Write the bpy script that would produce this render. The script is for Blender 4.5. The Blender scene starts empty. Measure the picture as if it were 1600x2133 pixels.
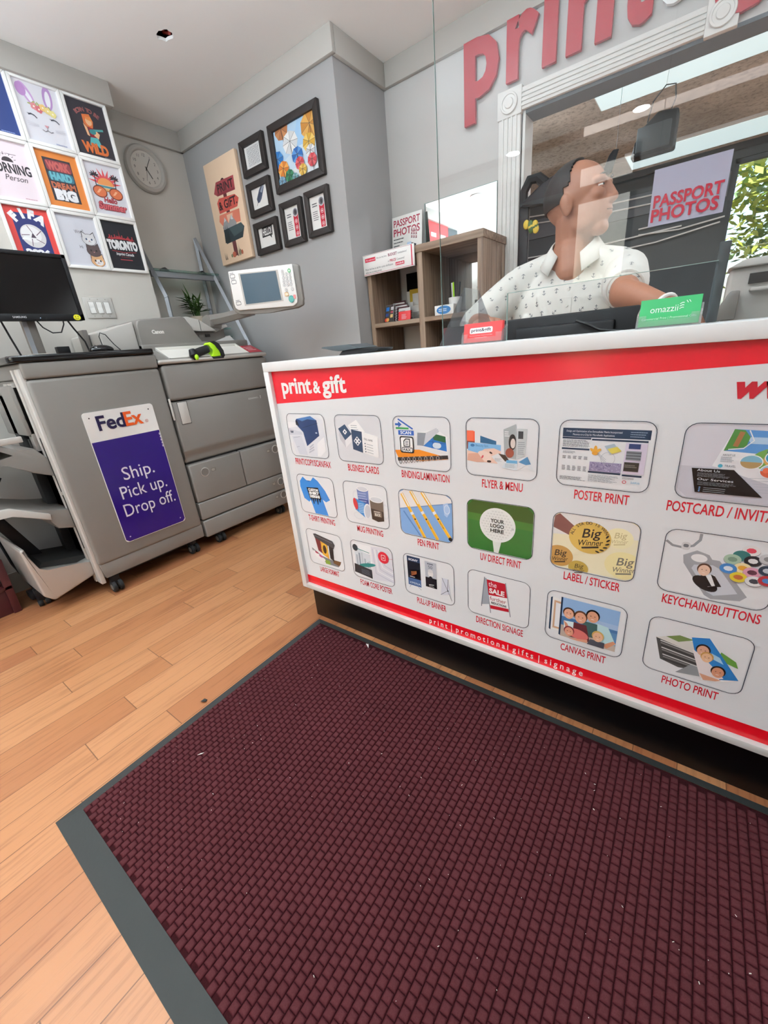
import bpy, bmesh, math, random
from mathutils import Vector, Matrix
random.seed(7)
SC = bpy.context.scene
COL = SC.collection

# ---------------------------------------------------------------- camera
RC = ((0.80723479, 0.58379981, -0.08688945),
      (0.15293023, -0.34906323, -0.92453621),
      (-0.57007397, 0.73302977, -0.37105663))      # rows: right, down, forward
FPX = 848.45
EYE = Vector((0, 0, 1.2))
cam = bpy.data.cameras.new('camera')
cam.sensor_fit = 'HORIZONTAL'
cam.sensor_width = 36
cam.lens = FPX * 36 / 1600
cam.clip_start = 0.02
cam_o = bpy.data.objects.new('camera', cam)
COL.objects.link(cam_o)
r, d, f = (Vector(v) for v in RC)
M = Matrix((r, -d, -f)).transposed().to_4x4()
M.translation = EYE
cam_o.matrix_world = M
SC.camera = cam_o
SC.view_settings.view_transform = 'Standard'
SC.view_settings.look = 'None'
SC.view_settings.gamma = 1
SC.view_settings.use_curve_mapping = False
SC.view_settings.exposure = 0.38
SC.cycles.use_denoising = True
SC.cycles.max_bounces = 8
SC.cycles.transparent_max_bounces = 12
SC.cycles.caustics_reflective = False
SC.cycles.caustics_refractive = False
SC.cycles.sample_clamp_indirect = 6

# ---------------------------------------------------------------- world and lights
WD = bpy.data.worlds.new('sky')
SC.world = WD
WD.use_nodes = True
nt = WD.node_tree
bg = nt.nodes['Background']
sky = nt.nodes.new('ShaderNodeTexSky')
sky.sky_type = 'NISHITA'
sky.sun_disc = False
sky.sun_elevation = math.radians(38)
sky.sun_rotation = math.radians(200)
sky.air_density = 1.0
sky.dust_density = 3.0
nt.links.new(sky.outputs[0], bg.inputs[0])
bg.inputs[1].default_value = 0.45

def area(name, loc, size, power, rot=(0, 0, 0), size_y=None, col=(1, 1, 1), portal=False, shape=None, spread=180):
    L = bpy.data.lights.new(name, 'AREA')
    L.energy = power
    L.color = col
    L.size = size
    L.shape = shape or ('RECTANGLE' if size_y else 'SQUARE')
    if size_y:
        L.size_y = size_y
    L.spread = math.radians(spread)
    if portal:
        L.cycles.is_portal = True
    o = bpy.data.objects.new(name, L)
    o.location = loc
    o.rotation_euler = rot
    COL.objects.link(o)
    return o
sun = bpy.data.lights.new('sun', 'SUN')
sun.energy = 6.5
sun.angle = math.radians(0.6)
sun.color = (0.88, 0.95, 1.0)
sun_o = bpy.data.objects.new('sun', sun)
sun_o.rotation_euler = (math.radians(17), 0, math.radians(-30))
sun_o.location = (0, 0, 6)
COL.objects.link(sun_o)
# daylight portals in the shop front and the rear window
area('portal_front', (-1.95, -2.62, 1.5), 2.5, 1, (math.radians(-90), 0, math.radians(180)), 2.4, portal=True)
area('portal_rear', (0.75, 6.78, 2.0), 1.5, 1, (math.radians(-90), 0, 0), 1.5, portal=True)
# the shop's ceiling downlights
POTS = [(-2.54, 0.0), (-1.76, -2.35), (-0.70, -2.35), (-2.50, 0.92), (-1.2, 2.1), (0.6, 2.2)]
for i, (x, y) in enumerate(POTS):
    area('downlight_lamp', (x, y, 2.825), 0.12, (5, 3, 3, 6, 3, 3)[i], (0, 0, 0), shape='DISK', col=(0.82, 0.92, 1.0))
# two uplights added out of view to brighten the ceiling
UPFILL = [(-1.55, -0.95, 2.0, 1.3), (-0.40, 0.72, 2.20, 0.8)]
for i, (x, y, z, hl_) in enumerate(UPFILL):
    area('fill_uplight_lamp', (x, y, z + 0.035), hl_ * 2, (158, 46)[i], (math.radians(180), 0, 0), 0.12, col=(0.75, 0.90, 1.0))
BACKFILL = [(-1.7, 3.7), (2.1, 3.7)]  # two hidden lamps added to brighten the back room
for x, y in BACKFILL:
    area('back_fill_lamp', (x, y, 2.82), 0.14, 75, (0, 0, 0), shape='DISK', col=(0.86, 0.94, 1.0))

# ---------------------------------------------------------------- helpers
def lin(h):
    h = h.lstrip('#')
    out = []
    for i in (0, 2, 4):
        c = int(h[i:i + 2], 16) / 255
        out.append(c / 12.92 if c <= 0.04045 else ((c + 0.055) / 1.055) ** 2.4)
    return out + [1.0]
MATS = {}
def new_mat(name):
    m = bpy.data.materials.new(name)
    m.use_nodes = True
    MATS[name] = m
    return m, m.node_tree, m.node_tree.nodes['Principled BSDF']
def P(name, hexc, rough=0.5, metal=0.0, var=0.06, scale=14.0, bump=0.0, bscale=200.0, coat=0.0, spec=0.5, emit=0.0):
    m, t, b = new_mat(name)
    c = lin(hexc)
    n = t.nodes.new('ShaderNodeTexNoise')
    n.inputs['Scale'].default_value = scale
    n.inputs['Detail'].default_value = 4
    geo = t.nodes.new('ShaderNodeNewGeometry')
    t.links.new(geo.outputs['Position'], n.inputs['Vector'])
    mx = t.nodes.new('ShaderNodeMix')
    mx.data_type = 'RGBA'
    mx.inputs[6].default_value = [v * (1 - var) for v in c[:3]] + [1]
    mx.inputs[7].default_value = [min(1, v * (1 + var)) for v in c[:3]] + [1]
    t.links.new(n.outputs[0], mx.inputs[0])
    t.links.new(mx.outputs[2], b.inputs['Base Color'])
    b.inputs['Roughness'].default_value = rough
    b.inputs['Metallic'].default_value = metal
    b.inputs['Specular IOR Level'].default_value = spec
    b.inputs['Coat Weight'].default_value = coat
    if emit:
        b.inputs['Emission Color'].default_value = c
        b.inputs['Emission Strength'].default_value = emit
    if bump:
        n2 = t.nodes.new('ShaderNodeTexNoise')
        n2.inputs['Scale'].default_value = bscale
        n2.inputs['Detail'].default_value = 3
        t.links.new(geo.outputs['Position'], n2.inputs['Vector'])
        bp = t.nodes.new('ShaderNodeBump')
        bp.inputs['Strength'].default_value = bump
        bp.inputs['Distance'].default_value = 0.003
        t.links.new(n2.outputs[0], bp.inputs['Height'])
        t.links.new(bp.outputs[0], b.inputs['Normal'])
    return m
def ink_mat(name, rough):
    m, t, b = new_mat(name)
    a = t.nodes.new('ShaderNodeAttribute')
    a.attribute_name = 'ink'
    t.links.new(a.outputs['Color'], b.inputs['Base Color'])
    b.inputs['Roughness'].default_value = rough
    return m
ink_mat('ink', 0.45)
ink_mat('ink_gloss', 0.16)
def clear_mat(name, tint=(1, 1, 1, 1), rough=0.0, ior=1.45, haze=0.0, hazecol=(1, 1, 1, 1), gain=1.0):
    m = bpy.data.materials.new(name)
    m.use_nodes = True
    MATS[name] = m
    t = m.node_tree
    t.nodes.remove(t.nodes['Principled BSDF'])
    out = t.nodes['Material Output']
    tr = t.nodes.new('ShaderNodeBsdfTransparent')
    tr.inputs[0].default_value = tint
    gl = t.nodes.new('ShaderNodeBsdfGlossy')
    gl.inputs['Roughness'].default_value = rough
    geo = t.nodes.new('ShaderNodeNewGeometry')
    dot = t.nodes.new('ShaderNodeVectorMath')
    dot.operation = 'DOT_PRODUCT'
    t.links.new(geo.outputs['Incoming'], dot.inputs[0])
    t.links.new(geo.outputs['Normal'], dot.inputs[1])
    prev = dot.outputs['Value']
    f0 = ((ior - 1) / (ior + 1)) ** 2
    for op, a_, swap in (('ABSOLUTE', None, 0), ('SUBTRACT', 1.0, 1), ('POWER', 5.0, 0), ('MULTIPLY', (1 - f0) * gain, 0), ('ADD', f0 * gain, 0)):
        q = t.nodes.new('ShaderNodeMath')
        q.operation = op
        t.links.new(prev, q.inputs[1 if swap else 0])
        if a_ is not None:
            q.inputs[0 if swap else 1].default_value = a_
        prev = q.outputs[0]
    mx = t.nodes.new('ShaderNodeMixShader')
    t.links.new(prev, mx.inputs[0])
    t.links.new(tr.outputs[0], mx.inputs[1])
    t.links.new(gl.outputs[0], mx.inputs[2])
    last = mx
    if haze:
        df = t.nodes.new('ShaderNodeBsdfDiffuse')
        df.inputs[0].default_value = hazecol
        m2 = t.nodes.new('ShaderNodeMixShader')
        m2.inputs[0].default_value = haze
        t.links.new(mx.outputs[0], m2.inputs[1])
        t.links.new(df.outputs[0], m2.inputs[2])
        last = m2
    t.links.new(last.outputs[0], out.inputs[0])
    return m

def at(ax, val, u, v):
    """pixel of the 1600x2133 photo -> world point on the plane ax = val"""
    q = Vector(((u - 800) / FPX, (v - 1066.5) / FPX, 1.0))
    ry = r * q.x + d * q.y + f * q.z
    i = 'XYZ'.index(ax)
    return EYE + ry * ((val - EYE[i]) / ry[i])

class MB:
    """collects shapes into one mesh"""
    def __init__(s):
        s.bm = bmesh.new()
        s.mats = []
        s.ink = s.bm.loops.layers.float_color.new('ink')
        s.xf = None
    def mi(s, m):
        if m not in s.mats:
            s.mats.append(m)
        return s.mats.index(m)
    def merge(s, t, m, xf=None, recalc=True):
        if recalc:
            bmesh.ops.recalc_face_normals(t, faces=t.faces)
        k = s.mi(m)
        X = xf or s.xf
        vs = {}
        for v in t.verts:
            vs[v] = s.bm.verts.new(X @ v.co if X else v.co)
        for f_ in t.faces:
            try:
                nf = s.bm.faces.new([vs[v] for v in f_.verts])
                nf.material_index = k
            except ValueError:
                pass
        t.free()
        return s
    def box(s, x0, x1, y0, y1, z0, z1, m, bev=0, seg=2, xf=None):
        t = bmesh.new()
        bmesh.ops.create_cube(t, size=1)
        for v in t.verts:
            v.co = Vector(((x0 + x1) / 2 + v.co.x * (x1 - x0), (y0 + y1) / 2 + v.co.y * (y1 - y0), (z0 + z1) / 2 + v.co.z * (z1 - z0)))
        if bev:
            bmesh.ops.bevel(t, geom=list(t.edges), offset=bev, segments=seg, affect='EDGES', profile=0.5)
        return s.merge(t, m, xf)
    def prism(s, pts, ax, a0, a1, m, bev=0, seg=2, xf=None):
        t = bmesh.new()
        def mk(p, a):
            return {'X': (a, p[0], p[1]), 'Y': (p[0], a, p[1]), 'Z': (p[0], p[1], a)}[ax]
        A = [t.verts.new(mk(p, a0)) for p in pts]
        B = [t.verts.new(mk(p, a1)) for p in pts]
        n = len(pts)
        t.faces.new(A)
        t.faces.new(B[::-1])
        for i in range(n):
            t.faces.new([A[i], B[i], B[(i + 1) % n], A[(i + 1) % n]])
        if bev:
            es = [e for e in t.edges if len(e.link_faces) == 2]
            bmesh.ops.bevel(t, geom=es, offset=bev, segments=seg, affect='EDGES', profile=0.5)
        return s.merge(t, m, xf)
    def quad(s, a, b, c, e, m, xf=None):
        t = bmesh.new()
        t.faces.new([t.verts.new(p) for p in (a, b, c, e)])
        return s.merge(t, m, xf, recalc=False)
    def tube(s, pts, rad, m, seg=8, xf=None, closed=False):
        pts = [Vector(p) for p in pts]
        n = len(pts)
        rs = rad if isinstance(rad, (list, tuple)) else [rad] * n
        t = bmesh.new()
        rings = []
        up = Vector((0, 0, 1))
        prev = None
        for i, p in enumerate(pts):
            if closed:
                tg = pts[(i + 1) % n] - pts[i - 1]
            else:
                tg = pts[min(i + 1, n - 1)] - pts[max(i - 1, 0)]
            tg.normalize()
            if prev is None:
                a = tg.cross(up)
                if a.length < 1e-3:
                    a = tg.cross(Vector((1, 0, 0)))
            else:
                a = prev - tg * prev.dot(tg)
            a.normalize()
            prev = a
            b = tg.cross(a)
            rings.append([t.verts.new(p + (a * math.cos(2 * math.pi * k / seg) + b * math.sin(2 * math.pi * k / seg)) * rs[i]) for k in range(seg)])
        for i in range(n if closed else n - 1):
            A, B = rings[i], rings[(i + 1) % n]
            for k in range(seg):
                t.faces.new([A[k], A[(k + 1) % seg], B[(k + 1) % seg], B[k]])
        if not closed:
            t.faces.new(rings[0][::-1])
            t.faces.new(rings[-1])
        return s.merge(t, m, xf)
    def lathe(s, prof, m, base=(0, 0, 0), axis='Z', seg=24, xf=None):
        t = bmesh.new()
        base = Vector(base)
        rings = []
        for (rr, h) in prof:
            ring = []
            for k in range(seg):
                c, q = math.cos(2 * math.pi * k / seg), math.sin(2 * math.pi * k / seg)
                p = {'Z': (rr * c, rr * q, h), 'X': (h, rr * c, rr * q), 'Y': (rr * c, h, rr * q)}[axis]
                ring.append(t.verts.new(base + Vector(p)))
            rings.append(ring)
        for A, B in zip(rings, rings[1:]):
            for k in range(seg):
                t.faces.new([A[k], A[(k + 1) % seg], B[(k + 1) % seg], B[k]])
        t.faces.new(rings[0][::-1])
        t.faces.new(rings[-1])
        return s.merge(t, m, xf)
    def ball(s, c, rad, m, xf=None, u=18, v=12, rot=None):
        t = bmesh.new()
        bmesh.ops.create_uvsphere(t, u_segments=u, v_segments=v, radius=1)
        rd = Vector((rad,) * 3 if not isinstance(rad, (tuple, list)) else rad)
        c = Vector(c)
        for q in t.verts:
            p = Vector((q.co.x * rd.x, q.co.y * rd.y, q.co.z * rd.z))
            if rot:
                p = rot @ p
            q.co = c + p
        return s.merge(t, m, xf)
    def build(s, name, parent=None, sharp=35, origin=None):
        me = bpy.data.meshes.new(name)
        s.bm.normal_update()
        vs = [v.co for v in s.bm.verts]
        if origin is None:
            lo = [min(v[i] for v in vs) for i in range(3)]
            hi = [max(v[i] for v in vs) for i in range(3)]
            origin = Vector(((lo[0] + hi[0]) / 2, (lo[1] + hi[1]) / 2, lo[2]))
        origin = Vector(origin)
        bmesh.ops.translate(s.bm, verts=s.bm.verts, vec=-origin)
        s.bm.to_mesh(me)
        s.bm.free()
        for m in s.mats:
            me.materials.append(MATS[m])
        if sharp is not None:
            for p_ in me.polygons:
                p_.use_smooth = True
            me.set_sharp_from_angle(angle=math.radians(sharp))
        o = bpy.data.objects.new(name, me)
        COL.objects.link(o)
        WPOS[o.name] = origin
        if parent:
            o.parent = parent
            o.location = origin - WPOS[parent.name]
        else:
            o.location = origin
        return o
WPOS = {}
def thing(name, label, cat, loc, group=None):
    o = bpy.data.objects.new(name, None)
    o.empty_display_size = 0.05
    o.location = loc
    COL.objects.link(o)
    WPOS[o.name] = Vector(loc)
    return tag(o, label, cat, group)
def tag(o, label, cat=None, group=None, kind=None):
    o['label'] = label
    if cat:
        o['category'] = cat
    if group:
        o['group'] = group
    if kind:
        o['kind'] = kind
    return o
def struct(name, mb, label=None):
    o = mb.build(name)
    o['kind'] = 'structure'
    if label:
        o['label'] = label
    return o

# text outlines from the built-in font, cached as triangles; cap height normalised to 1
TXT = {}
def glyphs(body, bold=0.0):
    k = (body, bold)
    if k not in TXT:
        cu = bpy.data.curves.new('lettering', 'FONT')
        cu.body = body
        cu.size = 1
        cu.offset = bold
        cu.resolution_u = 3
        o = bpy.data.objects.new('lettering', cu)
        me = o.to_mesh()
        V = [(v.co.x / 0.69, v.co.y / 0.69) for v in me.vertices]
        F = [tuple(p_.vertices) for p_ in me.polygons]
        o.to_mesh_clear()
        bpy.data.objects.remove(o)
        bpy.data.curves.remove(cu)
        TXT[k] = (V, F)
    return TXT[k]
class Art:
    """flat printing on a plane: origin O, right U, up V (unit vectors), metres"""
    def __init__(s, mb, O, U, V, mat='ink', step=0.00006, start=0.0003):
        s.mb, s.O, s.U, s.V = mb, Vector(O), Vector(U).normalized(), Vector(V).normalized()
        s.N = s.U.cross(s.V)
        s.h, s.step, s.mat = start, step, mat
        s.du = s.dv = 0.0
        s.k = 1.0
        s.win = None
    def frame(s, du, dv, k=1.0, win=None):
        s.du, s.dv, s.k, s.win = du, dv, k, win
        return s
    def p3(s, p):
        return s.O + s.U * (s.du + p[0] * s.k) + s.V * (s.dv + p[1] * s.k) + s.N * s.h
    def _faces(s, V, F, col):
        c = lin(col)
        k = s.mb.mi(s.mat)
        vs = [s.mb.bm.verts.new(s.p3(p)) for p in V]
        for f_ in F:
            try:
                nf = s.mb.bm.faces.new([vs[i] for i in f_])
            except ValueError:
                continue
            nf.normal_update()
            if nf.normal.dot(s.N) < 0:
                nf.normal_flip()
            nf.material_index = k
            for l in nf.loops:
                l[s.mb.ink] = c
        s.h += s.step
    def clip(s, pts):
        if not s.win:
            return pts
        x0, y0, x1, y1 = s.win
        for ax, lim, sg in ((0, x0, 1), (0, x1, -1), (1, y0, 1), (1, y1, -1)):
            out = []
            for i in range(len(pts)):
                a, b = pts[i - 1], pts[i]
                ia, ib = (a[ax] - lim) * sg >= 0, (b[ax] - lim) * sg >= 0
                if ia != ib:
                    t = (lim - a[ax]) / (b[ax] - a[ax])
                    out.append((a[0] + (b[0] - a[0]) * t, a[1] + (b[1] - a[1]) * t))
                if ib:
                    out.append(b)
            pts = out
            if not pts:
                return pts
        return pts
    def poly(s, pts, col):
        pts = s.clip([tuple(p) for p in pts])
        if len(pts) < 3:
            return s
        t = bmesh.new()
        vs = [t.verts.new((p[0], p[1], 0)) for p in pts]
        try:
            f_ = t.faces.new(vs)
            bmesh.ops.triangulate(t, faces=[f_])
        except ValueError:
            t.free()
            return s
        t.verts.index_update()
        V = [(v.co.x, v.co.y) for v in t.verts]
        F = [tuple(v.index for v in q.verts) for q in t.faces]
        t.free()
        s._faces(V, F, col)
        return s
    def rect(s, x0, y0, x1, y1, col):
        return s.poly([(x0, y0), (x1, y0), (x1, y1), (x0, y1)], col)
    def rr(s, x0, y0, x1, y1, rad, n=5):
        out = []
        for cx, cy, a0 in ((x1 - rad, y0 + rad, -90), (x1 - rad, y1 - rad, 0), (x0 + rad, y1 - rad, 90), (x0 + rad, y0 + rad, 180)):
            for i in range(n + 1):
                a = math.radians(a0 + 90 * i / n)
                out.append((cx + rad * math.cos(a), cy + rad * math.sin(a)))
        return out
    def rrect(s, x0, y0, x1, y1, rad, col):
        return s.poly(s.rr(x0, y0, x1, y1, rad), col)
    def ell(s, cx, cy, rx, ry, col, n=22, rot=0, a0=0, a1=360):
        c, q = math.cos(math.radians(rot)), math.sin(math.radians(rot))
        pts = []
        full = abs(a1 - a0) >= 360
        for i in range(n if full else n + 1):
            a = math.radians(a0 + (a1 - a0) * i / n)
            x, y = rx * math.cos(a), ry * math.sin(a)
            pts.append((cx + x * c - y * q, cy + x * q + y * c))
        return s.poly(pts, col)
    def line(s, pts, w, col, closed=False):
        n = len(pts)
        L, R_ = [], []
        for i in range(n):
            a = pts[i - 1] if (closed or i) else pts[0]
            b = pts[(i + 1) % n] if (closed or i < n - 1) else pts[-1]
            dx, dy = b[0] - a[0], b[1] - a[1]
            m = math.hypot(dx, dy) or 1
            nx, ny = -dy / m * w / 2, dx / m * w / 2
            L.append((pts[i][0] + nx, pts[i][1] + ny))
            R_.append((pts[i][0] - nx, pts[i][1] - ny))
        V = L + R_
        F = [(i, (i + 1) % n, n + (i + 1) % n, n + i) for i in range(n if closed else n - 1)]
        s._faces(V, F, col)
        return s
    def ring(s, cx, cy, rx, ry, w, col, n=26):
        return s.line([(cx + rx * math.cos(2 * math.pi * i / n), cy + ry * math.sin(2 * math.pi * i / n)) for i in range(n)], w, col, True)
    def txt(s, body, x, y, h, col, al='L', bold=0.0, w=None, shear=0.0, rot=0.0):
        V, F = glyphs(body, bold)
        if not V:
            return s
        x0, x1 = min(v[0] for v in V), max(v[0] for v in V)
        sx = (w / (x1 - x0)) if w else h
        W = (x1 - x0) * sx
        ox = {'L': 0, 'C': -W / 2, 'R': -W}[al]
        c, q = math.cos(math.radians(rot)), math.sin(math.radians(rot))
        P2 = []
        for a, b in V:
            px, py = (a - x0) * sx + ox + b * h * shear, b * h
            P2.append((x + px * c - py * q, y + px * q + py * c))
        s._faces(P2, F, col)
        return s
    def arc(s, body, cx, cy, rad, a0, a1, h, col, bold=0.0, w=None):
        n = len(body)
        for i, ch in enumerate(body):
            if ch == ' ':
                continue
            a = a0 + (a1 - a0) * (i / max(1, n - 1))
            q = math.radians(a)
            s.txt(ch, cx + rad * math.cos(q), cy + rad * math.sin(q), h, col, 'C', bold, w, 0, a - 90)
        return s
    def gibber(s, x0, y0, x1, y1, rows, col, fill=0.5, seed=1):
        """rows of unreadably small print, drawn as broken strokes"""
        rd = random.Random(seed)
        dy = (y1 - y0) / rows
        for i in range(rows):
            x = x0
            yy = y1 - dy * (i + 0.5)
            e = x0 + (x1 - x0) * rd.uniform(0.75, 1)
            while x < e:
                w = rd.uniform(0.05, 0.16) * (x1 - x0)
                s.rect(x, yy - dy * fill / 2, min(e, x + w), yy + dy * fill / 2, col)
                s.h -= s.step
                x += w + 0.015 * (x1 - x0)
        s.h += s.step
        return s
# ---------------------------------------------------------------- materials
P('ceiling_paint', '#f2efeb', 0.9, var=0.02, scale=3)
P('wall_cream', '#cac5bd', 0.85, var=0.02, scale=3, bump=0.05)
P('wall_grey', '#a7a6a5', 0.85, var=0.02, scale=3, bump=0.05)
P('trim_grey', '#b8b4ad', 0.7, var=0.02)
P('wall_white', '#c3c1be', 0.85, var=0.02, scale=3)
P('dark_void', '#2a2422', 0.9)
P('casing_white', '#dedcd8', 0.5, var=0.02)
P('slate', '#5c6166', 0.7, var=0.08, scale=4)
P('slate_dark', '#3a4144', 0.6, var=0.12, scale=5)
P('baseboard_paint', '#a9a39a', 0.6)
P('backroom_wall', '#9a9690', 0.9, var=0.05)
P('brick_red', '#8a4a40', 0.9, var=0.25, scale=30)
P('pavement', '#c8c9cb', 0.95, var=0.1)
P('plastic_grey', '#7b7671', 0.42, var=0.02)
P('plastic_light', '#bdb9b3', 0.4, var=0.02)
P('plastic_dark', '#6f6963', 0.5, var=0.03)
P('seam', '#1c1a19', 0.7)
P('silver_plastic', '#b9b4ae', 0.28, metal=0.35, var=0.02)
P('black_plastic', '#131316', 0.5, var=0.05, spec=0.3)
P('black_gloss', '#0c0c0e', 0.12, var=0.02)
P('black_rubber', '#121213', 0.7)
P('black_kick', '#040405', 0.35, var=0.2, scale=6, spec=0.25)
P('rubber_grey', '#282b2a', 0.75, var=0.12, scale=9, bump=0.15, bscale=120)
P('aluminium', '#8b8d91', 0.45, metal=0.35, var=0.03)
P('counter_white', '#e6e8e8', 0.38, var=0.02, scale=5)
P('counter_edge', '#c9c9c6', 0.5, var=0.03)
P('panel_white', '#e4e7ea', 0.22, var=0.01, scale=2)
P('frame_white', '#f0eeea', 0.45, var=0.02)
P('frame_black', '#2c2624', 0.55, var=0.2, scale=40)
P('paper_white', '#f0efec', 0.6, var=0.02)
P('canvas_cream', '#f0d2b4', 0.7, var=0.02)
P('maroon_paint', '#4a1a1e', 0.45, var=0.15, scale=9)
P('leaf_dark', '#3c5a22', 0.5, var=0.25, scale=30)
P('terracotta', '#c4b6a2', 0.6)
P('red_letter', '#a8172a', 0.45, var=0.02)
P('white_letter', '#e9e9e9', 0.45, var=0.02)
P('red_card', '#e23a3c', 0.5, var=0.02)
P('green_card', '#2fa660', 0.5, var=0.02)
P('lime', '#b4ee1c', 0.4)
P('skin', '#a06c54', 0.5, var=0.08, scale=20)
P('hair', '#211b18', 0.7, var=0.2, scale=120)
P('tray_white', '#dedad2', 0.4, var=0.02)
P('red_label', '#b32638', 0.45, var=0.05)
P('led_panel', '#d6eef2', 0.5, var=0.0, emit=0.58)
P('lamp_glow', '#f2f6ff', 0.5, var=0.0, emit=12.0)
P('wire_red', '#a5443c', 0.5)
P('wire_grey', '#6e6e72', 0.5)
P('wire_black', '#141416', 0.5)
P('cable_white', '#d8d8d6', 0.5)
P('bark', '#6b5540', 0.9, var=0.2)
P('screen_teal', '#4d5f6c', 0.12, var=0.06, scale=3)
P('glass_edge', '#8fa6a0', 0.1, var=0.02)
P('yellow_paper', '#d8b840', 0.6)
P('smiley', '#e8e02c', 0.4)
clear_mat('plexi', (0.985, 0.99, 0.99, 1), 0.0, 1.37, haze=0.005)
clear_mat('acrylic', (0.93, 0.95, 0.95, 1), 0.02, 1.49, haze=0.10, hazecol=(0.9, 0.92, 0.92, 1))
clear_mat('smoke_acrylic', (0.62, 0.63, 0.65, 1), 0.02, 1.5, haze=0.05)
clear_mat('pane', (0.93, 0.96, 0.96, 1), 0.0, 1.5)
clear_mat('shelf_glass', (0.72, 0.84, 0.80, 1), 0.0, 1.5, haze=0.12, hazecol=(0.45, 0.6, 0.57, 1))
clear_mat('film', (0.80, 0.80, 0.90, 1), 0.1, 1.5, haze=0.38, hazecol=(0.78, 0.78, 0.92, 1))
m, t, b = new_mat('mirror')
b.inputs['Base Color'].default_value = (0.74, 0.76, 0.75, 1)
b.inputs['Metallic'].default_value = 1
b.inputs['Roughness'].default_value = 0.015

def N(t, kind, **kw):
    n = t.nodes.new(kind)
    for k, v in kw.items():
        setattr(n, k, v)
    return n
def MA(t, op, a, b=None, c=None):
    n = N(t, 'ShaderNodeMath', operation=op)
    for i, v in enumerate((a, b, c)):
        if v is None:
            continue
        if hasattr(v, 'links'):
            t.links.new(v, n.inputs[i])
        else:
            n.inputs[i].default_value = v
    return n.outputs[0]
def ramp(t, fac, stops):
    n = N(t, 'ShaderNodeValToRGB')
    e = n.color_ramp.elements
    while len(e) < len(stops):
        e.new(0.5)
    for q, (p_, c) in zip(e, stops):
        q.position = p_
        q.color = lin(c)
    t.links.new(fac, n.inputs[0])
    return n.outputs[0]
# strip flooring: boards along Y, random end joints and tints
m, t, b = new_mat('floor_boards')
geo = N(t, 'ShaderNodeNewGeometry')
sep = N(t, 'ShaderNodeSeparateXYZ')
t.links.new(geo.outputs['Position'], sep.inputs[0])
X = MA(t, 'DIVIDE', MA(t, 'ADD', sep.outputs[0], 5.003), 0.1115)
row = MA(t, 'FLOOR', X)
wn = N(t, 'ShaderNodeTexWhiteNoise', noise_dimensions='1D')
t.links.new(row, wn.inputs['W'])
Y = MA(t, 'DIVIDE', MA(t, 'ADD', sep.outputs[1], MA(t, 'MULTIPLY', wn.outputs['Value'], 6.0)), 0.85)
brd = MA(t, 'FLOOR', Y)
wn2 = N(t, 'ShaderNodeTexWhiteNoise', noise_dimensions='2D')
cmb = N(t, 'ShaderNodeCombineXYZ')
t.links.new(row, cmb.inputs[0])
t.links.new(brd, cmb.inputs[1])
t.links.new(cmb.outputs[0], wn2.inputs['Vector'])
fx = MA(t, 'SUBTRACT', X, row)
fy = MA(t, 'SUBTRACT', Y, brd)
gap = MA(t, 'MAXIMUM', MA(t, 'GREATER_THAN', MA(t, 'ABSOLUTE', MA(t, 'SUBTRACT', fx, 0.5)), 0.4885), MA(t, 'GREATER_THAN', MA(t, 'ABSOLUTE', MA(t, 'SUBTRACT', fy, 0.5)), 0.4982))
vec = N(t, 'ShaderNodeCombineXYZ')
t.links.new(MA(t, 'ADD', MA(t, 'MULTIPLY', sep.outputs[0], 60.0), MA(t, 'MULTIPLY', wn2.outputs['Value'], 50)), vec.inputs[0])
t.links.new(MA(t, 'MULTIPLY', sep.outputs[1], 3.0), vec.inputs[1])
gr = N(t, 'ShaderNodeTexNoise')
gr.inputs['Scale'].default_value = 1.0
gr.inputs['Detail'].default_value = 6
gr.inputs['Roughness'].default_value = 0.65
t.links.new(vec.outputs[0], gr.inputs['Vector'])
base = ramp(t, wn2.outputs['Value'], [(0.0, '#98603f'), (0.35, '#a16b46'), (0.7, '#a9744d'), (1.0, '#b27e57')])
grain = ramp(t, gr.outputs[0], [(0.32, '#8a5530'), (0.5, '#ffffff'), (0.75, '#fff4e6')])
mx = N(t, 'ShaderNodeMix', data_type='RGBA', blend_type='MULTIPLY')
mx.inputs[0].default_value = 0.42
t.links.new(base, mx.inputs[6])
t.links.new(grain, mx.inputs[7])
m2 = N(t, 'ShaderNodeMix', data_type='RGBA')
t.links.new(MA(t, 'MULTIPLY', gap, 0.75), m2.inputs[0])
t.links.new(mx.outputs[2], m2.inputs[6])
m2.inputs[7].default_value = lin('#4d2f1c')
t.links.new(m2.outputs[2], b.inputs['Base Color'])
b.inputs['Roughness'].default_value = 0.38
bp = N(t, 'ShaderNodeBump')
bp.inputs['Strength'].default_value = 0.25
bp.inputs['Distance'].default_value = 0.002
t.links.new(MA(t, 'SUBTRACT', MA(t, 'MULTIPLY', gr.outputs[0], 0.2), gap), bp.inputs['Height'])
t.links.new(bp.outputs[0], b.inputs['Normal'])
# rough cast concrete of the back room ceiling
m, t, b = new_mat('concrete')
geo = N(t, 'ShaderNodeNewGeometry')
n1 = N(t, 'ShaderNodeTexNoise')
n1.inputs['Scale'].default_value = 26
n1.inputs['Detail'].default_value = 8
n1.inputs['Roughness'].default_value = 0.75
t.links.new(geo.outputs['Position'], n1.inputs['Vector'])
n2 = N(t, 'ShaderNodeTexNoise')
n2.inputs['Scale'].default_value = 1.6
t.links.new(geo.outputs['Position'], n2.inputs['Vector'])
c1 = ramp(t, n1.outputs[0], [(0.34, '#9c968a'), (0.5, '#dad3c6'), (0.7, '#e8e2d5')])
c2 = ramp(t, n2.outputs[0], [(0.3, '#b8b3aa'), (0.7, '#ffffff')])
mx = N(t, 'ShaderNodeMix', data_type='RGBA', blend_type='MULTIPLY')
mx.inputs[0].default_value = 1
t.links.new(c1, mx.inputs[6])
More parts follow.
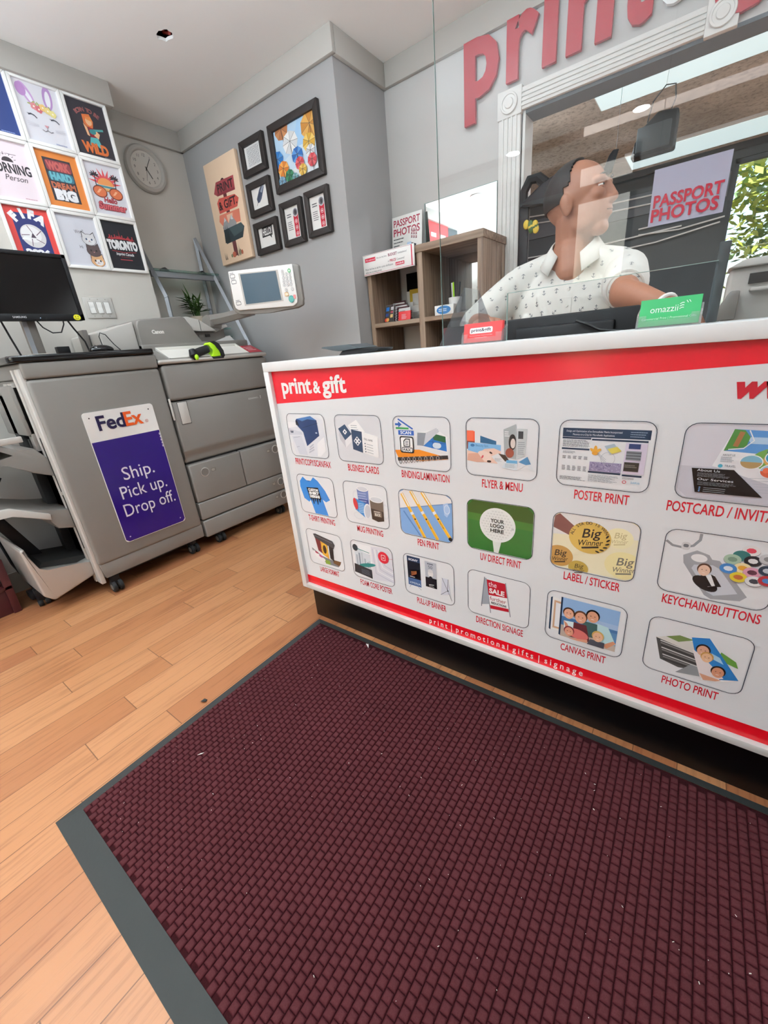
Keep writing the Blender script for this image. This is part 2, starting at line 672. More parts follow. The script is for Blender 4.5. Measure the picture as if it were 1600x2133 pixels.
t.links.new(c2, mx.inputs[7])
t.links.new(mx.outputs[2], b.inputs['Base Color'])
b.inputs['Roughness'].default_value = 0.95
# wood grain laminate, long grain along Z or X
def laminate(name, axis, cols):
    m, t, b = new_mat(name)
    geo = N(t, 'ShaderNodeNewGeometry')
    mp = N(t, 'ShaderNodeMapping')
    sc = [55, 55, 55]
    sc[axis] = 2.2
    mp.inputs['Scale'].default_value = sc
    t.links.new(geo.outputs['Position'], mp.inputs[0])
    n = N(t, 'ShaderNodeTexNoise')
    n.inputs['Scale'].default_value = 1
    n.inputs['Detail'].default_value = 5
    t.links.new(mp.outputs[0], n.inputs['Vector'])
    t.links.new(ramp(t, n.outputs[0], [(0.3, cols[0]), (0.52, cols[1]), (0.72, cols[2])]), b.inputs['Base Color'])
    b.inputs['Roughness'].default_value = 0.55
laminate('wood_upright', 2, ('#6a5546', '#8a735f', '#9c8571'))
laminate('wood_shelf', 0, ('#6a5546', '#8a735f', '#a08a76'))
laminate('wood_inner', 2, ('#4a382d', '#6b5444', '#7d6654'))
# brick building across the street
m, t, b = new_mat('brick_wall')
geo = N(t, 'ShaderNodeNewGeometry')
mp = N(t, 'ShaderNodeMapping')
mp.inputs['Rotation'].default_value = (math.radians(90), 0, 0)
t.links.new(geo.outputs['Position'], mp.inputs[0])
bt = N(t, 'ShaderNodeTexBrick')
bt.inputs['Color1'].default_value = lin('#8b4a40')
bt.inputs['Color2'].default_value = lin('#a0604f')
bt.inputs['Mortar'].default_value = lin('#b8a89c')
bt.inputs['Scale'].default_value = 4.0
t.links.new(mp.outputs[0], bt.inputs['Vector'])
t.links.new(bt.outputs[0], b.inputs['Base Color'])
# carpet of the entrance mat
m, t, b = new_mat('mat_carpet')
geo = N(t, 'ShaderNodeNewGeometry')
n1 = N(t, 'ShaderNodeTexNoise')
n1.inputs['Scale'].default_value = 420
n1.inputs['Detail'].default_value = 3
t.links.new(geo.outputs['Position'], n1.inputs['Vector'])
sep = N(t, 'ShaderNodeSeparateXYZ')
t.links.new(geo.outputs['Position'], sep.inputs[0])
n3 = N(t, 'ShaderNodeTexNoise')
n3.inputs['Scale'].default_value = 5
t.links.new(geo.outputs['Position'], n3.inputs['Vector'])
hgt = MA(t, 'MULTIPLY_ADD', MA(t, 'SUBTRACT', sep.outputs[2], 0.006), 190.0, MA(t, 'MULTIPLY', MA(t, 'SUBTRACT', n1.outputs[0], 0.5), 0.5))
cc = ramp(t, hgt, [(0.0, '#2a080d'), (0.5, '#40141a'), (1.0, '#4f292c')])
mx = N(t, 'ShaderNodeMix', data_type='RGBA', blend_type='MULTIPLY')
mx.inputs[0].default_value = 0.3
t.links.new(cc, mx.inputs[6])
t.links.new(ramp(t, n3.outputs[0], [(0.3, '#c8b8b8'), (0.7, '#ffffff')]), mx.inputs[7])
t.links.new(mx.outputs[2], b.inputs['Base Color'])
b.inputs['Roughness'].default_value = 0.95
b.inputs['Specular IOR Level'].default_value = 0.15
bp = N(t, 'ShaderNodeBump')
bp.inputs['Strength'].default_value = 0.5
bp.inputs['Distance'].default_value = 0.002
t.links.new(n1.outputs[0], bp.inputs['Height'])
t.links.new(bp.outputs[0], b.inputs['Normal'])

# ---------------------------------------------------------------- the room
XL, XR2, XP, YG, YB, ZC = -3.209, -3.488, -1.909, 2.373, 2.867, 2.85
YOPEN = 2.99
XE = 2.6
def slab(name, x0, x1, y0, y1, z0, z1, m, label=None):
    return struct(name, MB().box(x0, x1, y0, y1, z0, z1, m), label)
slab('floor', -3.9, XE + 0.2, -2.8, 6.9, -0.08, 0, 'floor_boards', 'honey coloured strip wood floor')
# ceiling with a torn hole where a downlight was taken out
HX, HY = -2.578, 1.803
hole = []
rd = random.Random(3)
for i in range(18):
    a = 2 * math.pi * i / 18
    k = 0.040 * (1 + rd.uniform(-0.14, 0.16))
    hole.append((HX + k * 1.15 * math.cos(a), HY + k * 0.95 * math.sin(a)))
mb = MB()
tb = bmesh.new()
outer = [tb.verts.new((x, y, ZC)) for x, y in ((-3.9, -2.4), (XE, -2.4), (XE, YB + 0.05), (-3.9, YB + 0.05))]
inner = [tb.verts.new((x, y, ZC)) for x, y in hole]
es = [tb.edges.new((a, b_)) for a, b_ in zip(outer, outer[1:] + outer[:1])]
es += [tb.edges.new((a, b_)) for a, b_ in zip(inner, inner[1:] + inner[:1])]
bmesh.ops.triangle_fill(tb, edges=es, use_beauty=True)
mb.merge(tb, 'ceiling_paint', recalc=False)
for (x, y), (x2, y2) in zip(hole, hole[1:] + hole[:1]):
    mb.quad((x, y, ZC), (x2, y2, ZC), (x2, y2, ZC + 0.014), (x, y, ZC + 0.014), 'ceiling_paint')
mb.box(HX - 0.15, HX + 0.15, HY - 0.15, HY + 0.15, ZC + 0.10, ZC + 0.12, 'dark_void')
for sx, sy in ((1, 0), (-1, 0), (0, 1), (0, -1)):
    mb.box(HX + (0.15 * sx if sx else -0.15) - 0.005, HX + (0.15 * sx if sx else 0.15) + 0.005, HY + (0.15 * sy if sy else -0.15) - 0.005, HY + (0.15 * sy if sy else 0.15) + 0.005, ZC + 0.001, ZC + 0.11, 'dark_void')
struct('ceiling', mb, 'off white plaster ceiling with a torn hole')
slab('ceiling_rear', -2.3, XE, YOPEN - 0.06, 6.8, ZC, ZC + 0.08, 'concrete', 'rough concrete ceiling of the back room')
mb = MB()
mb.box(-3.9, XL, -2.8, 1.716, 0, ZC, 'wall_cream')
mb.box(-3.9, XR2, 1.716, YG, 0, ZC, 'wall_cream')
struct('wall_left', mb, 'cream left wall stepping back behind the clock')
mb = MB()
mb.box(-3.9, XP, YG, YB + 0.12, 0, ZC, 'wall_grey')
struct('wall_back', mb, 'grey wall block carrying the framed pictures')
mb = MB()
ZO = 2.345
mb.box(XP, -1.0, YB, YOPEN, 0, ZC, 'wall_white')
mb.box(-1.0, XE, YB, YOPEN, ZO, ZC, 'wall_white')
struct('wall_rear', mb, 'grey white wall above and beside the wide opening')
# cornice boards
for n, q in enumerate([(XL, XL + 0.038, -2.8, 1.75), (XL - 0.279, XL, 1.716, 1.75), (XR2, XR2 + 0.03, 1.75, YG), (XR2, XP + 0.028, YG - 0.028, YG), (XP, XP + 0.028, YG, YB), (XP + 0.028, XE, YB - 0.028, YB)]):
    mb = MB().box(q[0], q[1], q[2], q[3], 2.728, ZC, 'trim_grey', bev=0.004)
    struct('trim_%d' % (n + 1), mb, 'grey painted cornice board')
slab('baseboard_left', XL, XL + 0.018, -2.8, 1.716, 0, 0.13, 'baseboard_paint')
# fluted casing with corner rosettes round the opening
mb = MB()
def flutes(x0, x1, z0, z1, vert):
    mb.box(x0, x1, YB - 0.022, YB, z0, z1, 'casing_white', bev=0.003)
    for k in range(4):
        if vert:
            c = x0 + (x1 - x0) * (0.2 + 0.2 * k)
            mb.box(c - 0.006, c + 0.006, YB - 0.028, YB - 0.02, z0, z1, 'casing_white', bev=0.003)
        else:
            c = z0 + (z1 - z0) * (0.2 + 0.2 * k)
            mb.box(x0, x1, YB - 0.028, YB - 0.02, c - 0.006, c + 0.006, 'casing_white', bev=0.003)
flutes(-1.13, -1.005, 0, ZO, True)
flutes(-1.005, -0.205, ZO, ZO + 0.095, False)
for x0, x1 in ((-1.136, -1.0), (-0.205, -0.09)):
    xm, zm = (x0 + x1) / 2, ZO + 0.045
    mb.box(x0, x1, YB - 0.03, YB, ZO - 0.015, ZO + 0.108, 'casing_white', bev=0.003)
    mb.lathe([(0.048, -0.036), (0.046, -0.040), (0.038, -0.040), (0.036, -0.034), (0.026, -0.034), (0.022, -0.042), (0.0005, -0.044)], 'casing_white', (xm, YB, zm), 'Y', 28)
struct('trim_7', mb, 'white fluted casing with round rosettes')
mb = MB()
mb.box(-1.005, -0.985, YB, YOPEN + 0.01, 0, ZO, 'casing_white')
mb.box(-0.985, XE, YB, YOPEN + 0.01, ZO - 0.015, ZO, 'slate')  # slate underside of the lintel: shade put into the colour
struct('trim_8', mb, 'jamb and lintel lining of the opening, its underside shade in the colour')
# back room
mb = MB()
mb.box(-2.8, -2.3, YOPEN, 6.8, 0, ZC, 'backroom_wall')
struct('wall_rear_left', mb)
mb = MB()
WX0, WX1, WZ0, WZ1 = -0.02, 1.6, 1.2, 2.72
mb.box(-2.3, WX0, 6.6, 6.75, 0, ZC, 'slate_dark')
mb.box(WX1, XE, 6.6, 6.75, 0, ZC, 'slate_dark')
mb.box(WX0, WX1, 6.6, 6.75, 0, WZ0, 'slate')
mb.box(WX0, WX1, 6.6, 6.75, WZ1, ZC, 'slate_dark')
mb.box(-2.3, WX0 - 0.02, 6.57, 6.6, 2.40, 2.62, 'slate', bev=0.004)
mb.box(-2.3, XE, 6.56, 6.6, 2.79, ZC, 'seam', bev=0.004)
struct('wall_far', mb, 'dark slate far wall of the back room')
mb = MB()
for x in (WX0 + 0.02, 0.52, WX1 - 0.02):
    mb.box(x - 0.02, x + 0.02, 6.62, 6.68, WZ0, WZ1, 'slate_dark')
for z in (WZ0 + 0.02, WZ1 - 0.02):
    mb.box(WX0, WX1, 6.62, 6.68, z - 0.02, z + 0.02, 'slate_dark')
mb.box(WX0, WX1, 6.645, 6.65, WZ0, WZ1, 'pane')
struct('window_2', mb, 'rear window looking on sunlit leaves')
slab('wall_right', XE, XE + 0.2, -2.8, 6.8, 0, ZC, 'wall_white')
# shop front behind the photographer
mb = MB()
FX0, FX1, FZ0, FZ1, FY = -3.15, -0.70, 0.30, 2.70, -2.6
mb.box(-3.9, FX0, FY - 0.2, FY, 0, ZC, 'wall_cream')
mb.box(FX1, XE, FY - 0.2, FY, 0, ZC, 'wall_cream')
mb.box(FX0, FX1, FY - 0.2, FY, 0, FZ0, 'wall_cream')
mb.box(FX0, FX1, FY - 0.2, FY, FZ1, ZC, 'wall_cream')
struct('wall_front', mb)
mb = MB()
for x in (FX0 + 0.03, -1.9, FX1 - 0.03):
    mb.box(x - 0.03, x + 0.03, FY - 0.13, FY - 0.06, FZ0, FZ1, 'seam')
for z in (FZ0 + 0.03, FZ1 - 0.03):
    mb.box(FX0, FX1, FY - 0.13, FY - 0.06, z - 0.03, z + 0.03, 'seam')
mb.box(FX0, FX1, FY - 0.10, FY - 0.094, FZ0, FZ1, 'pane')
struct('window_1', mb, 'shop window towards the street')
slab('wall_sun_block', -3.9, XE + 0.2, -2.8, 4.2, 3.05, 9.0, 'backroom_wall', 'upper storeys of the building, added unseen to cut the sun')  # block added above the ceiling to shape the sun and stop leaks
# ---------------------------------------------------------------- service counter
YC, YP, ZT, ZB = 1.065, 1.0812, 1.1895, 0.197
CX0, CX1 = -1.351, 1.35
t_ = thing('service_counter', 'white front counter covered with red headed panel of product pictures', 'counter', ((CX0 + CX1) / 2, 1.3, 0))
mb = MB().box(CX0 + 0.004, CX1, YP + 0.004, 1.42, ZB + 0.002, ZT - 0.034, 'counter_white')
mb.build('body', t_)
MB().box(CX0, CX1, YC, 1.44, ZT - 0.034, ZT, 'counter_white', bev=0.002).build('worktop', t_)
MB().box(CX0 + 0.05, CX1, 1.42, 1.80, 0.80, 0.83, 'counter_white', bev=0.002).build('rear_desk', t_)
MB().box(CX0, CX0 + 0.028, YC, YP + 0.02, ZB, ZT - 0.034, 'counter_white', bev=0.001).build('stile', t_)
MB().box(CX0 + 0.028, CX1, YC, YP + 0.02, ZB, ZB + 0.022, 'counter_edge', bev=0.001).build('bottom_rail', t_)
MB().box(-1.353, CX1, 1.122, 1.40, 0.0, ZB + 0.002, 'black_kick', bev=0.002).build('kick_board', t_)
MB().box(CX0 + 0.06, CX0 + 0.09, 1.44, 1.78, 0.0, 0.80, 'counter_white').build('desk_support', t_)

mb = MB().box(CX0 + 0.028, CX1 - 0.01, YP, YP + 0.003, ZB + 0.022, ZT - 0.034, 'panel_white')
A = Art(mb, (0, YP, 0), (1, 0, 0), (0, 0, 1), 'ink_gloss')
RED = '#d9202e'
def pl(u, v):
    p = at('Y', YP, u, v)
    return (p.x, p.z)
hl = pl(575, 841)[1]
s_ = (pl(1600, 757)[1] - hl) / (pl(1600, 757)[0] + 1.32)
A.poly([(CX0 + 0.028, hl), (0.45, hl + s_ * 1.77), (CX1 - 0.011, hl + s_ * 1.77), (CX1 - 0.011, ZT - 0.0345), (CX0 + 0.028, ZT - 0.0345)], RED)
zf = pl(640, 1196)[1]
A.rect(CX0 + 0.028, ZB + 0.0225, CX1 - 0.011, zf + 0.002, '#d4101f')
panel = mb.build('graphic_panel', t_)
panel['label'] = 'white printed panel with red header and footer bands'
def letters(name, fn, parent, mat='ink_gloss', O=(0, YP, 0), U=(1, 0, 0), V=(0, 0, 1), start=0.0012, label=None):
    m_ = MB()
    a_ = Art(m_, O, U, V, mat, start=start)
    fn(a_)
    o_ = m_.build(name, parent, sharp=None)
    if label:
        o_['label'] = label
    return o_
b0 = pl(602, 819)
hw, hx = pl(718, 785)[0] - b0[0] + 0.036, b0[0] - 0.034
hh_ = pl(700, 782)[1] - b0[1]
def head(a):
    a.txt('print', hx, b0[1], hh_, '#f4f4f4', bold=0.03, w=hw * 0.49)
    a.txt('&', hx + hw * 0.515, b0[1], hh_ * 0.72, '#f4f4f4', bold=0.03, w=hw * 0.115)
    a.txt('gift', hx + hw * 0.655, b0[1], hh_, '#f4f4f4', bold=0.03, w=hw * 0.345)
letters('header_lettering', head, panel, label='white print&gift wordmark')
w0 = pl(1518, 827)
letters('web_lettering', lambda a: a.txt('www.', w0[0], w0[1], 0.040, '#b8202e', bold=0.05, w=0.150, shear=0.25), panel, label='dark red slanted web address')
f0 = pl(895, 1294)
f1 = pl(1214, 1405)
letters('footer_lettering', lambda a: a.txt('p r i n t  |  p r o m o t i o n a l  g i f t s  |  s i g n a g e', f0[0], ZB + 0.034, 0.022, '#f6dede', bold=0.012, w=f1[0] - f0[0]), panel, label='white footer slogan')

TX0, TPX, TW, TH = -1.282, 0.2558, 0.2066, 0.1690
ROWZ = (0.9989, 0.7536, 0.5072)
K = TH / 100
INK = '#20242c'
def face(a, x, y, s, skin='#d8a488', hair='#2c211c'):
    a.ell(x, y + 0.25 * s, 0.95 * s, 1.05 * s, hair)
    a.ell(x, y, 0.78 * s, s, skin)
    a.ell(x - 0.28 * s, y + 0.12 * s, 0.1 * s, 0.06 * s, '#2a1c18', 8)
    a.ell(x + 0.28 * s, y + 0.12 * s, 0.1 * s, 0.06 * s, '#2a1c18', 8)
    a.ell(x, y - 0.42 * s, 0.24 * s, 0.06 * s, '#efd9cf', 10)
def t1(a):
    a.poly([(2, 74), (40, 88), (78, 96), (116, 88), (118, 40), (86, 4), (14, 4)], '#e3e5ec')
    a.poly([(2, 80), (28, 80), (32, 70), (0, 66)], '#f2f3f6')
    a.poly([(0, 66), (44, 58), (46, 52), (2, 50)], '#cfd2dc')
    a.poly([(6, 60), (18, 60), (16, 55), (8, 55)], '#5b606c')
    a.poly([(10, 47), (42, 50), (54, 4), (26, 4)], '#d5d8e2')
    a.line([(14, 44), (36, 47)], 0.8, '#8e93a2')
    a.line([(20, 22), (30, 24)], 0.8, '#8e93a2')
    a.poly([(30, 84), (34, 88), (80, 95), (98, 86), (100, 52), (56, 26), (50, 58), (34, 72)], '#263a63')
    a.poly([(34, 88), (80, 95), (98, 86), (70, 88), (52, 83)], '#4c74a8')
    a.poly([(30, 84), (36, 84), (40, 72), (30, 74)], '#141a2a')
    a.line([(50, 68), (100, 80)], 0.8, '#17233f')
    a.ell(92, 58, 3, 1.4, '#c9d4e8')
    for k in range(3):
        a.poly([(60 + 2 * k, 10 + 6 * k), (78, 18 + 6 * k), (78, 21 + 6 * k), (60 + 2 * k, 13 + 6 * k)], '#b9bdca')
    a.poly([(90, 34), (114, 50), (116, 20), (96, 4), (86, 4)], '#f4f5f8')
def t2(a):
    a.rrect(1, 1, 121, 99, 14, '#dedfe3')
    a.poly([(36, 78), (60, 90), (80, 66), (52, 56)], '#f7f7f7')
    a.gibber(44, 64, 64, 80, 4, '#9aa0a8', 0.3, 4)
    a.poly([(8, 70), (28, 80), (44, 60), (24, 46)], '#33445c')
    a.poly([(8, 70), (24, 46), (24, 30), (10, 48)], '#c6c5cc')
    a.poly([(24, 46), (44, 60), (42, 44), (24, 30)], '#efeff2')
    a.ell(26, 64, 6, 6, '#f1f2f4', 4)
    a.ell(26, 64, 2.6, 2.6, '#33445c', 4)
    a.poly([(44, 70), (72, 66), (70, 22), (44, 28)], '#33445c')
    a.poly([(72, 66), (112, 58), (110, 14), (70, 22)], '#f8f8f8')
    a.ell(58, 46, 10, 10, '#f1f2f4', 4)
    for q, w in ((58, 51), (58, 41), (53, 46), (63, 46)):
        a.ell(q, w, 2.6, 2.6, '#33445c', 4)
    a.txt('FULL NAME', 76, 50, 4, '#3c4654', w=22, rot=-9)
    for k in range(4):
        a.ell(78, 42 - 5.6 * k, 1.6, 1.6, '#5a6472', 8)
        a.line([(82, 41.4 - 5.6 * k), (98, 38.6 - 5.6 * k)], 0.9, '#9aa2ac')
def t3(a):
    a.line([(12, 94), (44, 76)], 3, '#3a5fa8')
    a.poly([(5, 86), (12, 86), (12, 90), (20, 84), (12, 78), (12, 82), (5, 82)], '#3a5fa8')
    a.rect(6, 75, 35, 78.5, '#3d8f4c')
    a.rrect(11, 64, 46, 73, 1, '#3a5fa8')
    a.txt('SCAN', 28, 66, 5.6, '#f2f4f8', 'C', 0.03, w=24)
    a.poly([(54, 70), (94, 78), (116, 64), (116, 36), (52, 46)], '#f4f6f7')
    a.poly([(70, 70), (112, 64), (114, 38), (62, 46)], '#2f6fb4')
    a.poly([(86, 70), (112, 65), (112, 54), (88, 58)], '#2c5a3a')
    a.ell(94, 48, 9, 6, '#dbe9f4', 12)
    a.line([(62, 56), (113, 52)], 0.7, '#1c3f6e')
    a.line([(88, 68), (84, 42)], 0.7, '#1c3f6e')
    a.poly([(54, 70), (72, 70), (98, 78), (66, 46), (52, 46)], '#83868c')
    a.poly([(72, 70), (94, 80), (100, 74), (66, 46)], '#c9ccd2')
    a.poly([(0, 34), (56, 38), (110, 28), (116, 24), (60, 16), (8, 18)], '#e0852a')
    a.line([(6, 16), (116, 28)], 7, '#2c2a2c')
    for k in range(15):
        a.ring(12 + 6.4 * k, 13.5 + 0.9 * k, 2.6, 6.4 - 0.22 * k, 1.3, '#a29a96' if k % 2 else '#4a4644', 12)
    a.rrect(14, 30, 45, 62, 4, '#22262a')
    a.rrect(16.4, 32.4, 42.6, 59.6, 3, '#f7f8f8')
    a.poly([(22, 42), (22, 53), (27, 58), (37, 58), (37, 42)], '#22262a')
    a.poly([(24, 44), (24, 52), (28, 56), (35, 56), (35, 44)], '#f7f8f8')
    for k in range(3):
        a.rect(26, 46 + 3 * k, 33, 47.2 + 3 * k, '#22262a')
    a.rrect(18, 31, 42, 41, 2, '#22262a')
    a.rrect(19.4, 32.4, 40.6, 39.6, 1, '#f7f8f8')
    a.txt('FAX', 30, 33.6, 4.8, '#22262a', 'C', 0.03, w=17)
def t4(a):
    a.rect(0, 60, 16, 77, '#e2553a')
    a.rect(0, 46, 16, 60, '#7a3b30')
    a.rect(0, 60, 14, 78, '#e8694c')
    a.poly([(26, 70), (54, 62), (54, 56), (26, 58)], '#2d5f84')
    a.poly([(4, 58), (62, 56), (62, 24), (2, 26)], '#7eb2dc')
    a.txt('Beauty Spa', 18, 51.5, 3.6, '#3d6f9e', w=22)
    a.ell(12, 53, 4, 2.6, '#3d6f9e', 9)
    a.poly([(2, 26), (2, 44), (22, 40), (34, 48), (50, 50), (62, 46), (62, 24)], '#ecc8b8')
    a.ell(34, 36, 13, 8, '#f2d7ca', rot=-20)
    a.ell(45, 42, 3, 1.6, '#3b2c2a', 10, rot=-30)
    a.ell(30, 34, 3.6, 1.6, '#c0525a', 10, rot=60)
    a.ell(42, 27, 4, 2, '#3b2c2a', 10)
    a.poly([(2, 26), (20, 24), (34, 25), (22, 40), (4, 38)], '#d8a590')
    a.poly([(66, 82), (86, 91), (88, 34), (68, 36)], '#a7abac')
    a.poly([(88, 84), (104, 84), (102, 40), (88, 34)], '#c4c8c9')
    a.poly([(90, 80), (98, 80), (98, 68), (90, 68)], '#3b3d40')
    a.gibber(90, 42, 102, 64, 7, '#8d9296', 0.4, 9)
    a.ell(81, 62, 6, 13, '#2a2726')
    a.ell(82, 60, 4, 8, '#ddd2cb')
    a.ell(77, 44, 7, 8, '#8e4a3c')
    a.gibber(68, 70, 76, 80, 3, '#e9eced', 0.5, 3)
    a.poly([(46, 36), (58, 42), (78, 28), (64, 18)], '#e6e8ea')
    a.poly([(58, 42), (70, 40), (76, 32), (70, 29)], '#42372f')
    a.gibber(52, 28, 64, 34, 5, '#a2a8ad', 0.4, 5)
    a.poly([(64, 18), (72, 30), (90, 30), (90, 16)], '#dfe9f0')
    a.rect(72, 27, 90, 32, '#6fa9cf')
    a.poly([(90, 16), (92, 30), (106, 40), (118, 16), (104, 26)], '#e4e8ec')
    a.poly([(92, 30), (106, 40), (112, 28), (104, 26)], '#4d7fa6')
    a.gibber(70, 19, 88, 26, 4, '#a2a8ad', 0.4, 6)
def t5(a):
    a.rect(5, 75, 116, 88, '#22344a')
    a.txt('Design and Optimization of an Extracellular Matrix Incorporated', 46, 82.4, 2.6, '#e6ebf0', 'C', w=72)
    a.txt('Placenta-on-a-Chip for Microfluidic Applications', 46, 77.6, 2.6, '#e6ebf0', 'C', w=54)
    a.gibber(92, 77, 112, 86, 3, '#8fa0b0', 0.3, 2)
    for x0, x1, z in ((5, 44, 72), (45, 114, 71), (5, 43, 56), (44, 86, 23), (88, 112, 22)):
        a.rect(x0, z, x1, z + 2.6, '#22344a')
    a.gibber(6, 60, 43, 71, 7, '#6a7078', 0.45, 11)
    a.gibber(7, 50, 26, 54, 3, '#6a7078', 0.4, 12)
    for k in range(5):
        a.gibber(7 + 7.4 * k, 42, 12 + 7.4 * k, 47, 3, '#55585e', 0.5, 20 + k)
        a.gibber(7 + 7.4 * k, 24, 12 + 7.4 * k, 32, 4, '#6a6d74', 0.5, 30 + k)
    a.gibber(5, 9, 43, 15, 4, '#55585e', 0.4, 13)
    a.rect(88, 26, 114, 70, '#d9cfe2')
    a.rect(45, 26, 86, 40, '#8e84a0')
    for k in range(60):
        q = random.Random(k)
        a.ell(46 + 39 * q.random(), 27 + 12 * q.random(), 0.9, 0.7, '#5f5678' if k % 2 else '#b9b0c6', 5)
        a.h -= a.step
    a.ell(51, 58, 2.4, 6, '#e0a340')
    a.ell(47, 57, 2, 4, '#e0a340', rot=50)
    a.ell(55, 57, 2, 4, '#e0a340', rot=-50)
    a.ell(51, 53, 4.4, 3, '#d9983a')
    a.poly([(62, 64), (74, 68), (82, 58), (70, 52)], '#a9b8c4')
    a.poly([(66, 60), (78, 64), (84, 58), (72, 53)], '#d8c65c')
    a.ring(68, 46, 9, 9, 0.4, '#9aa0a8')
    for k in range(3):
        a.line([(54, 54 - k), (66, 44 - 3 * k)], 0.4, '#9aa0a8')
    a.rect(92, 62, 106, 69, '#2c3a63')
    a.rect(90, 46, 108, 59, '#7d7f84')
    for z in (48, 52, 56):
        a.rect(90, z, 108, z + 1, '#2f3034')
    a.rect(89, 30, 107, 43, '#34322f')
    a.gibber(90, 35, 106, 40, 2, '#7a746c', 0.5, 14)
    a.gibber(45, 10, 84, 21, 7, '#7a8088', 0.35, 15)
    a.ring(92, 14, 2.2, 2.2, 0.8, '#c03a44', 12)
    a.txt('SickKids', 100, 12.6, 3, '#3a9ac0', w=11)
    a.gibber(89, 18, 106, 21, 2, '#55585e', 0.4, 16)
def t6(a):
    a.rrect(1, 1, 121, 99, 14, '#d6d4dc')
    a.poly([(1, 14), (1, 44), (121, 46), (121, 14), (107, 1), (15, 1)], '#c6c4cd')
    a.poly([(48, 93), (121, 90), (121, 44), (108, 22), (34, 46)], '#f0f0f3')
    a.poly([(48, 93), (121, 90), (121, 62), (42, 66)], '#5b8fc8')
    a.poly([(60, 84), (121, 84), (121, 76), (66, 76)], '#b4cfe8')
    a.ell(100, 58, 30, 16, '#6f9c4e')
    a.ell(104, 58, 24, 12, '#cf9d5a')
    a.poly([(48, 93), (58, 92), (64, 84), (62, 72), (42, 66)], '#4d7f3e')
    a.line([(56, 90), (52, 72)], 5, '#9a6b44')
    a.line([(46, 68), (60, 70), (68, 80), (62, 92)], 1.2, '#f2f4f6')
    for x, h_ in ((82, 14), (90, 12), (98, 11), (106, 9)):
        a.rect(x, 66, x + 5, 66 + h_, '#2a5a86')
    for cx, cy, c1, c2 in ((70, 54, '#7fb0c4', '#a98a5c'), (92, 61, '#3d97b8', '#3d97b8'), (90, 44, '#a8c8de', '#c2563c'), (110, 50, '#4a7ab0', '#a2693e')):
        a.ell(cx, cy, 11, 9, '#f4f6f8')
        a.ell(cx, cy, 10, 8, c1)
        a.ell(cx, cy, 10, 8, c2, a0=180, a1=360)
    a.txt('TRAVELING', 92, 60, 2.4, '#e6f4fa', 'C', w=15)
    a.ell(85, 45, 3, 3.4, '#d8694c')
    a.ell(95, 45, 3, 3.4, '#d8694c')
    a.txt('ABOUT US', 42, 60, 2.4, '#444b55', w=12)
    a.gibber(41, 52, 54, 59, 4, '#8d939b', 0.4, 3)
    a.ell(42, 47, 2.4, 2.4, '#4aa0b8', 10)
    a.txt('TRAVEL', 46, 46, 2.8, '#4a5560', w=11)
    for k in range(6):
        a.line([(72 + 2 * k, 34 - 3.4 * k), (121, 38 - 4 * k)], 0.4, '#aab0b8')
    a.poly([(14, 42), (56, 43), (88, 11), (22, 10)], '#16171a')
    a.txt('About Us', 20, 38.4, 3, '#d9dadd', w=23)
    a.gibber(21, 31, 55, 37, 4, '#77797e', 0.35, 4)
    a.txt('Our Services', 22, 26.6, 3, '#d9dadd', w=36)
    a.gibber(23, 20, 62, 25, 3, '#77797e', 0.35, 5)
    for k in range(3):
        a.ell(26, 17 - 2.4 * k, 1, 1, '#5f86b4', 8)
        a.line([(30, 17 - 2.4 * k), (52, 17 - 2.4 * k)], 0.6, '#8d9096')
def t7(a):
    a.poly([(22, 94), (34, 86), (48, 86), (58, 96), (72, 88), (92, 66), (104, 44), (90, 37), (80, 42), (92, 2), (48, 2), (38, 36), (32, 30), (16, 38), (8, 68), (10, 82)], '#3f86cf')
    a.poly([(34, 86), (40, 83), (48, 86), (44, 84)], '#2f6db2')
    a.line([(38, 38), (34, 56)], 1, '#2f6db2')
    a.line([(80, 42), (76, 60)], 1, '#2f6db2')
    X_ = ((30, 68), (70, 71), (76, 42), (36, 40))
    a.poly(X_, '#1b1d22')
    for k, x in enumerate((42, 48, 55, 62, 70)):
        a.poly([(x - 3, 43), (x + 3, 43), (x + 1, 34 - 7 * (k % 2)), (x - 1, 34 - 7 * (k % 2))], '#1b1d22')
    for k, w in enumerate(('CUSTOM', 'SHIRT', 'DESIGNS')):
        a.txt(w, 52 + 1.4 * k, 60.4 - 8.2 * k, 6, '#f6f6f6', 'C', 0.07, w=34, rot=2)
def mug(a, x, y, w, h, body, rim='#f4f4f6', side=1):
    a.ring(x + side * w * 0.62, y + h * 0.5, w * 0.26, h * 0.32, w * 0.1, '#e2e4e8', 16)
    a.poly([(x - w / 2, y + h), (x + w / 2, y + h), (x + w * 0.46, y + 2), (x, y - 2), (x - w * 0.46, y + 2)], body)
    a.ell(x, y + h, w / 2, w * 0.2, rim)
    a.ell(x, y + h, w * 0.43, w * 0.15, '#d2d4da')
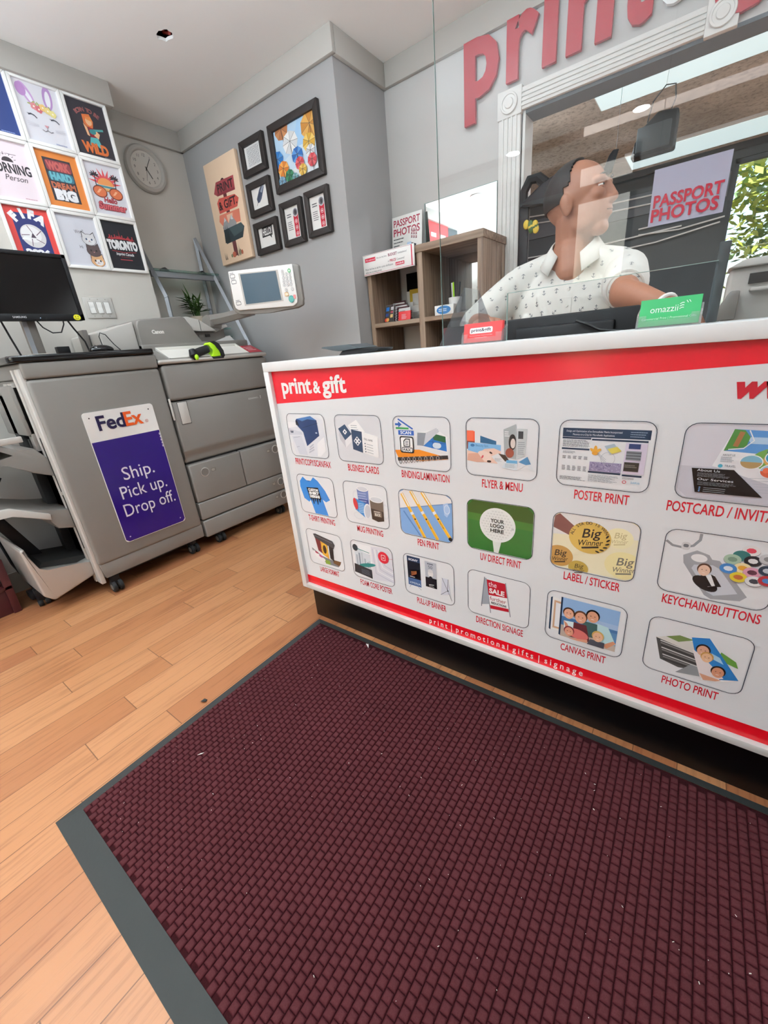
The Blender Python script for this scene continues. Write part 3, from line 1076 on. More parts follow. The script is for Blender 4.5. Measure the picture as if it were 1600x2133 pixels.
def t8(a):
    mug(a, 56, 48, 32, 38, '#6f7fae', side=-1)
    a.rect(42, 52, 70, 62, '#3c4a86')
    a.gibber(42, 54, 70, 78, 4, '#a8b2d4', 0.4, 7)
    a.ring(38, 20, 14, 8, 3, '#e2e4e8', 16)
    a.poly([(30, 62), (64, 52), (60, 16), (30, 34)], '#4a8ac8')
    a.gibber(40, 28, 60, 52, 6, '#a9cdea', 0.5, 8)
    a.ell(32, 48, 6, 14, '#c43a3e', rot=10)
    a.ell(64, 34, 10, 19, '#eceef2', rot=-8)
    a.ell(65, 34, 8, 16, '#c6c8d0', rot=-8)
    mug(a, 92, 16, 36, 50, '#6a5c52')
    a.poly([(75, 44), (109, 40), (108, 18), (92, 14), (76, 20)], '#3a302a')
    a.rrect(82, 26, 104, 40, 2, '#6b5e54')
    a.txt('BUCK', 93, 28, 6, '#d8cfc4', 'C', 0.04, w=16)
    a.gibber(83, 36, 102, 39, 1, '#d8cfc4', 0.6, 9)
def t9(a):
    a.rrect(1, 1, 121, 99, 14, '#7ea6d6')
    a.poly([(1, 56), (121, 84), (119, 92), (107, 99), (15, 99), (3, 92), (1, 85)], '#ece9e8')
    a.line([(1, 56), (121, 84)], 1.6, '#5c7fae')
    a.line([(10, 52), (48, 2)], 3, '#5b83b8')
    a.poly([(102, 80), (112, 84), (117, 66), (110, 54), (104, 58)], '#a9c4e6')
    a.ring(110, 70, 6, 9, 1.2, '#d8e4f2', 10)
    for k, (x0, y0, x1, y1) in enumerate(((8, 90, 58, 0), (30, 98, 88, 2), (56, 99, 116, 10))):
        dx, dy = x1 - x0, y1 - y0
        L = math.hypot(dx, dy)
        ux, uy = dx / L, dy / L
        a.line([(x0, y0), (x1, y1)], 7, '#e2a92e')
        a.line([(x0 + 2.2, y0 + 0.6), (x1 + 2.2, y1 + 0.6)], 1.4, '#f0c65a')
        a.line([(x0 + 1, y0), (x0 + 1 + ux * 30, y0 + uy * 30)], 2.4, '#f5f5f5')
        q = L * 0.42
        a.line([(x0 + ux * q, y0 + uy * q), (x0 + ux * (q + 6), y0 + uy * (q + 6))], 7.2, '#eef0f2')
        q = L * 0.58
        a.ell(x0 + ux * q, y0 + uy * q, 2, 2, '#2a2620', 10)
        a.txt('Your Logo', x0 + ux * (q + 4) - 1, y0 + uy * (q + 4) - 1, 3, '#2a2620', w=18, rot=math.degrees(math.atan2(dy, dx)))
    a.ell(116, 9, 4, 4, '#1a1c20')
def t10(a):
    a.rrect(0, 0, 122, 100, 14, '#2f6a2c')
    a.poly([(0, 60), (122, 56), (122, 86), (108, 100), (14, 100), (0, 86)], '#3d6f2c')
    a.poly([(0, 74), (122, 70), (122, 86), (108, 100), (14, 100), (0, 86)], '#35521f')
    a.poly([(50, 24), (66, 24), (61, 0), (53, 0)], '#e2e6e0')
    a.ell(58, 56, 33, 33, '#eceeec', 36)
    for j in range(-5, 6):
        for i in range(-5, 6):
            x, y = i * 5.6 + (2.8 if j % 2 else 0), j * 5.2
            if math.hypot(x, y) < 29:
                sq = math.sqrt(max(0.05, 1 - (math.hypot(x, y) / 33) ** 2))
                a.ell(58 + x, 56 + y, 2.1, 2.1 * max(0.5, sq), '#d9dcda', 7)
                a.h -= a.step
    a.h += a.step
    for k, w in enumerate(('YOUR', 'LOGO', 'HERE')):
        a.txt(w, 58, 61 - 9.6 * k, 6.6, '#1c1f24', 'C', 0.035, w=25)
    a.txt('50', 86, 52, 3, '#55585c', 'C')
def winner(a, x, y, s, ink, bgc):
    a.ell(x, y, 30 * s, 27 * s, bgc, 32)
    a.txt('Big', x + 2 * s, y + 1 * s, 15 * s, ink, 'C', 0.01, w=26 * s, shear=0.3, rot=10)
    a.txt('Winner', x + 1 * s, y - 13 * s, 10 * s, ink, 'C', 0.005, w=36 * s, shear=0.3, rot=10)
    a.line([(x - 10 * s, y - 19 * s), (x + 14 * s, y - 13 * s)], 3 * s, ink)
def t11(a):
    a.rrect(1, 1, 121, 99, 14, '#eee5c4')
    a.poly([(1, 60), (1, 85), (4, 93), (15, 99), (107, 99), (118, 93), (121, 85), (121, 72), (60, 66)], '#e9e7e4')
    a.poly([(1, 72), (26, 62), (34, 78), (10, 97), (3, 92)], '#7a4a44')
    winner(a, 96, 70, 0.62, '#c8b98a', '#efe6bb')
    winner(a, 106, 26, 0.85, '#6f6a60', '#ecdfa6')
    winner(a, 14, 22, 0.7, '#2a2018', '#b98a4a')
    winner(a, 44, 6, 0.5, '#5a4a26', '#b89a4a')
    winner(a, 56, 63, 1.0, '#17181c', '#cfa954')
    a.arc('ALL STA DO IS WIN', 56, 62, 24, 170, 30, 4.6, '#2a2620', 0.01)
    for k in range(6):
        q = math.radians(20 - 16 * k)
        a.ell(56 + 26 * math.cos(q), 62 + 23 * math.sin(q), 3.4, 1.4, '#2a2620', 8, rot=60 - 16 * k)
def t12(a):
    a.line([(2, 80), (10, 74), (22, 73), (33, 78), (39, 88), (39, 97)], 3.4, '#8c8c90')
    a.rrect(20, 70, 30, 82, 4, '#d2d2d4')
    a.rrect(22, 74, 28, 79, 2, '#6e6e72')
    a.poly([(24, 62), (38, 72), (52, 68), (56, 62), (64, 62), (100, 16), (94, 8), (64, 2), (56, 6), (26, 50)], '#9c9ca0')
    a.ell(42, 61, 9, 6, '#f1f1f2')
    a.poly([(38, 50), (58, 54), (66, 50), (90, 18), (66, 8), (58, 12), (36, 44)], '#c9ccd4')
    a.ell(54, 24, 16, 9, '#17181c', rot=-30)
    a.poly([(48, 36), (62, 40), (70, 26), (58, 20)], '#f2f3f4')
    a.poly([(47, 37), (52, 38), (62, 22), (56, 20)], '#17181c')
    a.poly([(58, 40), (63, 38), (72, 24), (66, 22)], '#17181c')
    face(a, 50, 44, 8.4, '#e6bfa8', '#4a2e22')
    bt = ((92, 84, '#e8e4e4', '#d0485a'), (84, 75, '#2d6a68', '#2d6a68'), (76, 68, '#9fb8a2', '#6f8a78'), (96, 70, '#23252c', '#e4e4e6'), (110, 76, '#c8c8ca', '#7d7d80'), (88, 58, '#e9d8a8', '#d89a3a'), (74, 54, '#3f7cba', '#dfe8f2'), (98, 54, '#d79ab0', '#5b3444'), (112, 60, '#2c3a4a', '#b5bcc4'), (86, 44, '#d9c03c', '#b5653a'), (102, 42, '#ececee', '#3a3c44'), (114, 46, '#a8323a', '#4a80b8'))
    for x, y, c1, c2 in bt:
        a.ell(x, y - 1, 9.2, 7.6, '#8a8a8e')
        a.ell(x, y, 9, 7.4, c1)
        a.ell(x, y, 5, 3.6, c2, 9)
def t13(a):
    a.poly([(12, 46), (46, 28), (110, 20), (100, 8), (60, 8), (14, 38)], '#77797d')
    a.poly([(16, 40), (60, 18), (48, 10), (22, 22)], '#f0f0f2')
    a.ell(28, 34, 6, 2.6, '#9c3a52', rot=-14)
    a.ell(42, 26, 7, 3, '#b8548e', rot=-14)
    a.poly([(56, 20), (72, 20), (74, 8), (56, 8)], '#7f9a3c')
    a.poly([(86, 26), (112, 26), (104, 12), (84, 16)], '#6a4a2e')
    a.poly([(30, 78), (52, 76), (72, 66), (70, 26), (36, 42)], '#6e2c30')
    a.poly([(48, 72), (70, 66), (72, 24), (50, 34)], '#d89a3c')
    a.ell(60, 50, 6, 12, '#3a2a1a')
    for q in range(0, 360, 30):
        a.ell(60 + 9 * math.cos(math.radians(q)), 50 + 15 * math.sin(math.radians(q)), 3, 5, '#e6b040', 8, rot=q)
    a.poly([(26, 88), (34, 90), (92, 80), (98, 70), (92, 58), (30, 78)], '#3c3d42')
    a.poly([(76, 64), (90, 60), (88, 22), (76, 28)], '#232428')
    a.line([(30, 84), (90, 74)], 1.6, '#6d6f76')
def t14(a):
    a.poly([(2, 14), (60, 10), (62, 92), (6, 92)], '#f2f3f6')
    a.poly([(60, 4), (121, 14), (121, 86), (107, 99), (62, 92)], '#dfdfe8')
    for k in range(5):
        a.line([(66 + 6 * k, 88), (70 + 7 * k, 24 + 7 * k), (120, 12 + 8 * k)], 2.4, '#f3f3f7' if k % 2 else '#c9c8d6')
    a.poly([(10, 82), (12, 86), (40, 72), (58, 70), (56, 30), (10, 34)], '#d4dbe2')
    for k, (x, h_) in enumerate(((14, 28), (22, 34), (30, 36), (38, 22), (46, 14), (51, 18))):
        a.rect(x, 34, x + 5, 34 + h_, ('#a8b0ba', '#8b96a2', '#bdc5cc')[k % 3])
    a.ell(46, 40, 26, 5, '#2a7f7c', rot=14)
    a.poly([(6, 36), (58, 30), (58, 6), (4, 12)], '#1f2730')
    a.gibber(26, 12, 54, 26, 5, '#5d6b78', 0.3, 8)
    a.line([(8, 74), (24, 78), (56, 74)], 1.6, '#2a7f7c')
    a.ell(14, 80, 8, 9, '#22333a')
    a.ell(96, 72, 15, 15, '#cc2438', 28)
    a.rrect(90, 65, 102, 79, 2, '#f2d8dc')
    a.rrect(91.4, 66.4, 100.6, 77.6, 1.4, '#cc2438')
    a.poly([(93, 70), (96, 74), (99, 70)], '#f2d8dc')
    a.line([(111, 72), (121, 74)], 0.7, '#cc2438')
def t15(a):
    a.rect(9, 22, 42, 94, '#1d2029')
    a.rect(9, 22, 42, 40, '#48608a')
    a.rect(9, 82, 42, 94, '#2c3c58')
    a.txt('SONY', 25, 84, 4.6, '#e8eaee', 'C', 0.03, w=24)
    a.txt('XPERIA', 26, 26, 5, '#cfd8e6', 'C', w=29)
    a.poly([(14, 62), (40, 66), (40, 44), (16, 44)], '#0d0e12')
    for k in range(6):
        a.line([(18, 56 - 2 * k), (32, 60 - 1.2 * k)], 0.8, '#a84a3c' if k % 2 else '#c98a4a')
    a.gibber(14, 42, 30, 46, 1, '#cfd0d4', 0.4, 3)
    a.line([(16, 22), (12, 16)], 0.9, '#8a8c90')
    a.line([(34, 22), (42, 16)], 0.9, '#8a8c90')
    a.rect(54, 30, 81, 92, '#b6b9c2')
    a.rect(54, 30, 81, 54, '#1d1e22')
    a.txt('50', 67, 76, 7, '#4a4c56', 'C', w=10)
    a.gibber(60, 84, 74, 90, 1, '#4a4c56', 0.4, 2)
    a.ell(67, 64, 6.4, 9, '#e4e0de')
    a.ell(67, 54, 4, 4, '#2a2a2e')
    a.ell(67, 70, 6, 4, '#d4d2d2')
    a.line([(62, 36), (74, 38)], 1.6, '#e4e4e6')
    a.line([(62, 33), (74, 33)], 0.6, '#e4e4e6')
    a.poly([(94, 62), (108, 62), (112, 26), (90, 20)], '#d7dae6')
    a.line([(94, 62), (108, 30), (116, 12)], 0.9, '#4a4c54')
    a.line([(108, 62), (106, 34), (90, 20)], 0.9, '#4a4c54')
    a.ell(107, 34, 1.6, 1.6, '#33353c')
def t16(a):
    a.poly([(34, 88), (38, 88), (46, 32), (28, 26)], '#9c9fa6')
    a.line([(35, 90), (29, 22)], 1.6, '#6d7078')
    a.poly([(38, 86), (76, 86), (84, 26), (46, 22)], '#f6f6f7')
    a.poly([(38, 86), (76, 86), (80, 56), (42, 52)], '#b01f2c')
    a.poly([(45, 30), (83, 33), (84, 26), (46, 22)], '#b01f2c')
    a.line([(38, 88), (48, 12)], 1.8, '#8d9098')
    a.line([(76, 88), (87, 16)], 1.8, '#8d9098')
    a.txt('the', 43, 72, 11, '#f6e6e8', w=16)
    a.txt('SALE', 44.5, 58, 10, '#f8f0f0', bold=0.04, w=30)
    a.txt('further', 46, 42, 8.6, '#a2303a', w=32)
    a.txt('REDUCTIONS', 49, 34.5, 4.4, '#33353a', bold=0.03, w=30)
def t17(a):
    a.poly([(6, 84), (9, 86), (9, 16), (6, 18)], '#2d4058')
    a.poly([(9, 86), (24, 84), (24, 18), (9, 18)], '#f1f0ee')
    a.poly([(12, 80), (24, 79), (24, 22), (12, 22)], '#c9a284')
    a.poly([(15, 76), (24, 75), (24, 26), (15, 26)], '#eceef2')
    a.poly([(23, 90), (26, 90), (26, 10), (23, 12)], '#22334a')
    a.rect(26, 10, 112, 90, '#a3bcdc')
    a.rect(26, 62, 112, 90, '#8fb0d8')
    a.rect(26, 34, 112, 52, '#4a6f9a')
    a.rect(26, 10, 112, 34, '#b9a79a')
    a.rect(96, 22, 112, 46, '#5b82a8')
    a.poly([(80, 56), (98, 54), (112, 24), (98, 16), (78, 24)], '#bfe0e4')
    a.poly([(108, 30), (112, 26), (100, 12), (92, 16)], '#c98a6a')
    a.poly([(60, 54), (82, 54), (84, 26), (60, 22)], '#3f5a58')
    face(a, 74, 66, 11, '#d49a7c', '#17130f')
    a.poly([(46, 46), (66, 46), (74, 14), (40, 14)], '#5b2a2e')
    face(a, 56, 58, 11, '#dea184', '#5a3a28')
    a.poly([(30, 44), (46, 46), (46, 26), (32, 22)], '#dfeef0')
    a.poly([(30, 44), (36, 40), (42, 26), (36, 22)], '#cf9074')
    face(a, 37, 60, 10, '#e0a88c', '#4a2e20')
    a.ell(54, 24, 17, 10, '#d2706a', rot=-8)
    a.poly([(40, 10), (70, 18), (70, 12), (56, 10)], '#d99a80')
    face(a, 40, 24, 9, '#d8957a', '#7a2c34')
    a.poly([(74, 22), (96, 22), (96, 10), (70, 10)], '#4a4a52')
    face(a, 85, 30, 9.6, '#e2b090', '#c8a25a')
def t18(a):
    a.poly([(12, 62), (44, 74), (76, 60), (80, 24), (46, 18), (22, 24)], '#4d4a48')
    for k in range(9):
        a.line([(18 + k, 58 - 4 * k), (70, 50 - 3.4 * k)], 1.5, ('#d8d6d4', '#8a8684', '#2f2c2c')[k % 3])
    a.poly([(12, 62), (36, 74), (58, 70), (68, 50)], '#d6d2cc')
    a.poly([(24, 68), (40, 76), (58, 74), (40, 64)], '#6f7f4a')
    a.poly([(90, 66), (108, 56), (112, 46), (88, 52)], '#5f8a3c')
    a.poly([(44, 8), (100, 18), (108, 26), (60, 30)], '#8a8a8c')
    a.poly([(54, 78), (74, 84), (116, 26), (94, 12), (76, 8)], '#f6f6f6')
    a.poly([(54, 78), (74, 84), (116, 26), (96, 18), (60, 58)], '#2f75b4')
    a.poly([(80, 60), (90, 56), (96, 46), (84, 50)], '#a8cbe4')
    a.poly([(58, 58), (70, 52), (100, 22), (84, 12), (74, 12)], '#ece2e2')
    face(a, 70, 60, 9, '#d8a48a', '#2a1c18')
    face(a, 76, 50, 8, '#e4b48e', '#b88a4a')
    face(a, 92, 30, 9, '#cf8f70', '#2a1c14')
    a.poly([(72, 20), (98, 18), (92, 14), (78, 10)], '#d09a7e')
TILES = [('PRINT/COPY/SCAN/FAX', t1, 'blue and white printing press'), ('BUSINESS CARDS', t2, 'navy business cards'), ('BINDING/LAMINATION', t3, 'scan and fax icons with spiral bound book'), ('FLYER & MENU', t4, 'folded spa leaflets'), ('POSTER PRINT', t5, 'scientific poster'), ('POSTCARD / INVITATION', t6, 'travel postcards'), ('T-SHIRT PRINTING', t7, 'blue printed T-shirt'), ('MUG PRINTING', t8, 'three photo mugs'), ('PEN PRINT', t9, 'three yellow pens'), ('UV DIRECT PRINT', t10, 'golf ball on green'), ('LABEL / STICKER', t11, 'round gold stickers'), ('KEYCHAIN/BUTTONS', t12, 'keychain and button badges'), ('LARGE FORMAT', t13, 'wide format printer'), ('FOAM CORE POSTER', t14, 'foam core boards'), ('PULL-UP BANNER', t15, 'pull-up banners'), ('DIRECTION SIGNAGE', t16, 'red sale sandwich board'), ('CANVAS PRINT', t17, 'family on a beach'), ('PHOTO PRINT', t18, 'stack of photo prints')]
CW = (0.196, 0.142, 0.178, 0.120, 0.124, 0.235, 0.152, 0.125, 0.085, 0.130, 0.140, 0.185, 0.114, 0.160, 0.122, 0.160, 0.122, 0.118)
for i, (cap, fn, desc) in enumerate(TILES):
    x0 = TX0 + TPX * (i % 6)
    z0 = ROWZ[i // 6] - TH
    def draw(a):
        a.frame(x0, z0, K, (1.5, 1.5, 120.5, 98.5))
        if fn not in (t2, t6, t9, t10, t11):
            a.rrect(0.5, 0.5, 121.7, 99.5, 14, '#e9ebee')
        fn(a)
        a.win = None
        a.line(a.rr(0.4, 0.4, 121.8, 99.6, 14), 1.0, '#3a3f4a', True)
    letters('product_picture', draw, panel, start=0.0006, label='printed picture of ' + desc)
    letters('caption', lambda a: a.txt(cap, x0 + TW / 2 + 0.006, z0 - 0.0345, 0.0245, '#c0202f', 'C', 0.014, w=CW[i]), panel, start=0.0006, label='red caption ' + cap)
# ---------------------------------------------------------------- entrance mat
MX0, MX1, MY0, MY1 = -1.316, 1.25, -0.98, 1.098
far_r, near_l = at('Z', 0, 666, 1287), at('Z', 0, 117, 1717)
MY0 = near_l.y
t_ = thing('entrance_mat', 'maroon ribbed entrance mat with grey rubber edge on the wood floor', 'doormat', (0, 0.5, 0))
def rim(mb):
    B, Hh = 0.062, 0.0075
    xs = (MX0, MX1)
    o_ = [(MX0, MY0), (MX1, MY0), (MX1, MY1), (MX0, MY1)]
    i_ = [(MX0 + 0.034, MY0 + B), (MX1 - 0.034, MY0 + B), (MX1 - 0.034, MY1 - 0.028), (MX0 + 0.034, MY1 - 0.028)]
    for k in range(4):
        a, b_, c, e = o_[k], o_[(k + 1) % 4], i_[(k + 1) % 4], i_[k]
        mb.quad((a[0], a[1], 0.0012), (b_[0], b_[1], 0.0012), (c[0], c[1], Hh), (e[0], e[1], Hh), 'rubber_grey')
        mb.quad((a[0], a[1], 0), (b_[0], b_[1], 0), (b_[0], b_[1], 0.0012), (a[0], a[1], 0.0012), 'rubber_grey')
    return i_
mb = MB()
inn = rim(mb)
mb.build('rubber_border', t_)
# carpet: staggered square nubs standing up from a flat ground
mb = MB()
x0, y0, x1, y1 = inn[0][0], inn[0][1], inn[2][0], inn[2][1]
PX = 0.0205
k_ = mb.mi('mat_carpet')
bm_ = mb.bm
def cushion(cx, cy, w, h):
    lo, hi = 0.006, 0.0108
    rings = []
    for s_, z in ((1.0, lo), (0.80, hi - 0.0012), (0.50, hi)):
        rings.append([bm_.verts.new((cx + sx * w * s_ / 2, cy + sy * h * s_ / 2, z)) for sx, sy in ((-1, -1), (1, -1), (1, 1), (-1, 1))])
    for A_, B_ in zip(rings, rings[1:]):
        for k in range(4):
            bm_.faces.new([A_[k], A_[(k + 1) % 4], B_[(k + 1) % 4], B_[k]]).material_index = k_
    bm_.faces.new(rings[-1]).material_index = k_
g = [bm_.verts.new(p) for p in ((x0, y0, 0.0062), (x1, y0, 0.0062), (x1, y1, 0.0062), (x0, y1, 0.0062))]
bm_.faces.new(g).material_index = k_
nx, ny = int((x1 - x0) / PX), int((y1 - y0) / PX)
for i in range(nx):
    for j in range(ny):
        cx, cy = x0 + (i + 0.5) * PX, y0 + (j + 0.5 + (0.5 if i % 2 else 0)) * PX
        if cy + PX * 0.5 > y1 or (cx > 0.75 and cy < 0.3):
            continue
        cushion(cx, cy, PX * 0.98, PX * 1.03)
cp = mb.build('carpet', t_, sharp=60)
cp['label'] = 'maroon carpet with staggered nubs'

# crumbs and scraps
def scrap(name, u, v, pts, z, m, label, cat='scrap'):
    p = at('Z', z, u, v)
    mb = MB()
    tb = bmesh.new()
    vs = [tb.verts.new((p.x + x, p.y + y, z + h_)) for x, y, h_ in pts]
    tb.faces.new(vs)
    mb.merge(tb, m)
    o_ = mb.build(name)
    so = o_.modifiers.new('thick', 'SOLIDIFY')
    so.thickness = 0.0006
    return tag(o_, label, cat)
scrap('paper_scrap', 765, 1345, [(-0.012, 0.006, 0.002), (0.004, -0.004, 0.004), (0.014, -0.010, 0.001), (0.002, 0.010, 0.003)], 0.012, 'paper_white', 'small white torn paper scrap on the maroon mat near the counter')
scrap('paper_scrap', 418, 1571, [(-0.006, -0.008, 0.001), (0.005, 0.002, 0.003), (0.006, 0.010, 0.002), (0, 0.002, 0.003)], 0.012, 'tray_white', 'tiny cream scrap near the left edge of the maroon mat')
scrap('dry_leaf', 424, 1462, [(-0.012, -0.006, 0.001), (0.0, -0.006, 0.008), (0.012, 0.004, 0.004), (0.004, 0.014, 0.001), (-0.006, 0.010, 0.006)], 0.002, 'rubber_grey', 'dark curled dry leaf on the floor beside the mat', 'leaf')
mb = MB()
rd = random.Random(11)
for i in range(150):
    x, y = rd.uniform(MX0 + 0.06, 0.45), rd.uniform(MY0 + 0.08, MY1 - 0.06)
    a = rd.uniform(0, 6.28)
    L = rd.choice((0.001, 0.0012, 0.0015, 0.004))
    mb.tube([(x, y, 0.0119), (x + L * math.cos(a), y + L * math.sin(a), 0.0121)], rd.uniform(0.0004, 0.0009), 'tray_white', 4)
o_ = mb.build('lint', None)
tag(o_, 'pale lint and crumbs scattered over the maroon mat', 'lint', kind='stuff')

# ---------------------------------------------------------------- finisher cabinet (left)
XF = -2.58
def caster(parent, x, y, rad=0.034):
    mb = MB()
    mb.box(x - 0.02, x + 0.02, y - 0.024, y + 0.024, rad * 1.5, 0.105, 'black_plastic', bev=0.004)
    c_ = mb.build('caster', parent)
    for s_ in (-1, 1):
        m2 = MB().lathe([(rad * 0.5, -0.011), (rad * 0.9, -0.011), (rad, -0.007), (rad, 0.007), (rad * 0.9, 0.011), (rad * 0.5, 0.011)], 'black_rubber', (x + 0.012, y + s_ * 0.017, rad), 'Y', 20)
        m2.lathe([(0.002, -0.0125), (rad * 0.52, -0.0125), (rad * 0.52, 0.0125), (0.002, 0.0125)], 'plastic_dark', (x + 0.012, y + s_ * 0.017, rad), 'Y', 16)
        m2.build('wheel', c_)
t_ = thing('finisher_cabinet', 'tall grey copier finisher cabinet on casters with side trays', 'copier finisher', (-2.86, 0.96, 0))
FIN = t_
mb = MB()
mb.prism([(0.645, 0.19), (1.288, 0.19), (1.288, 1.208), (0.645, 1.208)], 'X', -3.15, XF, 'plastic_grey', bev=0.018, seg=4)
mb.box(-3.14, XF - 0.012, 0.66, 1.285, 1.2, 1.215, 'seam')
mb.prism([(0.660, 0.105), (1.284, 0.105), (1.288, 0.195), (0.648, 0.195)], 'X', -3.14, XF - 0.006, 'plastic_grey', bev=0.006)
mb.box(-3.1, XF - 0.1, 0.7, 1.25, 0.06, 0.11, 'seam')
mb.build('body', t_)
MB().prism([(0.643, 1.211), (1.288, 1.211), (1.288, 1.286), (0.643, 1.286)], 'X', -3.15, XF, 'plastic_grey', bev=0.010, seg=3).build('top_cover', t_)
mb = MB()
mb.box(-2.66, -2.598, 0.630, 0.655, 0.075, 1.26, 'plastic_light', bev=0.006, seg=3)
mb.box(-2.70, -2.672, 0.626, 0.655, 0.075, 1.26, 'plastic_light', bev=0.004)
mb.box(-2.673, -2.659, 0.636, 0.655, 0.075, 1.25, 'seam')
for z0, z1 in ((0.30, 0.62), (0.64, 0.93)):
    mb.box(-2.664, -2.656, 0.628, 0.639, z0, z1, 'seam')
mb.build('corner_post', t_)
mb = MB()
mb.box(-3.12, -2.70, 0.645, 0.665, 0.2, 1.21, 'plastic_dark')
mb.box(-2.86, -2.80, 0.615, 0.65, 0.98, 1.2, 'silver_plastic', bev=0.003)
mb.box(-2.78, -2.72, 0.615, 0.65, 0.86, 1.2, 'silver_plastic', bev=0.003)
for k in range(5):
    mb.box(-2.80 - 0.02 * (k % 2), -2.775, 0.61, 0.62, 0.88 + 0.06 * k, 0.92 + 0.06 * k, 'seam')
mb.box(-2.95, -2.88, 0.60, 0.65, 0.15, 1.15, 'seam', bev=0.004)
mb.box(-3.08, -2.72, 0.60, 0.66, 0.94, 1.19, 'plastic_grey', bev=0.01)
mb.build('exit_unit', t_)
def tray(prof, xa, xb, name='output_tray'):
    mb = MB()
    mb.prism(prof, 'X', xa, xb, 'plastic_grey', bev=0.004)
    return mb
# three output trays reaching out to the left
mb = tray([(0.20, 0.845), (0.46, 0.835), (0.545, 0.77), (0.645, 0.72), (0.645, 0.80), (0.59, 0.885), (0.53, 0.885), (0.47, 0.925), (0.20, 0.925), (0.20, 0.905), (0.46, 0.905), (0.51, 0.868), (0.44, 0.860), (0.20, 0.862)], -3.1, -2.66)
mb.box(-2.67, -2.655, 0.2, 0.56, 0.925, 0.955, 'plastic_light', bev=0.004)
mb.build('output_tray', t_)
mb = tray([(0.15, 0.600), (0.40, 0.595), (0.535, 0.515), (0.555, 0.455), (0.645, 0.425), (0.645, 0.535), (0.55, 0.56), (0.38, 0.628), (0.15, 0.640)], -3.1, -2.66)
mb.prism([(0.15, 0.595), (0.40, 0.590), (0.54, 0.510), (0.545, 0.545), (0.40, 0.628), (0.15, 0.640)], 'X', -2.665, -2.645, 'plastic_light', bev=0.004)
mb.build('output_tray', t_)
mb = MB()
mb.prism([(0.365, 0.40), (0.385, 0.41), (0.40, 0.27), (0.44, 0.255), (0.58, 0.215), (0.645, 0.225), (0.645, 0.13), (0.42, 0.075), (0.38, 0.12)], 'X', -3.06, -2.66, 'silver_plastic', bev=0.012, seg=3)
mb.prism([(0.42, 0.262), (0.645, 0.20), (0.645, 0.24), (0.44, 0.285)], 'X', -3.0, -2.72, 'seam')
mb.build('output_tray', t_)
mb = MB()
mb.prism([(0.30, 0.64), (0.36, 0.64), (0.56, 0.1), (0.50, 0.1)], 'X', -2.98, -2.92, 'black_plastic', bev=0.004)
mb.build('tray_strut', t_)
mb = MB().box(-2.98, -2.9, 0.36, 0.66, 0.03, 0.075, 'black_plastic', bev=0.006)
mb.build('outrigger', t_)
for x, y in ((-2.615, 0.70), (-2.65, 1.215), (-3.05, 0.72), (-3.05, 1.2)):
    caster(t_, x, y)
caster(t_, -2.86, 0.40, 0.02)
# tall blue and white courier sign on the cabinet front
U3, V3 = (0, 1, 0), (0, 0, 1)
t_ = thing('courier_sign', 'white and purple courier sign with drop off text on the cabinet front', 'sign', (XF, 1.0, 0.268))
mb = MB()
sh = MB()
SYa, SYb, SZa, SZb = 0.814, 1.186, 0.268, 1.022
tb_pts = Art(sh, (0, 0, 0), U3, V3).rr(SYa, SZa, SYb, SZb, 0.018)
sh.bm.free()
mb.prism(tb_pts, 'X', XF + 0.001, XF + 0.005, 'paper_white')
A = Art(mb, (XF + 0.005, 0, 0), U3, V3, 'ink_gloss')
zs = 0.865
A.poly([(SYa + 0.003, zs + 0.0), (SYb - 0.003, zs + 0.0), (SYb - 0.003, SZa + 0.018), (SYb - 0.018, SZa + 0.003), (SYa + 0.018, SZa + 0.003), (SYa + 0.003, SZa + 0.018)], '#2b1470')
for y, z in ((SYa + 0.03, SZb - 0.03), (SYb - 0.03, SZb - 0.03)):
    A.ell(y, z, 0.004, 0.004, '#3a3638', 8)
for y, z in ((SYa + 0.03, SZa + 0.03), (SYb - 0.03, SZa + 0.03)):
    A.ell(y, z, 0.004, 0.004, '#d8d4e6', 8)
for k in range(5):
    A.ell(SYb - 0.007 + 0.001 * (k % 2), 0.842 - 0.018 * k, 0.004, 0.008, '#cfc6d6', 6)
board = mb.build('board', t_)
def fx(a):
    a.txt('Fed', 0.872, 0.922, 0.074, '#1d1440', bold=0.026, w=0.142)
    a.txt('Ex', 1.012, 0.922, 0.074, '#e2581c', bold=0.026, w=0.098)
    a.ring(1.128, 0.930, 0.008, 0.008, 0.0016, '#c0503a', 14)
    a.txt('R', 1.128, 0.926, 0.008, '#c0503a', 'C')
letters('logo_lettering', fx, board, O=(XF + 0.0062, 0, 0), U=U3, V=V3, label='dark purple and orange courier wordmark')
def fx2(a):
    for w_, l_, r_, h_ in (('Ship.', (258, 1000), (322, 983), 0.074), ('Pick up.', (255, 1040), (348, 1012), 0.074), ('Drop off.', (263, 1077), (365, 1041), 0.074)):
        q0, q1 = at('X', XF, *l_), at('X', XF, *r_)
        a.txt(w_, q0.y, (q0.z + q1.z) / 2, h_, '#ece8f4', w=q1.y - q0.y)
letters('message_lettering', fx2, board, O=(XF + 0.0062, 0, 0), U=U3, V=V3, label='white three line message')
# black board lying on the cabinet
MB().prism([(-3.17, 0.625), (-2.60, 0.605), (-2.572, 0.625), (-2.572, 1.275), (-2.60, 1.293), (-3.17, 1.293)], 'Z', 1.287, 1.318, 'black_gloss', bev=0.008, seg=3).build('worktop_board')
tag(bpy.data.objects['worktop_board'], 'black rounded worktop board lying on the finisher cabinet', 'board')
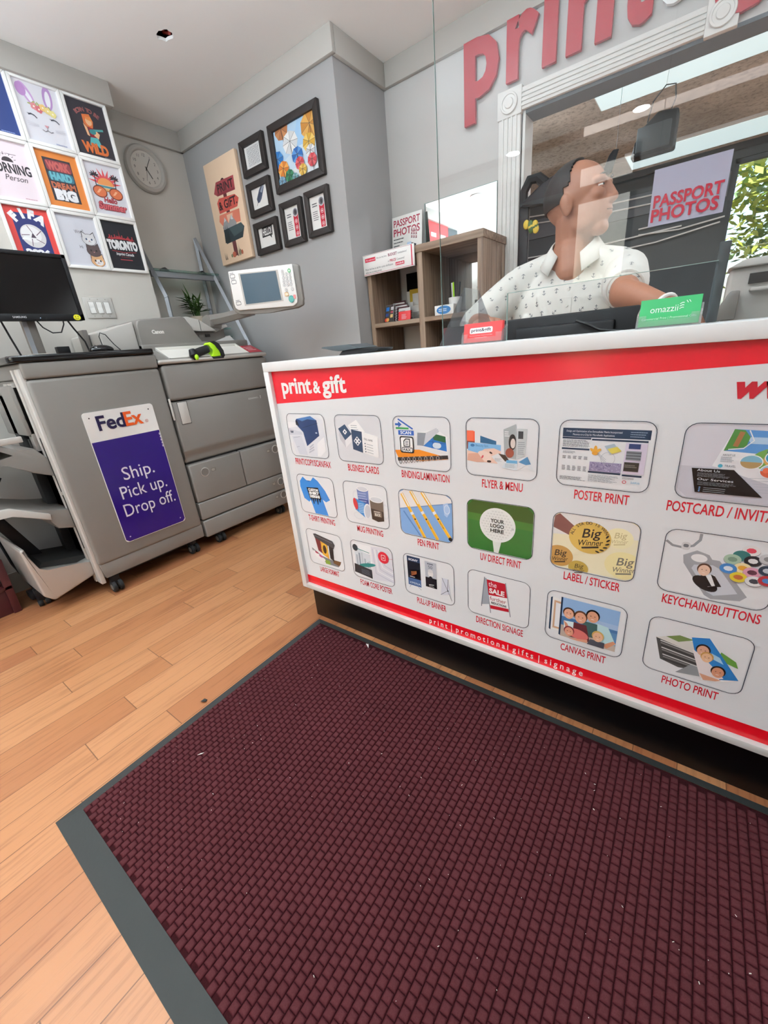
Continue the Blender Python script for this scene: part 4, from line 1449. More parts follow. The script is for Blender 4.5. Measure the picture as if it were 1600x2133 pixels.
# monitor
t_ = thing('desktop_monitor', 'black flat monitor on a grey post above the black board', 'monitor', (-2.82, 0.80, 1.318))
XM = -2.72
p_ = [at('X', XM, u, v) for u, v in ((137, 528), (178, 665), (-30, 674))]
ya, yb, za, zb = 0.50, 1.035, 1.482, 1.788
mb = MB().box(XM - 0.05, XM - 0.012, ya, yb, za, zb, 'black_plastic', bev=0.006)
mb.box(XM - 0.08, XM - 0.045, ya + 0.1, yb - 0.1, za + 0.05, zb - 0.06, 'black_plastic', bev=0.012)
mb.build('housing', t_)
mb = MB()
for q in ((ya, yb, zb - 0.018, zb), (ya, yb, za, za + 0.03), (ya, ya + 0.018, za, zb), (yb - 0.018, yb, za, zb)):
    mb.box(XM - 0.014, XM, q[0], q[1], q[2], q[3], 'black_plastic', bev=0.002)
A = Art(mb, (XM, 0, 0), U3, V3)
A.txt('SAMSUNG', 0.725, za + 0.011, 0.0085, '#c9c9cc', 'L', 0.02, w=0.055)
A.ell(0.836, za + 0.011, 0.0025, 0.0025, '#c8e4ff', 8)
mb.build('bezel', t_)
MB().box(XM - 0.014, XM - 0.006, ya + 0.016, yb - 0.016, za + 0.028, zb - 0.016, 'black_gloss').build('screen', t_)
mb = MB()
A = Art(mb, (XM, 0, 0), U3, V3, start=0.001)
A.ell(yb - 0.036, za + 0.014, 0.017, 0.014, '#e6e02a', 20)
A.ell(yb - 0.042, za + 0.018, 0.002, 0.003, '#2a2818', 8)
A.ell(yb - 0.030, za + 0.018, 0.002, 0.003, '#2a2818', 8)
A.line([(yb - 0.044, za + 0.011), (yb - 0.040, za + 0.007), (yb - 0.032, za + 0.007), (yb - 0.028, za + 0.011)], 0.002, '#2a2818')
mb.build('smiley_sticker', t_)['label'] = 'round yellow smiley sticker'
mb = MB().box(-2.80, -2.77, 0.765, 0.822, 1.325, 1.56, 'plastic_dark', bev=0.003)
mb.box(-2.772, -2.764, 0.765, 0.785, 1.325, 1.50, 'aluminium')
mb.build('stand_post', t_)
MB().lathe([(0.001, 0), (0.10, 0), (0.10, 0.006), (0.04, 0.012), (0.001, 0.012)], 'silver_plastic', (-2.80, 0.795, 1.3185), 'Z', 28).build('stand_base', t_)
mb = MB()
mb.tube([(-2.79, 0.83, 1.50), (-2.78, 0.85, 1.455), (-2.78, 0.885, 1.428), (-2.78, 0.925, 1.43), (-2.785, 0.95, 1.47), (-2.79, 0.955, 1.50)], 0.0032, 'wire_black')
mb.build('signal_cable', t_)
for k, pts in enumerate(([(-2.83, 0.70, 1.50), (-2.84, 0.715, 1.42), (-2.85, 0.735, 1.322)], [(-2.83, 0.985, 1.50), (-2.84, 1.01, 1.45), (-2.845, 1.045, 1.385), (-2.85, 1.055, 1.322)])):
    MB().tube(pts, 0.0045, 'wire_black').build('power_cable', t_)
# things on the black board
MB().box(-2.90, -2.86, 0.905, 0.965, 1.3185, 1.365, 'black_plastic', bev=0.003).build('small_box')
tag(bpy.data.objects['small_box'], 'small black square box on the board right of the monitor post', 'box')
t_ = thing('computer_mouse', 'black computer mouse at the front of the black board', 'mouse', (-2.70, 1.065, 1.3185))
mb = MB()
mb.ball((-2.70, 1.06, 1.330), (0.034, 0.062, 0.026), 'black_gloss', u=24, v=14)
for v in mb.bm.verts:
    v.co.z = max(v.co.z, 1.3187)
mb.build('body', t_)
MB().lathe([(0.002, -0.003), (0.007, -0.003), (0.007, 0.003), (0.002, 0.003)], 'plastic_dark', (-2.70, 1.03, 1.353), 'X', 14).build('scroll_wheel', t_)
MB().tube([(-2.70, 1.12, 1.324), (-2.72, 1.16, 1.323), (-2.74, 1.175, 1.326), (-2.745, 1.15, 1.36), (-2.745, 1.12, 1.41), (-2.745, 1.095, 1.42), (-2.745, 1.085, 1.40), (-2.745, 1.09, 1.34)], 0.0025, 'wire_black').build('mouse_cable', t_)
MB().box(-2.98, -2.90, 1.066, 1.094, 1.3185, 1.45, 'plastic_grey', bev=0.004).build('desk_box')
tag(bpy.data.objects['desk_box'], 'slim grey upright box behind the mouse', 'box')

# ---------------------------------------------------------------- colour copier
t_ = thing('copier', 'large grey office copier with scanner lid and control panel', 'copier', (-2.88, 1.7, 0))
COP = t_
CY0, CY1, CXB = 1.302, 2.09, -3.2
g_ = 'plastic_grey'
MB().prism([(CY0, 1.012), (CY1, 1.012), (CY1, 1.222), (CY0, 1.222)], 'X', CXB, XF, g_, bev=0.02, seg=4).build('upper_cover', t_)
mb = MB()
mb.prism([(CXB, 0.618), (XF - 0.022, 0.618), (XF - 0.022, 0.66), (XF, 0.70), (XF, 1.005), (CXB, 1.005)], 'Y', CY0, CY1, g_, bev=0.012, seg=3)
A = Art(mb, (XF, 0, 0), U3, V3)
A.gibber(1.86, 0.944, 1.95, 0.956, 2, '#d8d4ce', 0.3, 5)
A.rect(1.965, 0.940, 1.969, 0.962, '#d8d4ce')
door = mb.build('front_door', t_)
mb = MB()
mb.box(XF - 0.002, XF + 0.0015, 1.335, 1.40, 0.865, 1.002, 'seam')
mb.box(XF, XF + 0.004, 1.337, 1.397, 0.868, 1.0, 'plastic_light', bev=0.002)
mb.build('door_handle', door)
mb = MB().box(CXB, XF - 0.04, CY0 + 0.006, CY1 - 0.006, 0.08, 1.23, 'seam')
mb.build('inner_body', t_)
for y0, y1 in ((CY0, 1.696), (1.700, CY1)):
    MB().box(CXB, XF, y0, y1, 0.345, 0.606, g_, bev=0.01, seg=3).build('lower_door', t_)
MB().box(CXB, XF, CY0, CY1, 0.218, 0.341, g_, bev=0.008, seg=3).build('paper_drawer', t_)
MB().box(CXB, XF, CY0, CY1, 0.088, 0.210, g_, bev=0.010, seg=3).build('paper_drawer', t_)
for y, z in ((1.402, 0.536), (2.01, 0.548), (2.005, 0.284), (2.01, 0.171)):
    mb = MB()
    mb.lathe([(0.002, XF - 0.002), (0.031, XF - 0.002), (0.031, XF + 0.003), (0.027, XF + 0.004), (0.026, XF + 0.001), (0.002, XF + 0.001)], 'silver_plastic', (0, y, z), 'X', 28)
    mb.lathe([(0.001, XF + 0.0005), (0.025, XF + 0.0005), (0.024, XF + 0.003), (0.001, XF + 0.003)], 'plastic_dark', (0, y, z), 'X', 24)
    s_ = -1 if y > 1.5 else 1
    A = Art(mb, (XF, 0, 0), U3, V3)
    A.rect(y + s_ * 0.065 - 0.018, z - 0.012, y + s_ * 0.065 + 0.018, z + 0.012, '#6c645c')
    A.gibber(y + s_ * 0.065 - 0.014, z - 0.008, y + s_ * 0.065 + 0.014, z + 0.008, 2, '#c9c2b8', 0.4, 3)
    mb.build('lock_knob', t_)
MB().box(XF - 0.002, XF + 0.006, 1.288, 1.30, 0.90, 1.03, 'plastic_light', bev=0.003).build('latch', t_)
for x, y in ((-2.64, 1.42), (-2.66, 2.0), (-3.1, 1.42), (-3.1, 2.0)):
    caster(t_, x, y)
# chrome-like lip, sloping deck with sunken white tray, red label strip
MB().box(-2.66, XF + 0.006, CY0 - 0.012, CY1 + 0.004, 1.226, 1.252, 'silver_plastic', bev=0.011, seg=4).build('front_lip', t_)
MB().prism([(-2.588, 1.240), (-2.588, 1.252), (-2.735, 1.312), (-2.735, 1.240)], 'Y', CY0 - 0.004, CY1 - 0.004, 'plastic_grey', bev=0.002).build('sloping_deck', t_)
mb = MB()
mb.prism([(-2.592, 1.2535), (-2.592, 1.2555), (-2.732, 1.3125), (-2.732, 1.3105)], 'Y', 1.372, 1.955, 'tray_white')
for y in (1.372, 1.945):
    mb.prism([(-2.592, 1.254), (-2.592, 1.259), (-2.732, 1.328), (-2.732, 1.311)], 'Y', y, y + 0.010, 'tray_white', bev=0.001)
mb.box(-2.736, -2.728, 1.372, 1.955, 1.308, 1.328, 'tray_white', bev=0.001)
mb.box(-2.598, -2.592, 1.372, 1.955, 1.252, 1.261, 'tray_white', bev=0.001)
mb.build('document_tray', t_)
Vs = Vector((-0.147, 0, 0.060)).normalized()
mb = MB()
mb.prism([(-2.60, 1.2575), (-2.60, 1.2590), (-2.720, 1.3080), (-2.720, 1.3065)], 'Y', 1.968, 2.075, 'red_label')
A = Art(mb, Vector((-2.60, 0, 1.2590)), (0, 1, 0), Vs)
A.gibber(1.985, 0.03, 2.06, 0.11, 3, '#e6c4c8', 0.4, 6)
mb.build('warning_label', t_)['label'] = 'red instruction label'
# scanner unit and document feeder
mb = MB()
mb.box(CXB, -2.745, CY0 - 0.004, 2.075, 1.232, 1.30, g_, bev=0.004)
mb.box(CXB, -2.738, CY0, 2.07, 1.300, 1.350, g_, bev=0.008, seg=3)
mb.build('scanner_bed', t_)
hood = [(1.302, 1.292), (1.302, 1.455), (1.315, 1.482), (1.335, 1.490), (1.60, 1.505), (1.622, 1.497), (1.64, 1.46), (1.665, 1.39), (1.69, 1.355), (1.72, 1.345), (1.72, 1.30)]
mb = MB().prism(hood, 'X', CXB, -2.74, g_, bev=0.010, seg=3)
A = Art(mb, (-2.74, 0, 0), U3, V3)
A.txt('Canon', 1.383, 1.408, 0.020, '#ece9e4', 'L', 0.05, w=0.076)
fd = mb.build('feeder_hood', t_)
MB().prism([(1.10, 1.322), (1.10, 1.425), (1.30, 1.478), (1.30, 1.322)], 'X', CXB, -2.77, 'plastic_light', bev=0.006, seg=3).build('feeder_side', t_)
mb = MB()
mb.prism([(1.62, 1.503), (1.67, 1.511), (1.752, 1.493), (1.846, 1.436), (1.874, 1.418), (1.749, 1.420), (1.66, 1.425)], 'X', -3.1, -2.80, 'plastic_light', bev=0.004)
mb.box(-3.05, -2.798, 1.752, 1.754, 1.422, 1.49, 'seam')
mb.build('feeder_lid', t_)
mb = MB()
mb.prism([(1.846, 1.430), (1.975, 1.464), (1.985, 1.448), (1.875, 1.412)], 'X', -3.05, -2.82, 'plastic_light', bev=0.004)
mb.build('paper_tray', t_)
mb = MB()
mb.prism([(1.68, 1.35), (1.68, 1.42), (1.87, 1.415), (1.96, 1.44), (1.96, 1.36), (1.84, 1.35)], 'X', -3.1, -2.84, 'plastic_dark', bev=0.004)
mb.box(-2.842, -2.835, 1.80, 1.835, 1.385, 1.402, 'seam')
mb.box(-2.842, -2.835, 1.75, 1.785, 1.383, 1.40, 'plastic_grey')
mb.build('feeder_body', t_)
MB().prism([(1.84, 1.346), (1.985, 1.388), (2.02, 1.352)], 'X', -3.0, -2.82, 'paper_white', bev=0.001).build('tray_flap', t_)
# control panel on its arm
C = at('Y', 1.86, 555, 602)
az, el = math.radians(16), math.radians(-2)
n = Vector((math.sin(az) * math.cos(el), -math.cos(az) * math.cos(el), math.sin(el)))
Uv = Vector((math.cos(az), math.sin(az), 0))
Vv = n.cross(Uv)
def onp(u, v):
    q = Vector(((u - 800) / FPX, (v - 1066.5) / FPX, 1.0))
    ry = r * q.x + d * q.y + f * q.z
    w = EYE + ry * ((C - EYE).dot(n) / ry.dot(n))
    return ((w - C).dot(Uv), (w - C).dot(Vv))
XFp = Matrix((Uv, Vv, n)).transposed().to_4x4()
XFp.translation = C
pn = MB()
pn.xf = XFp
hull = [onp(*p_) for p_ in ((474, 566), (560, 555), (614, 548), (622, 552), (631, 622), (632, 635), (620, 642), (560, 652), (500, 656), (489, 650), (484, 640))]
pn.prism(hull, 'Z', -0.022, 0.0, g_, bev=0.008, seg=3)
pan = pn.build('control_panel', t_)
pw = MB()
pw.xf = XFp
fpts = [onp(*p_) for p_ in ((477, 566), (610, 550), (621, 620), (621, 631), (613, 638), (500, 647), (493, 642), (490, 634))]
pw.prism(fpts, 'Z', 0.001, 0.012, 'paper_white', bev=0.005, seg=3)
A = Art(pw, C + n * 0.012, Uv, Vv)
for u, v, w_ in ((487, 576, 10), (490, 588, 9), (500, 632, 9)):
    p_ = onp(u, v)
    A.line(A.rr(p_[0] - 0.017, p_[1] - 0.009, p_[0] + 0.017, p_[1] + 0.009, 0.004), 0.003, '#55585c', True)
    A.gibber(p_[0] - 0.018, p_[1] + 0.013, p_[0] + 0.018, p_[1] + 0.019, 1, '#8a8d90', 0.6, 4)
keys = [(592 + 7 * c + 1.0 * rr_, 572 - 1.0 * c + 7.4 * rr_) for rr_ in range(4) for c in range(3)] + [(591, 566), (599, 604), (612, 602)]
for u, v in keys:
    p_ = onp(u, v)
    A.ell(p_[0], p_[1], 0.0088, 0.0088, '#8d9094', 16)
    A.ell(p_[0], p_[1], 0.0070, 0.0070, '#e6e6e4', 16)
    A.ell(p_[0], p_[1], 0.0020, 0.0030, '#5a5d60', 8)
p_ = onp(605, 564)
A.ell(p_[0], p_[1], 0.010, 0.010, '#3fae62', 18)
A.ell(p_[0], p_[1], 0.006, 0.006, '#d8f0de', 16)
p_ = onp(600, 613)
A.rrect(p_[0] - 0.013, p_[1] - 0.010, p_[0] + 0.013, p_[1] + 0.010, 0.004, '#d0a060')
A.rrect(p_[0] - 0.010, p_[1] - 0.007, p_[0] + 0.010, p_[1] + 0.007, 0.003, '#f2e4cc')
p_ = onp(610, 623)
A.ell(p_[0], p_[1], 0.019, 0.019, '#3f8f8a', 22)
A.ell(p_[0], p_[1], 0.015, 0.015, '#63b0a8', 22)
p_ = onp(616.5, 618)
A.rrect(p_[0] - 0.008, p_[1] - 0.010, p_[0] + 0.008, p_[1] + 0.010, 0.003, '#e08a8a')
pw.build('keypad_face', pan)
ps = MB()
ps.xf = XFp
ps.prism([onp(*p_) for p_ in ((499, 570), (581, 562), (593, 627), (513, 637))], 'Z', 0.010, 0.0135, 'plastic_light')
ps.prism([onp(*p_) for p_ in ((503, 572), (577, 564.5), (589, 625), (516, 634))], 'Z', 0.0135, 0.0142, 'screen_teal')
ps.build('touch_screen', pan)
mb = MB()
a0 = Vector((-2.84, 1.88, 1.44))
a1 = XFp @ Vector((-0.17, -0.10, -0.05))
mb.tube([a0, a0 + Vector((0.02, 0, 0.05)), a0 + (a1 - a0) * 0.35 + Vector((0, 0, 0.03)), a1], [0.040, 0.042, 0.034, 0.030], g_, 6)
mb.build('panel_arm', t_)
MB().lathe([(0.002, -0.045), (0.05, -0.045), (0.055, -0.03), (0.055, 0.03), (0.05, 0.045), (0.002, 0.045)], g_, (-2.85, 1.88, 1.47), 'Y', 24).build('arm_joint', t_)
# barcode scanner lying in the tray
t_ = thing('barcode_scanner', 'black and lime green barcode scanner lying in the white copier tray', 'scanner', (-2.64, 1.65, 1.275))
def px3(u, v, x=-2.600):
    return at('X', x, u, v)
mb = MB()
mb.tube([px3(404, 738, -2.585), px3(418, 732), px3(432, 727)], [0.026, 0.026, 0.024], 'black_rubber', 12)
mb.build('handle', t_)
mb = MB()
p0, p1, p2, p3 = px3(401, 731, -2.61), px3(409, 744, -2.61), px3(412, 739, -2.61), px3(418, 737, -2.61)
mb.tube([px3(399, 728, -2.580), px3(403, 738, -2.572), px3(410, 746, -2.570)], [0.018, 0.028, 0.02], 'black_plastic', 12)
mb.build('base_cap', t_)
mb = MB().ball(px3(410, 744, -2.548), (0.008, 0.013, 0.017), 'lime')
mb.build('trigger_key', t_)
mb = MB()
mb.prism([tuple(px3(*q)[1:]) for q in ((427, 718), (432, 713), (441, 714), (449, 722), (455, 736), (456, 742), (440, 745), (436, 741), (441, 735), (440, 727), (434, 722))], 'X', -2.632, -2.572, 'lime', bev=0.008, seg=3)
mb.build('shell', t_)
mb = MB()
mb.prism([tuple(px3(*q)[1:]) for q in ((432, 713), (441, 710), (452, 716), (460, 730), (465, 742), (458, 744), (452, 732), (446, 722))], 'X', -2.637, -2.569, 'black_rubber', bev=0.008, seg=3)
mb.prism([tuple(px3(*q)[1:]) for q in ((436, 743), (463, 742), (462, 746), (440, 748))], 'X', -2.632, -2.572, 'black_rubber', bev=0.003)
mb.build('bumper', t_)
# ---------------------------------------------------------------- shelf of two A frames with glass boards, plant
t_ = thing('a_frame_shelf', 'silver A frame shelf with glass boards behind the copier', 'shelf', (-3.34, 2.06, 0))
def leg(a, b_):
    MB().tube([a, b_], 0.017, 'aluminium', 4).build('leg', t_)
yR = 2.30
TX, TZ = -3.462, 2.155
for yy in (yR, 1.80):
    leg((TX, yy, TZ), (TX, yy, 0.0))
    zb_ = 1.10 if yy > 2 else 1.68
    leg((TX, yy, TZ), (TX + 0.525 * (TZ - zb_), yy, zb_))
    if yy < 2:
        leg((-3.218, yy, 1.69), (-3.218, yy, 0.0))
    else:
        leg((TX + 0.525 * (TZ - zb_), yy, zb_ + 0.01), (TX + 0.525 * (TZ - zb_), yy, 0.0))
for z, dx in ((1.87, 0.03), (1.40, 0.05)):
    MB().box(-3.45, -3.30 + dx * 0.5, 1.80, yR + 0.03, z, z + 0.012, 'shelf_glass').build('glass_board', t_)
    MB().box(-3.325, -3.30, 1.78, yR + 0.04, z - 0.04, z - 0.001, 'aluminium', bev=0.003).build('cross_rail', t_)
for k, (u, v) in enumerate(((345, 571), (422, 575))):
    p_ = at('X', -3.38, u, v)
    mb = MB().prism([(p_.y - 0.03, 1.8825), (p_.y + 0.035, 1.8825), (p_.y + 0.02, 1.895), (p_.y + 0.0, 1.91), (p_.y - 0.02, 1.906)], 'X', -3.41, -3.36, 'black_plastic', bev=0.003)
    o_ = mb.build('clip')
    tag(o_, ('small black clip at the left end of the upper glass board', 'flat black clip at the right end of the upper glass board')[k], 'clip')
t_ = thing('potted_plant', 'bushy green bamboo plant in a small pot behind the copier feeder', 'plant', (-3.34, 2.19, 1.48))
pb = at('X', -3.34, 414, 668)
MB().box(-3.45, -3.27, 1.80, yR + 0.03, pb.z - 0.0735, pb.z - 0.0615, 'shelf_glass').build('glass_board', bpy.data.objects['a_frame_shelf'])
MB().lathe([(0.001, -0.06), (0.045, -0.06), (0.055, 0.03), (0.05, 0.03), (0.045, 0.015), (0.001, 0.012)], 'terracotta', pb, 'Z', 20).build('pot', t_)
rd = random.Random(5)
mb = MB()
ms = MB()
for i in range(11):
    a, q = rd.uniform(0, 6.28), rd.uniform(0.0, 0.03)
    b0 = pb + Vector((q * math.cos(a), q * math.sin(a), 0.01))
    hh = rd.uniform(0.06, 0.15)
    tip = b0 + Vector((0.2 * hh * math.cos(a), 0.2 * hh * math.sin(a), hh))
    ms.tube([b0, tip], 0.004, 'leaf_dark', 6)
    for j in range(7):
        aa = rd.uniform(0, 6.28)
        L = rd.uniform(0.06, 0.13)
        up = rd.uniform(0.1, 0.9)
        st = b0.lerp(tip, rd.uniform(0.4, 1))
        dr = Vector((math.cos(aa) * 0.6, math.sin(aa), up)).normalized()
        sd = dr.cross(Vector((0, 0, 1))).normalized() * 0.0085
        m1 = st + dr * L * 0.45
        e1 = st + dr * L + Vector((0, 0, -0.02 * (1 - up)))
        mb.quad(st, m1 + sd, e1, m1 - sd, 'leaf_dark')
mb.quad(pb + Vector((0, -0.02, 0.13)), pb + Vector((0.0, -0.05, 0.20)), pb + Vector((0, -0.065, 0.27)), pb + Vector((0, -0.035, 0.20)), 'leaf_dark')
mb.build('foliage', t_)
ms.build('stem', t_)
# ---------------------------------------------------------------- maroon cabinet at the left edge, light switch
t_ = thing('maroon_cabinet', 'dark maroon painted wooden cabinet corner at the left edge', 'cabinet', (-3.05, 0.0, 0))
MB().box(-3.19, -2.915, -0.5, 0.285, 0.0, 0.145, 'maroon_paint', bev=0.003).build('plinth', t_)
MB().box(-3.19, -2.93, -0.5, 0.275, 0.165, 0.30, 'maroon_paint', bev=0.003).build('case', t_)
MB().box(-2.932, -2.925, -0.45, 0.215, 0.19, 0.29, 'terracotta').build('front_panel', t_)
MB().box(-3.19, -2.90, -0.5, 0.31, 0.145, 0.165, 'maroon_paint', bev=0.002).build('shelf_board', t_)
MB().prism([(0.268, 0.0), (0.304, 0.0), (0.318, 0.32), (0.284, 0.32)], 'X', -2.93, -2.9, 'maroon_paint', bev=0.002).build('corner_post', t_)
t_ = thing('light_switch', 'white triple rocker light switch plate under the poster frames', 'light switch', (XL, 1.325, 1.545))
MB().box(XL, XL + 0.006, 1.238, 1.412, 1.543, 1.665, 'plastic_light', bev=0.004, seg=3).build('wall_plate', t_)
for y in (1.281, 1.326, 1.371):
    mb = MB().prism([(XL + 0.005, 1.572), (XL + 0.011, 1.572), (XL + 0.007, 1.604), (XL + 0.010, 1.638), (XL + 0.005, 1.638)], 'Y', y - 0.015, y + 0.015, 'frame_white', bev=0.001)
    A = Art(mb, (XL + 0.006, 0, 0), U3, V3)
    A.line([(y - 0.0165, 1.570), (y + 0.0165, 1.570), (y + 0.0165, 1.640), (y - 0.0165, 1.640)], 0.002, '#6a665f', True)
    for z in (1.556, 1.654):
        A.ell(y, z, 0.003, 0.003, '#8d8980', 8)
    mb.build('rocker', t_)
for k, (pts, lb) in enumerate((([(-3.17, 0.35, 0.75), (-3.16, 0.36, 0.5), (-3.15, 0.38, 0.2), (-3.12, 0.42, 0.012)], 'black cable hanging down the wall behind the lower trays, left one'), ([(-3.17, 0.50, 0.70), (-3.15, 0.44, 0.62), (-3.15, 0.42, 0.5), (-3.12, 0.46, 0.012)], 'black looped cable behind the lower trays beside the cabinet'))):
    tag(MB().tube(pts, 0.007, 'wire_black').build('power_cord'), lb, 'cable')
# cut wires in the ceiling hole
t_ = thing('ceiling_wiring', 'red cable and grey conduit showing inside the torn ceiling hole', 'wiring', (HX, HY, ZC + 0.02))
MB().tube([(HX - 0.06, HY + 0.035, ZC + 0.05), (HX + 0.0, HY + 0.030, ZC + 0.022), (HX + 0.07, HY + 0.01, ZC + 0.05)], 0.009, 'wire_red').build('red_cable', t_)
MB().tube([(HX + 0.03, HY - 0.08, ZC + 0.06), (HX + 0.02, HY, ZC + 0.05), (HX + 0.03, HY + 0.08, ZC + 0.07)], 0.018, 'wire_grey').build('conduit', t_)
MB().tube([(HX - 0.03, HY - 0.02, ZC + 0.03), (HX - 0.01, HY - 0.03, ZC + 0.02), (HX + 0.0, HY - 0.01, ZC + 0.018), (HX - 0.015, HY + 0.01, ZC + 0.03)], 0.003, 'wire_red').build('loose_wire', t_)
# ---------------------------------------------------------------- white framed posters on the left wall
GP, GZ0, GW, GH = XL, 1.825, 0.245, 0.3033
def frame_parts(t_, O, U, V, w, h, bar, m, depth):
    """four mitred bars round an opening, built on a wall plane"""
    U, V = Vector(U), Vector(V)
    n_ = U.cross(V)
    X_ = Matrix((U, V, n_)).transposed().to_4x4()
    X_.translation = Vector(O)
    mb = MB()
    mb.xf = X_
    for pts in ([(0, 0), (w, 0), (w - bar, bar), (bar, bar)], [(0, h), (bar, h - bar), (w - bar, h - bar), (w, h)], [(0, 0), (bar, bar), (bar, h - bar), (0, h)], [(w, 0), (w, h), (w - bar, h - bar), (w - bar, bar)]):
        mb.prism(pts, 'Z', 0.001, depth, m, bev=0.0025)
    fr_ = mb.build('frame', t_)
    return X_
def poster(i, j, label, fn, bg_):
    """column i, row j (0 top) of the block; art is drawn in a 100 wide, 130 high space"""
    y0 = 1.708 - GW * (3 - i) - 0.001
    z0 = GZ0 + GH * (2 - j)
    w, h, bar = GW - 0.002, GH - 0.002, 0.017
    t_ = thing('framed_poster', label, 'framed poster', (XL, y0 + w / 2, z0), 'white framed posters on the left wall')
    X_ = frame_parts(t_, (XL, y0, z0), (0, 1, 0), (0, 0, 1), w, h, bar, 'frame_white', 0.018)
    mb = MB()
    mb.box(XL + 0.001, XL + 0.004, y0 + bar - 0.003, y0 + w - bar + 0.003, z0 + bar - 0.003, z0 + h - bar + 0.003, 'paper_white')
    A = Art(mb, (XL + 0.004, 0, 0), U3, V3)
    k = (w - 2 * bar + 0.004) / 100
    hh = (h - 2 * bar + 0.004) / k
    A.frame(y0 + bar - 0.002, z0 + bar - 0.002, k, (0, 0, 100, hh))
    A.rect(0, 0, 100, hh, bg_)
    fn(A, hh)
    mb.build('print', t_)
def p_navy(a, h):
    a.gibber(60, 4, 96, 7, 1, '#8fa0cc', 0.5)
def p_bunny(a, h):
    a.ell(28, 102, 10, 24, '#c9a2d0', rot=24)
    a.ell(30, 98, 5, 15, '#e9e6ee', rot=24)
    a.ell(17, 108, 11, 14, '#b98cc4')
    a.ell(74, 104, 11, 26, '#b792c6', rot=-8)
    a.ell(74, 102, 6, 18, '#ece9f0', rot=-8)
    for k in range(9):
        a.ell(30 + 6 * k, 82 - 0.8 * k + 4 * (k % 2), 7, 2.2, '#a8ad74', 10, rot=40 * k)
    for x, y, c in ((36, 78, '#d98a8e'), (46, 74, '#cf6f78'), (56, 80, '#eac27a'), (66, 76, '#e6cf86'), (76, 72, '#e4d88e')):
        for q in range(5):
            a.ell(x + 4 * math.cos(q * 1.256), y + 4 * math.sin(q * 1.256), 4.2, 4.2, c, 10)
        a.ell(x, y, 2, 2, '#f6ecd8', 8)
    for x, s_ in ((26, 1), (76, -1)):
        a.line([(x - 9, 57), (x - 3, 60), (x + 4, 58), (x + 9, 53)], 2.2, '#3a3a44')
        for q in range(3):
            a.line([(x - 8 + 3 * q, 58), (x - 11 + 3 * q, 60)], 1, '#3a3a44')
    a.poly([(47, 42), (57, 42), (52, 36)], '#cf8f96')
    a.line([(52, 36), (52, 32), (46, 28), (40, 31)], 1.2, '#5a5058')
    a.line([(52, 32), (58, 28), (64, 31)], 1.2, '#5a5058')
    for q in range(3):
        a.line([(10, 42 - 4 * q), (34, 39 - 2 * q)], 0.5, '#b9b4bc')
        a.line([(70, 37 - 2 * q), (94, 40 - 4 * q)], 0.5, '#b9b4bc')
    a.gibber(62, 4, 96, 7, 1, '#8f96b8', 0.5)
def p_wild(a, h):
    a.arc('BORN TO BE', 52, 62, 42, 128, 54, 9, '#9a5a58', 0.04)
    a.poly([(36, 96), (56, 100), (62, 84), (58, 70), (48, 64), (36, 76)], '#d9733f')
    a.ell(50, 82, 8, 9, '#e8b48a')
    a.poly([(42, 92), (58, 94), (60, 84), (46, 86)], '#e08a4a')
    a.poly([(34, 76), (42, 68), (44, 48), (38, 50)], '#e8b48a')
    a.poly([(44, 70), (60, 68), (62, 48), (46, 46)], '#8f2a34')
    a.poly([(60, 68), (72, 58), (66, 46), (56, 52)], '#e8b48a')
    a.line([(48, 62), (84, 70)], 5, '#4f9a9a')
    a.ell(54, 60, 9, 6, '#3d8a8c', rot=10)
    a.poly([(44, 46), (64, 48), (72, 22), (60, 26), (54, 36), (48, 22), (38, 28)], '#5ab0b0')
    a.txt('WiLD', 50, 10, 22, '#d9713a', 'C', 0.06, w=68)
    a.gibber(70, 3, 96, 6, 1, '#8a8a94', 0.5)
def p_morning(a, h):
    a.txt('just not a', 30, 96, 8, '#3a3236', 'C', w=34)
    a.line([(52, 99), (72, 99)], 1, '#3a3236')
    a.ell(50, 82, 12, 10, '#3a3236', a0=0, a1=180)
    for q in range(7):
        an = math.radians(20 + 23 * q)
        a.line([(50 + 15 * math.cos(an), 83 + 13 * math.sin(an)), (50 + 20 * math.cos(an), 83 + 17 * math.sin(an))], 1, '#3a3236')
    a.txt('MORNING', 50, 58, 20, '#2e2a2e', 'C', 0.03, w=88)
    a.txt('Person', 56, 42, 12, '#3a3236', 'C', w=46, shear=0.25)
    a.gibber(62, 4, 96, 7, 1, '#b98c96', 0.5)
def p_work(a, h):
    a.rect(16, 15, 82, h - 15, '#35333a')
    a.rrect(20, 84, 80, 108, 6, '#8a3f44')
    a.txt('WORK', 49, 87, 17, '#c0605c', 'C', 0.07, w=54)
    a.rrect(20, 62, 80, 82, 6, '#3d6f80')
    a.txt('HARD', 49, 64, 16, '#6ab0bc', 'C', 0.07, w=52)
    a.txt('DREAM', 49, 45, 13, '#c06a4a', 'C', 0.05, w=58)
    a.txt('BIG', 49, 20, 21, '#ecebee', 'C', 0.09, w=54)
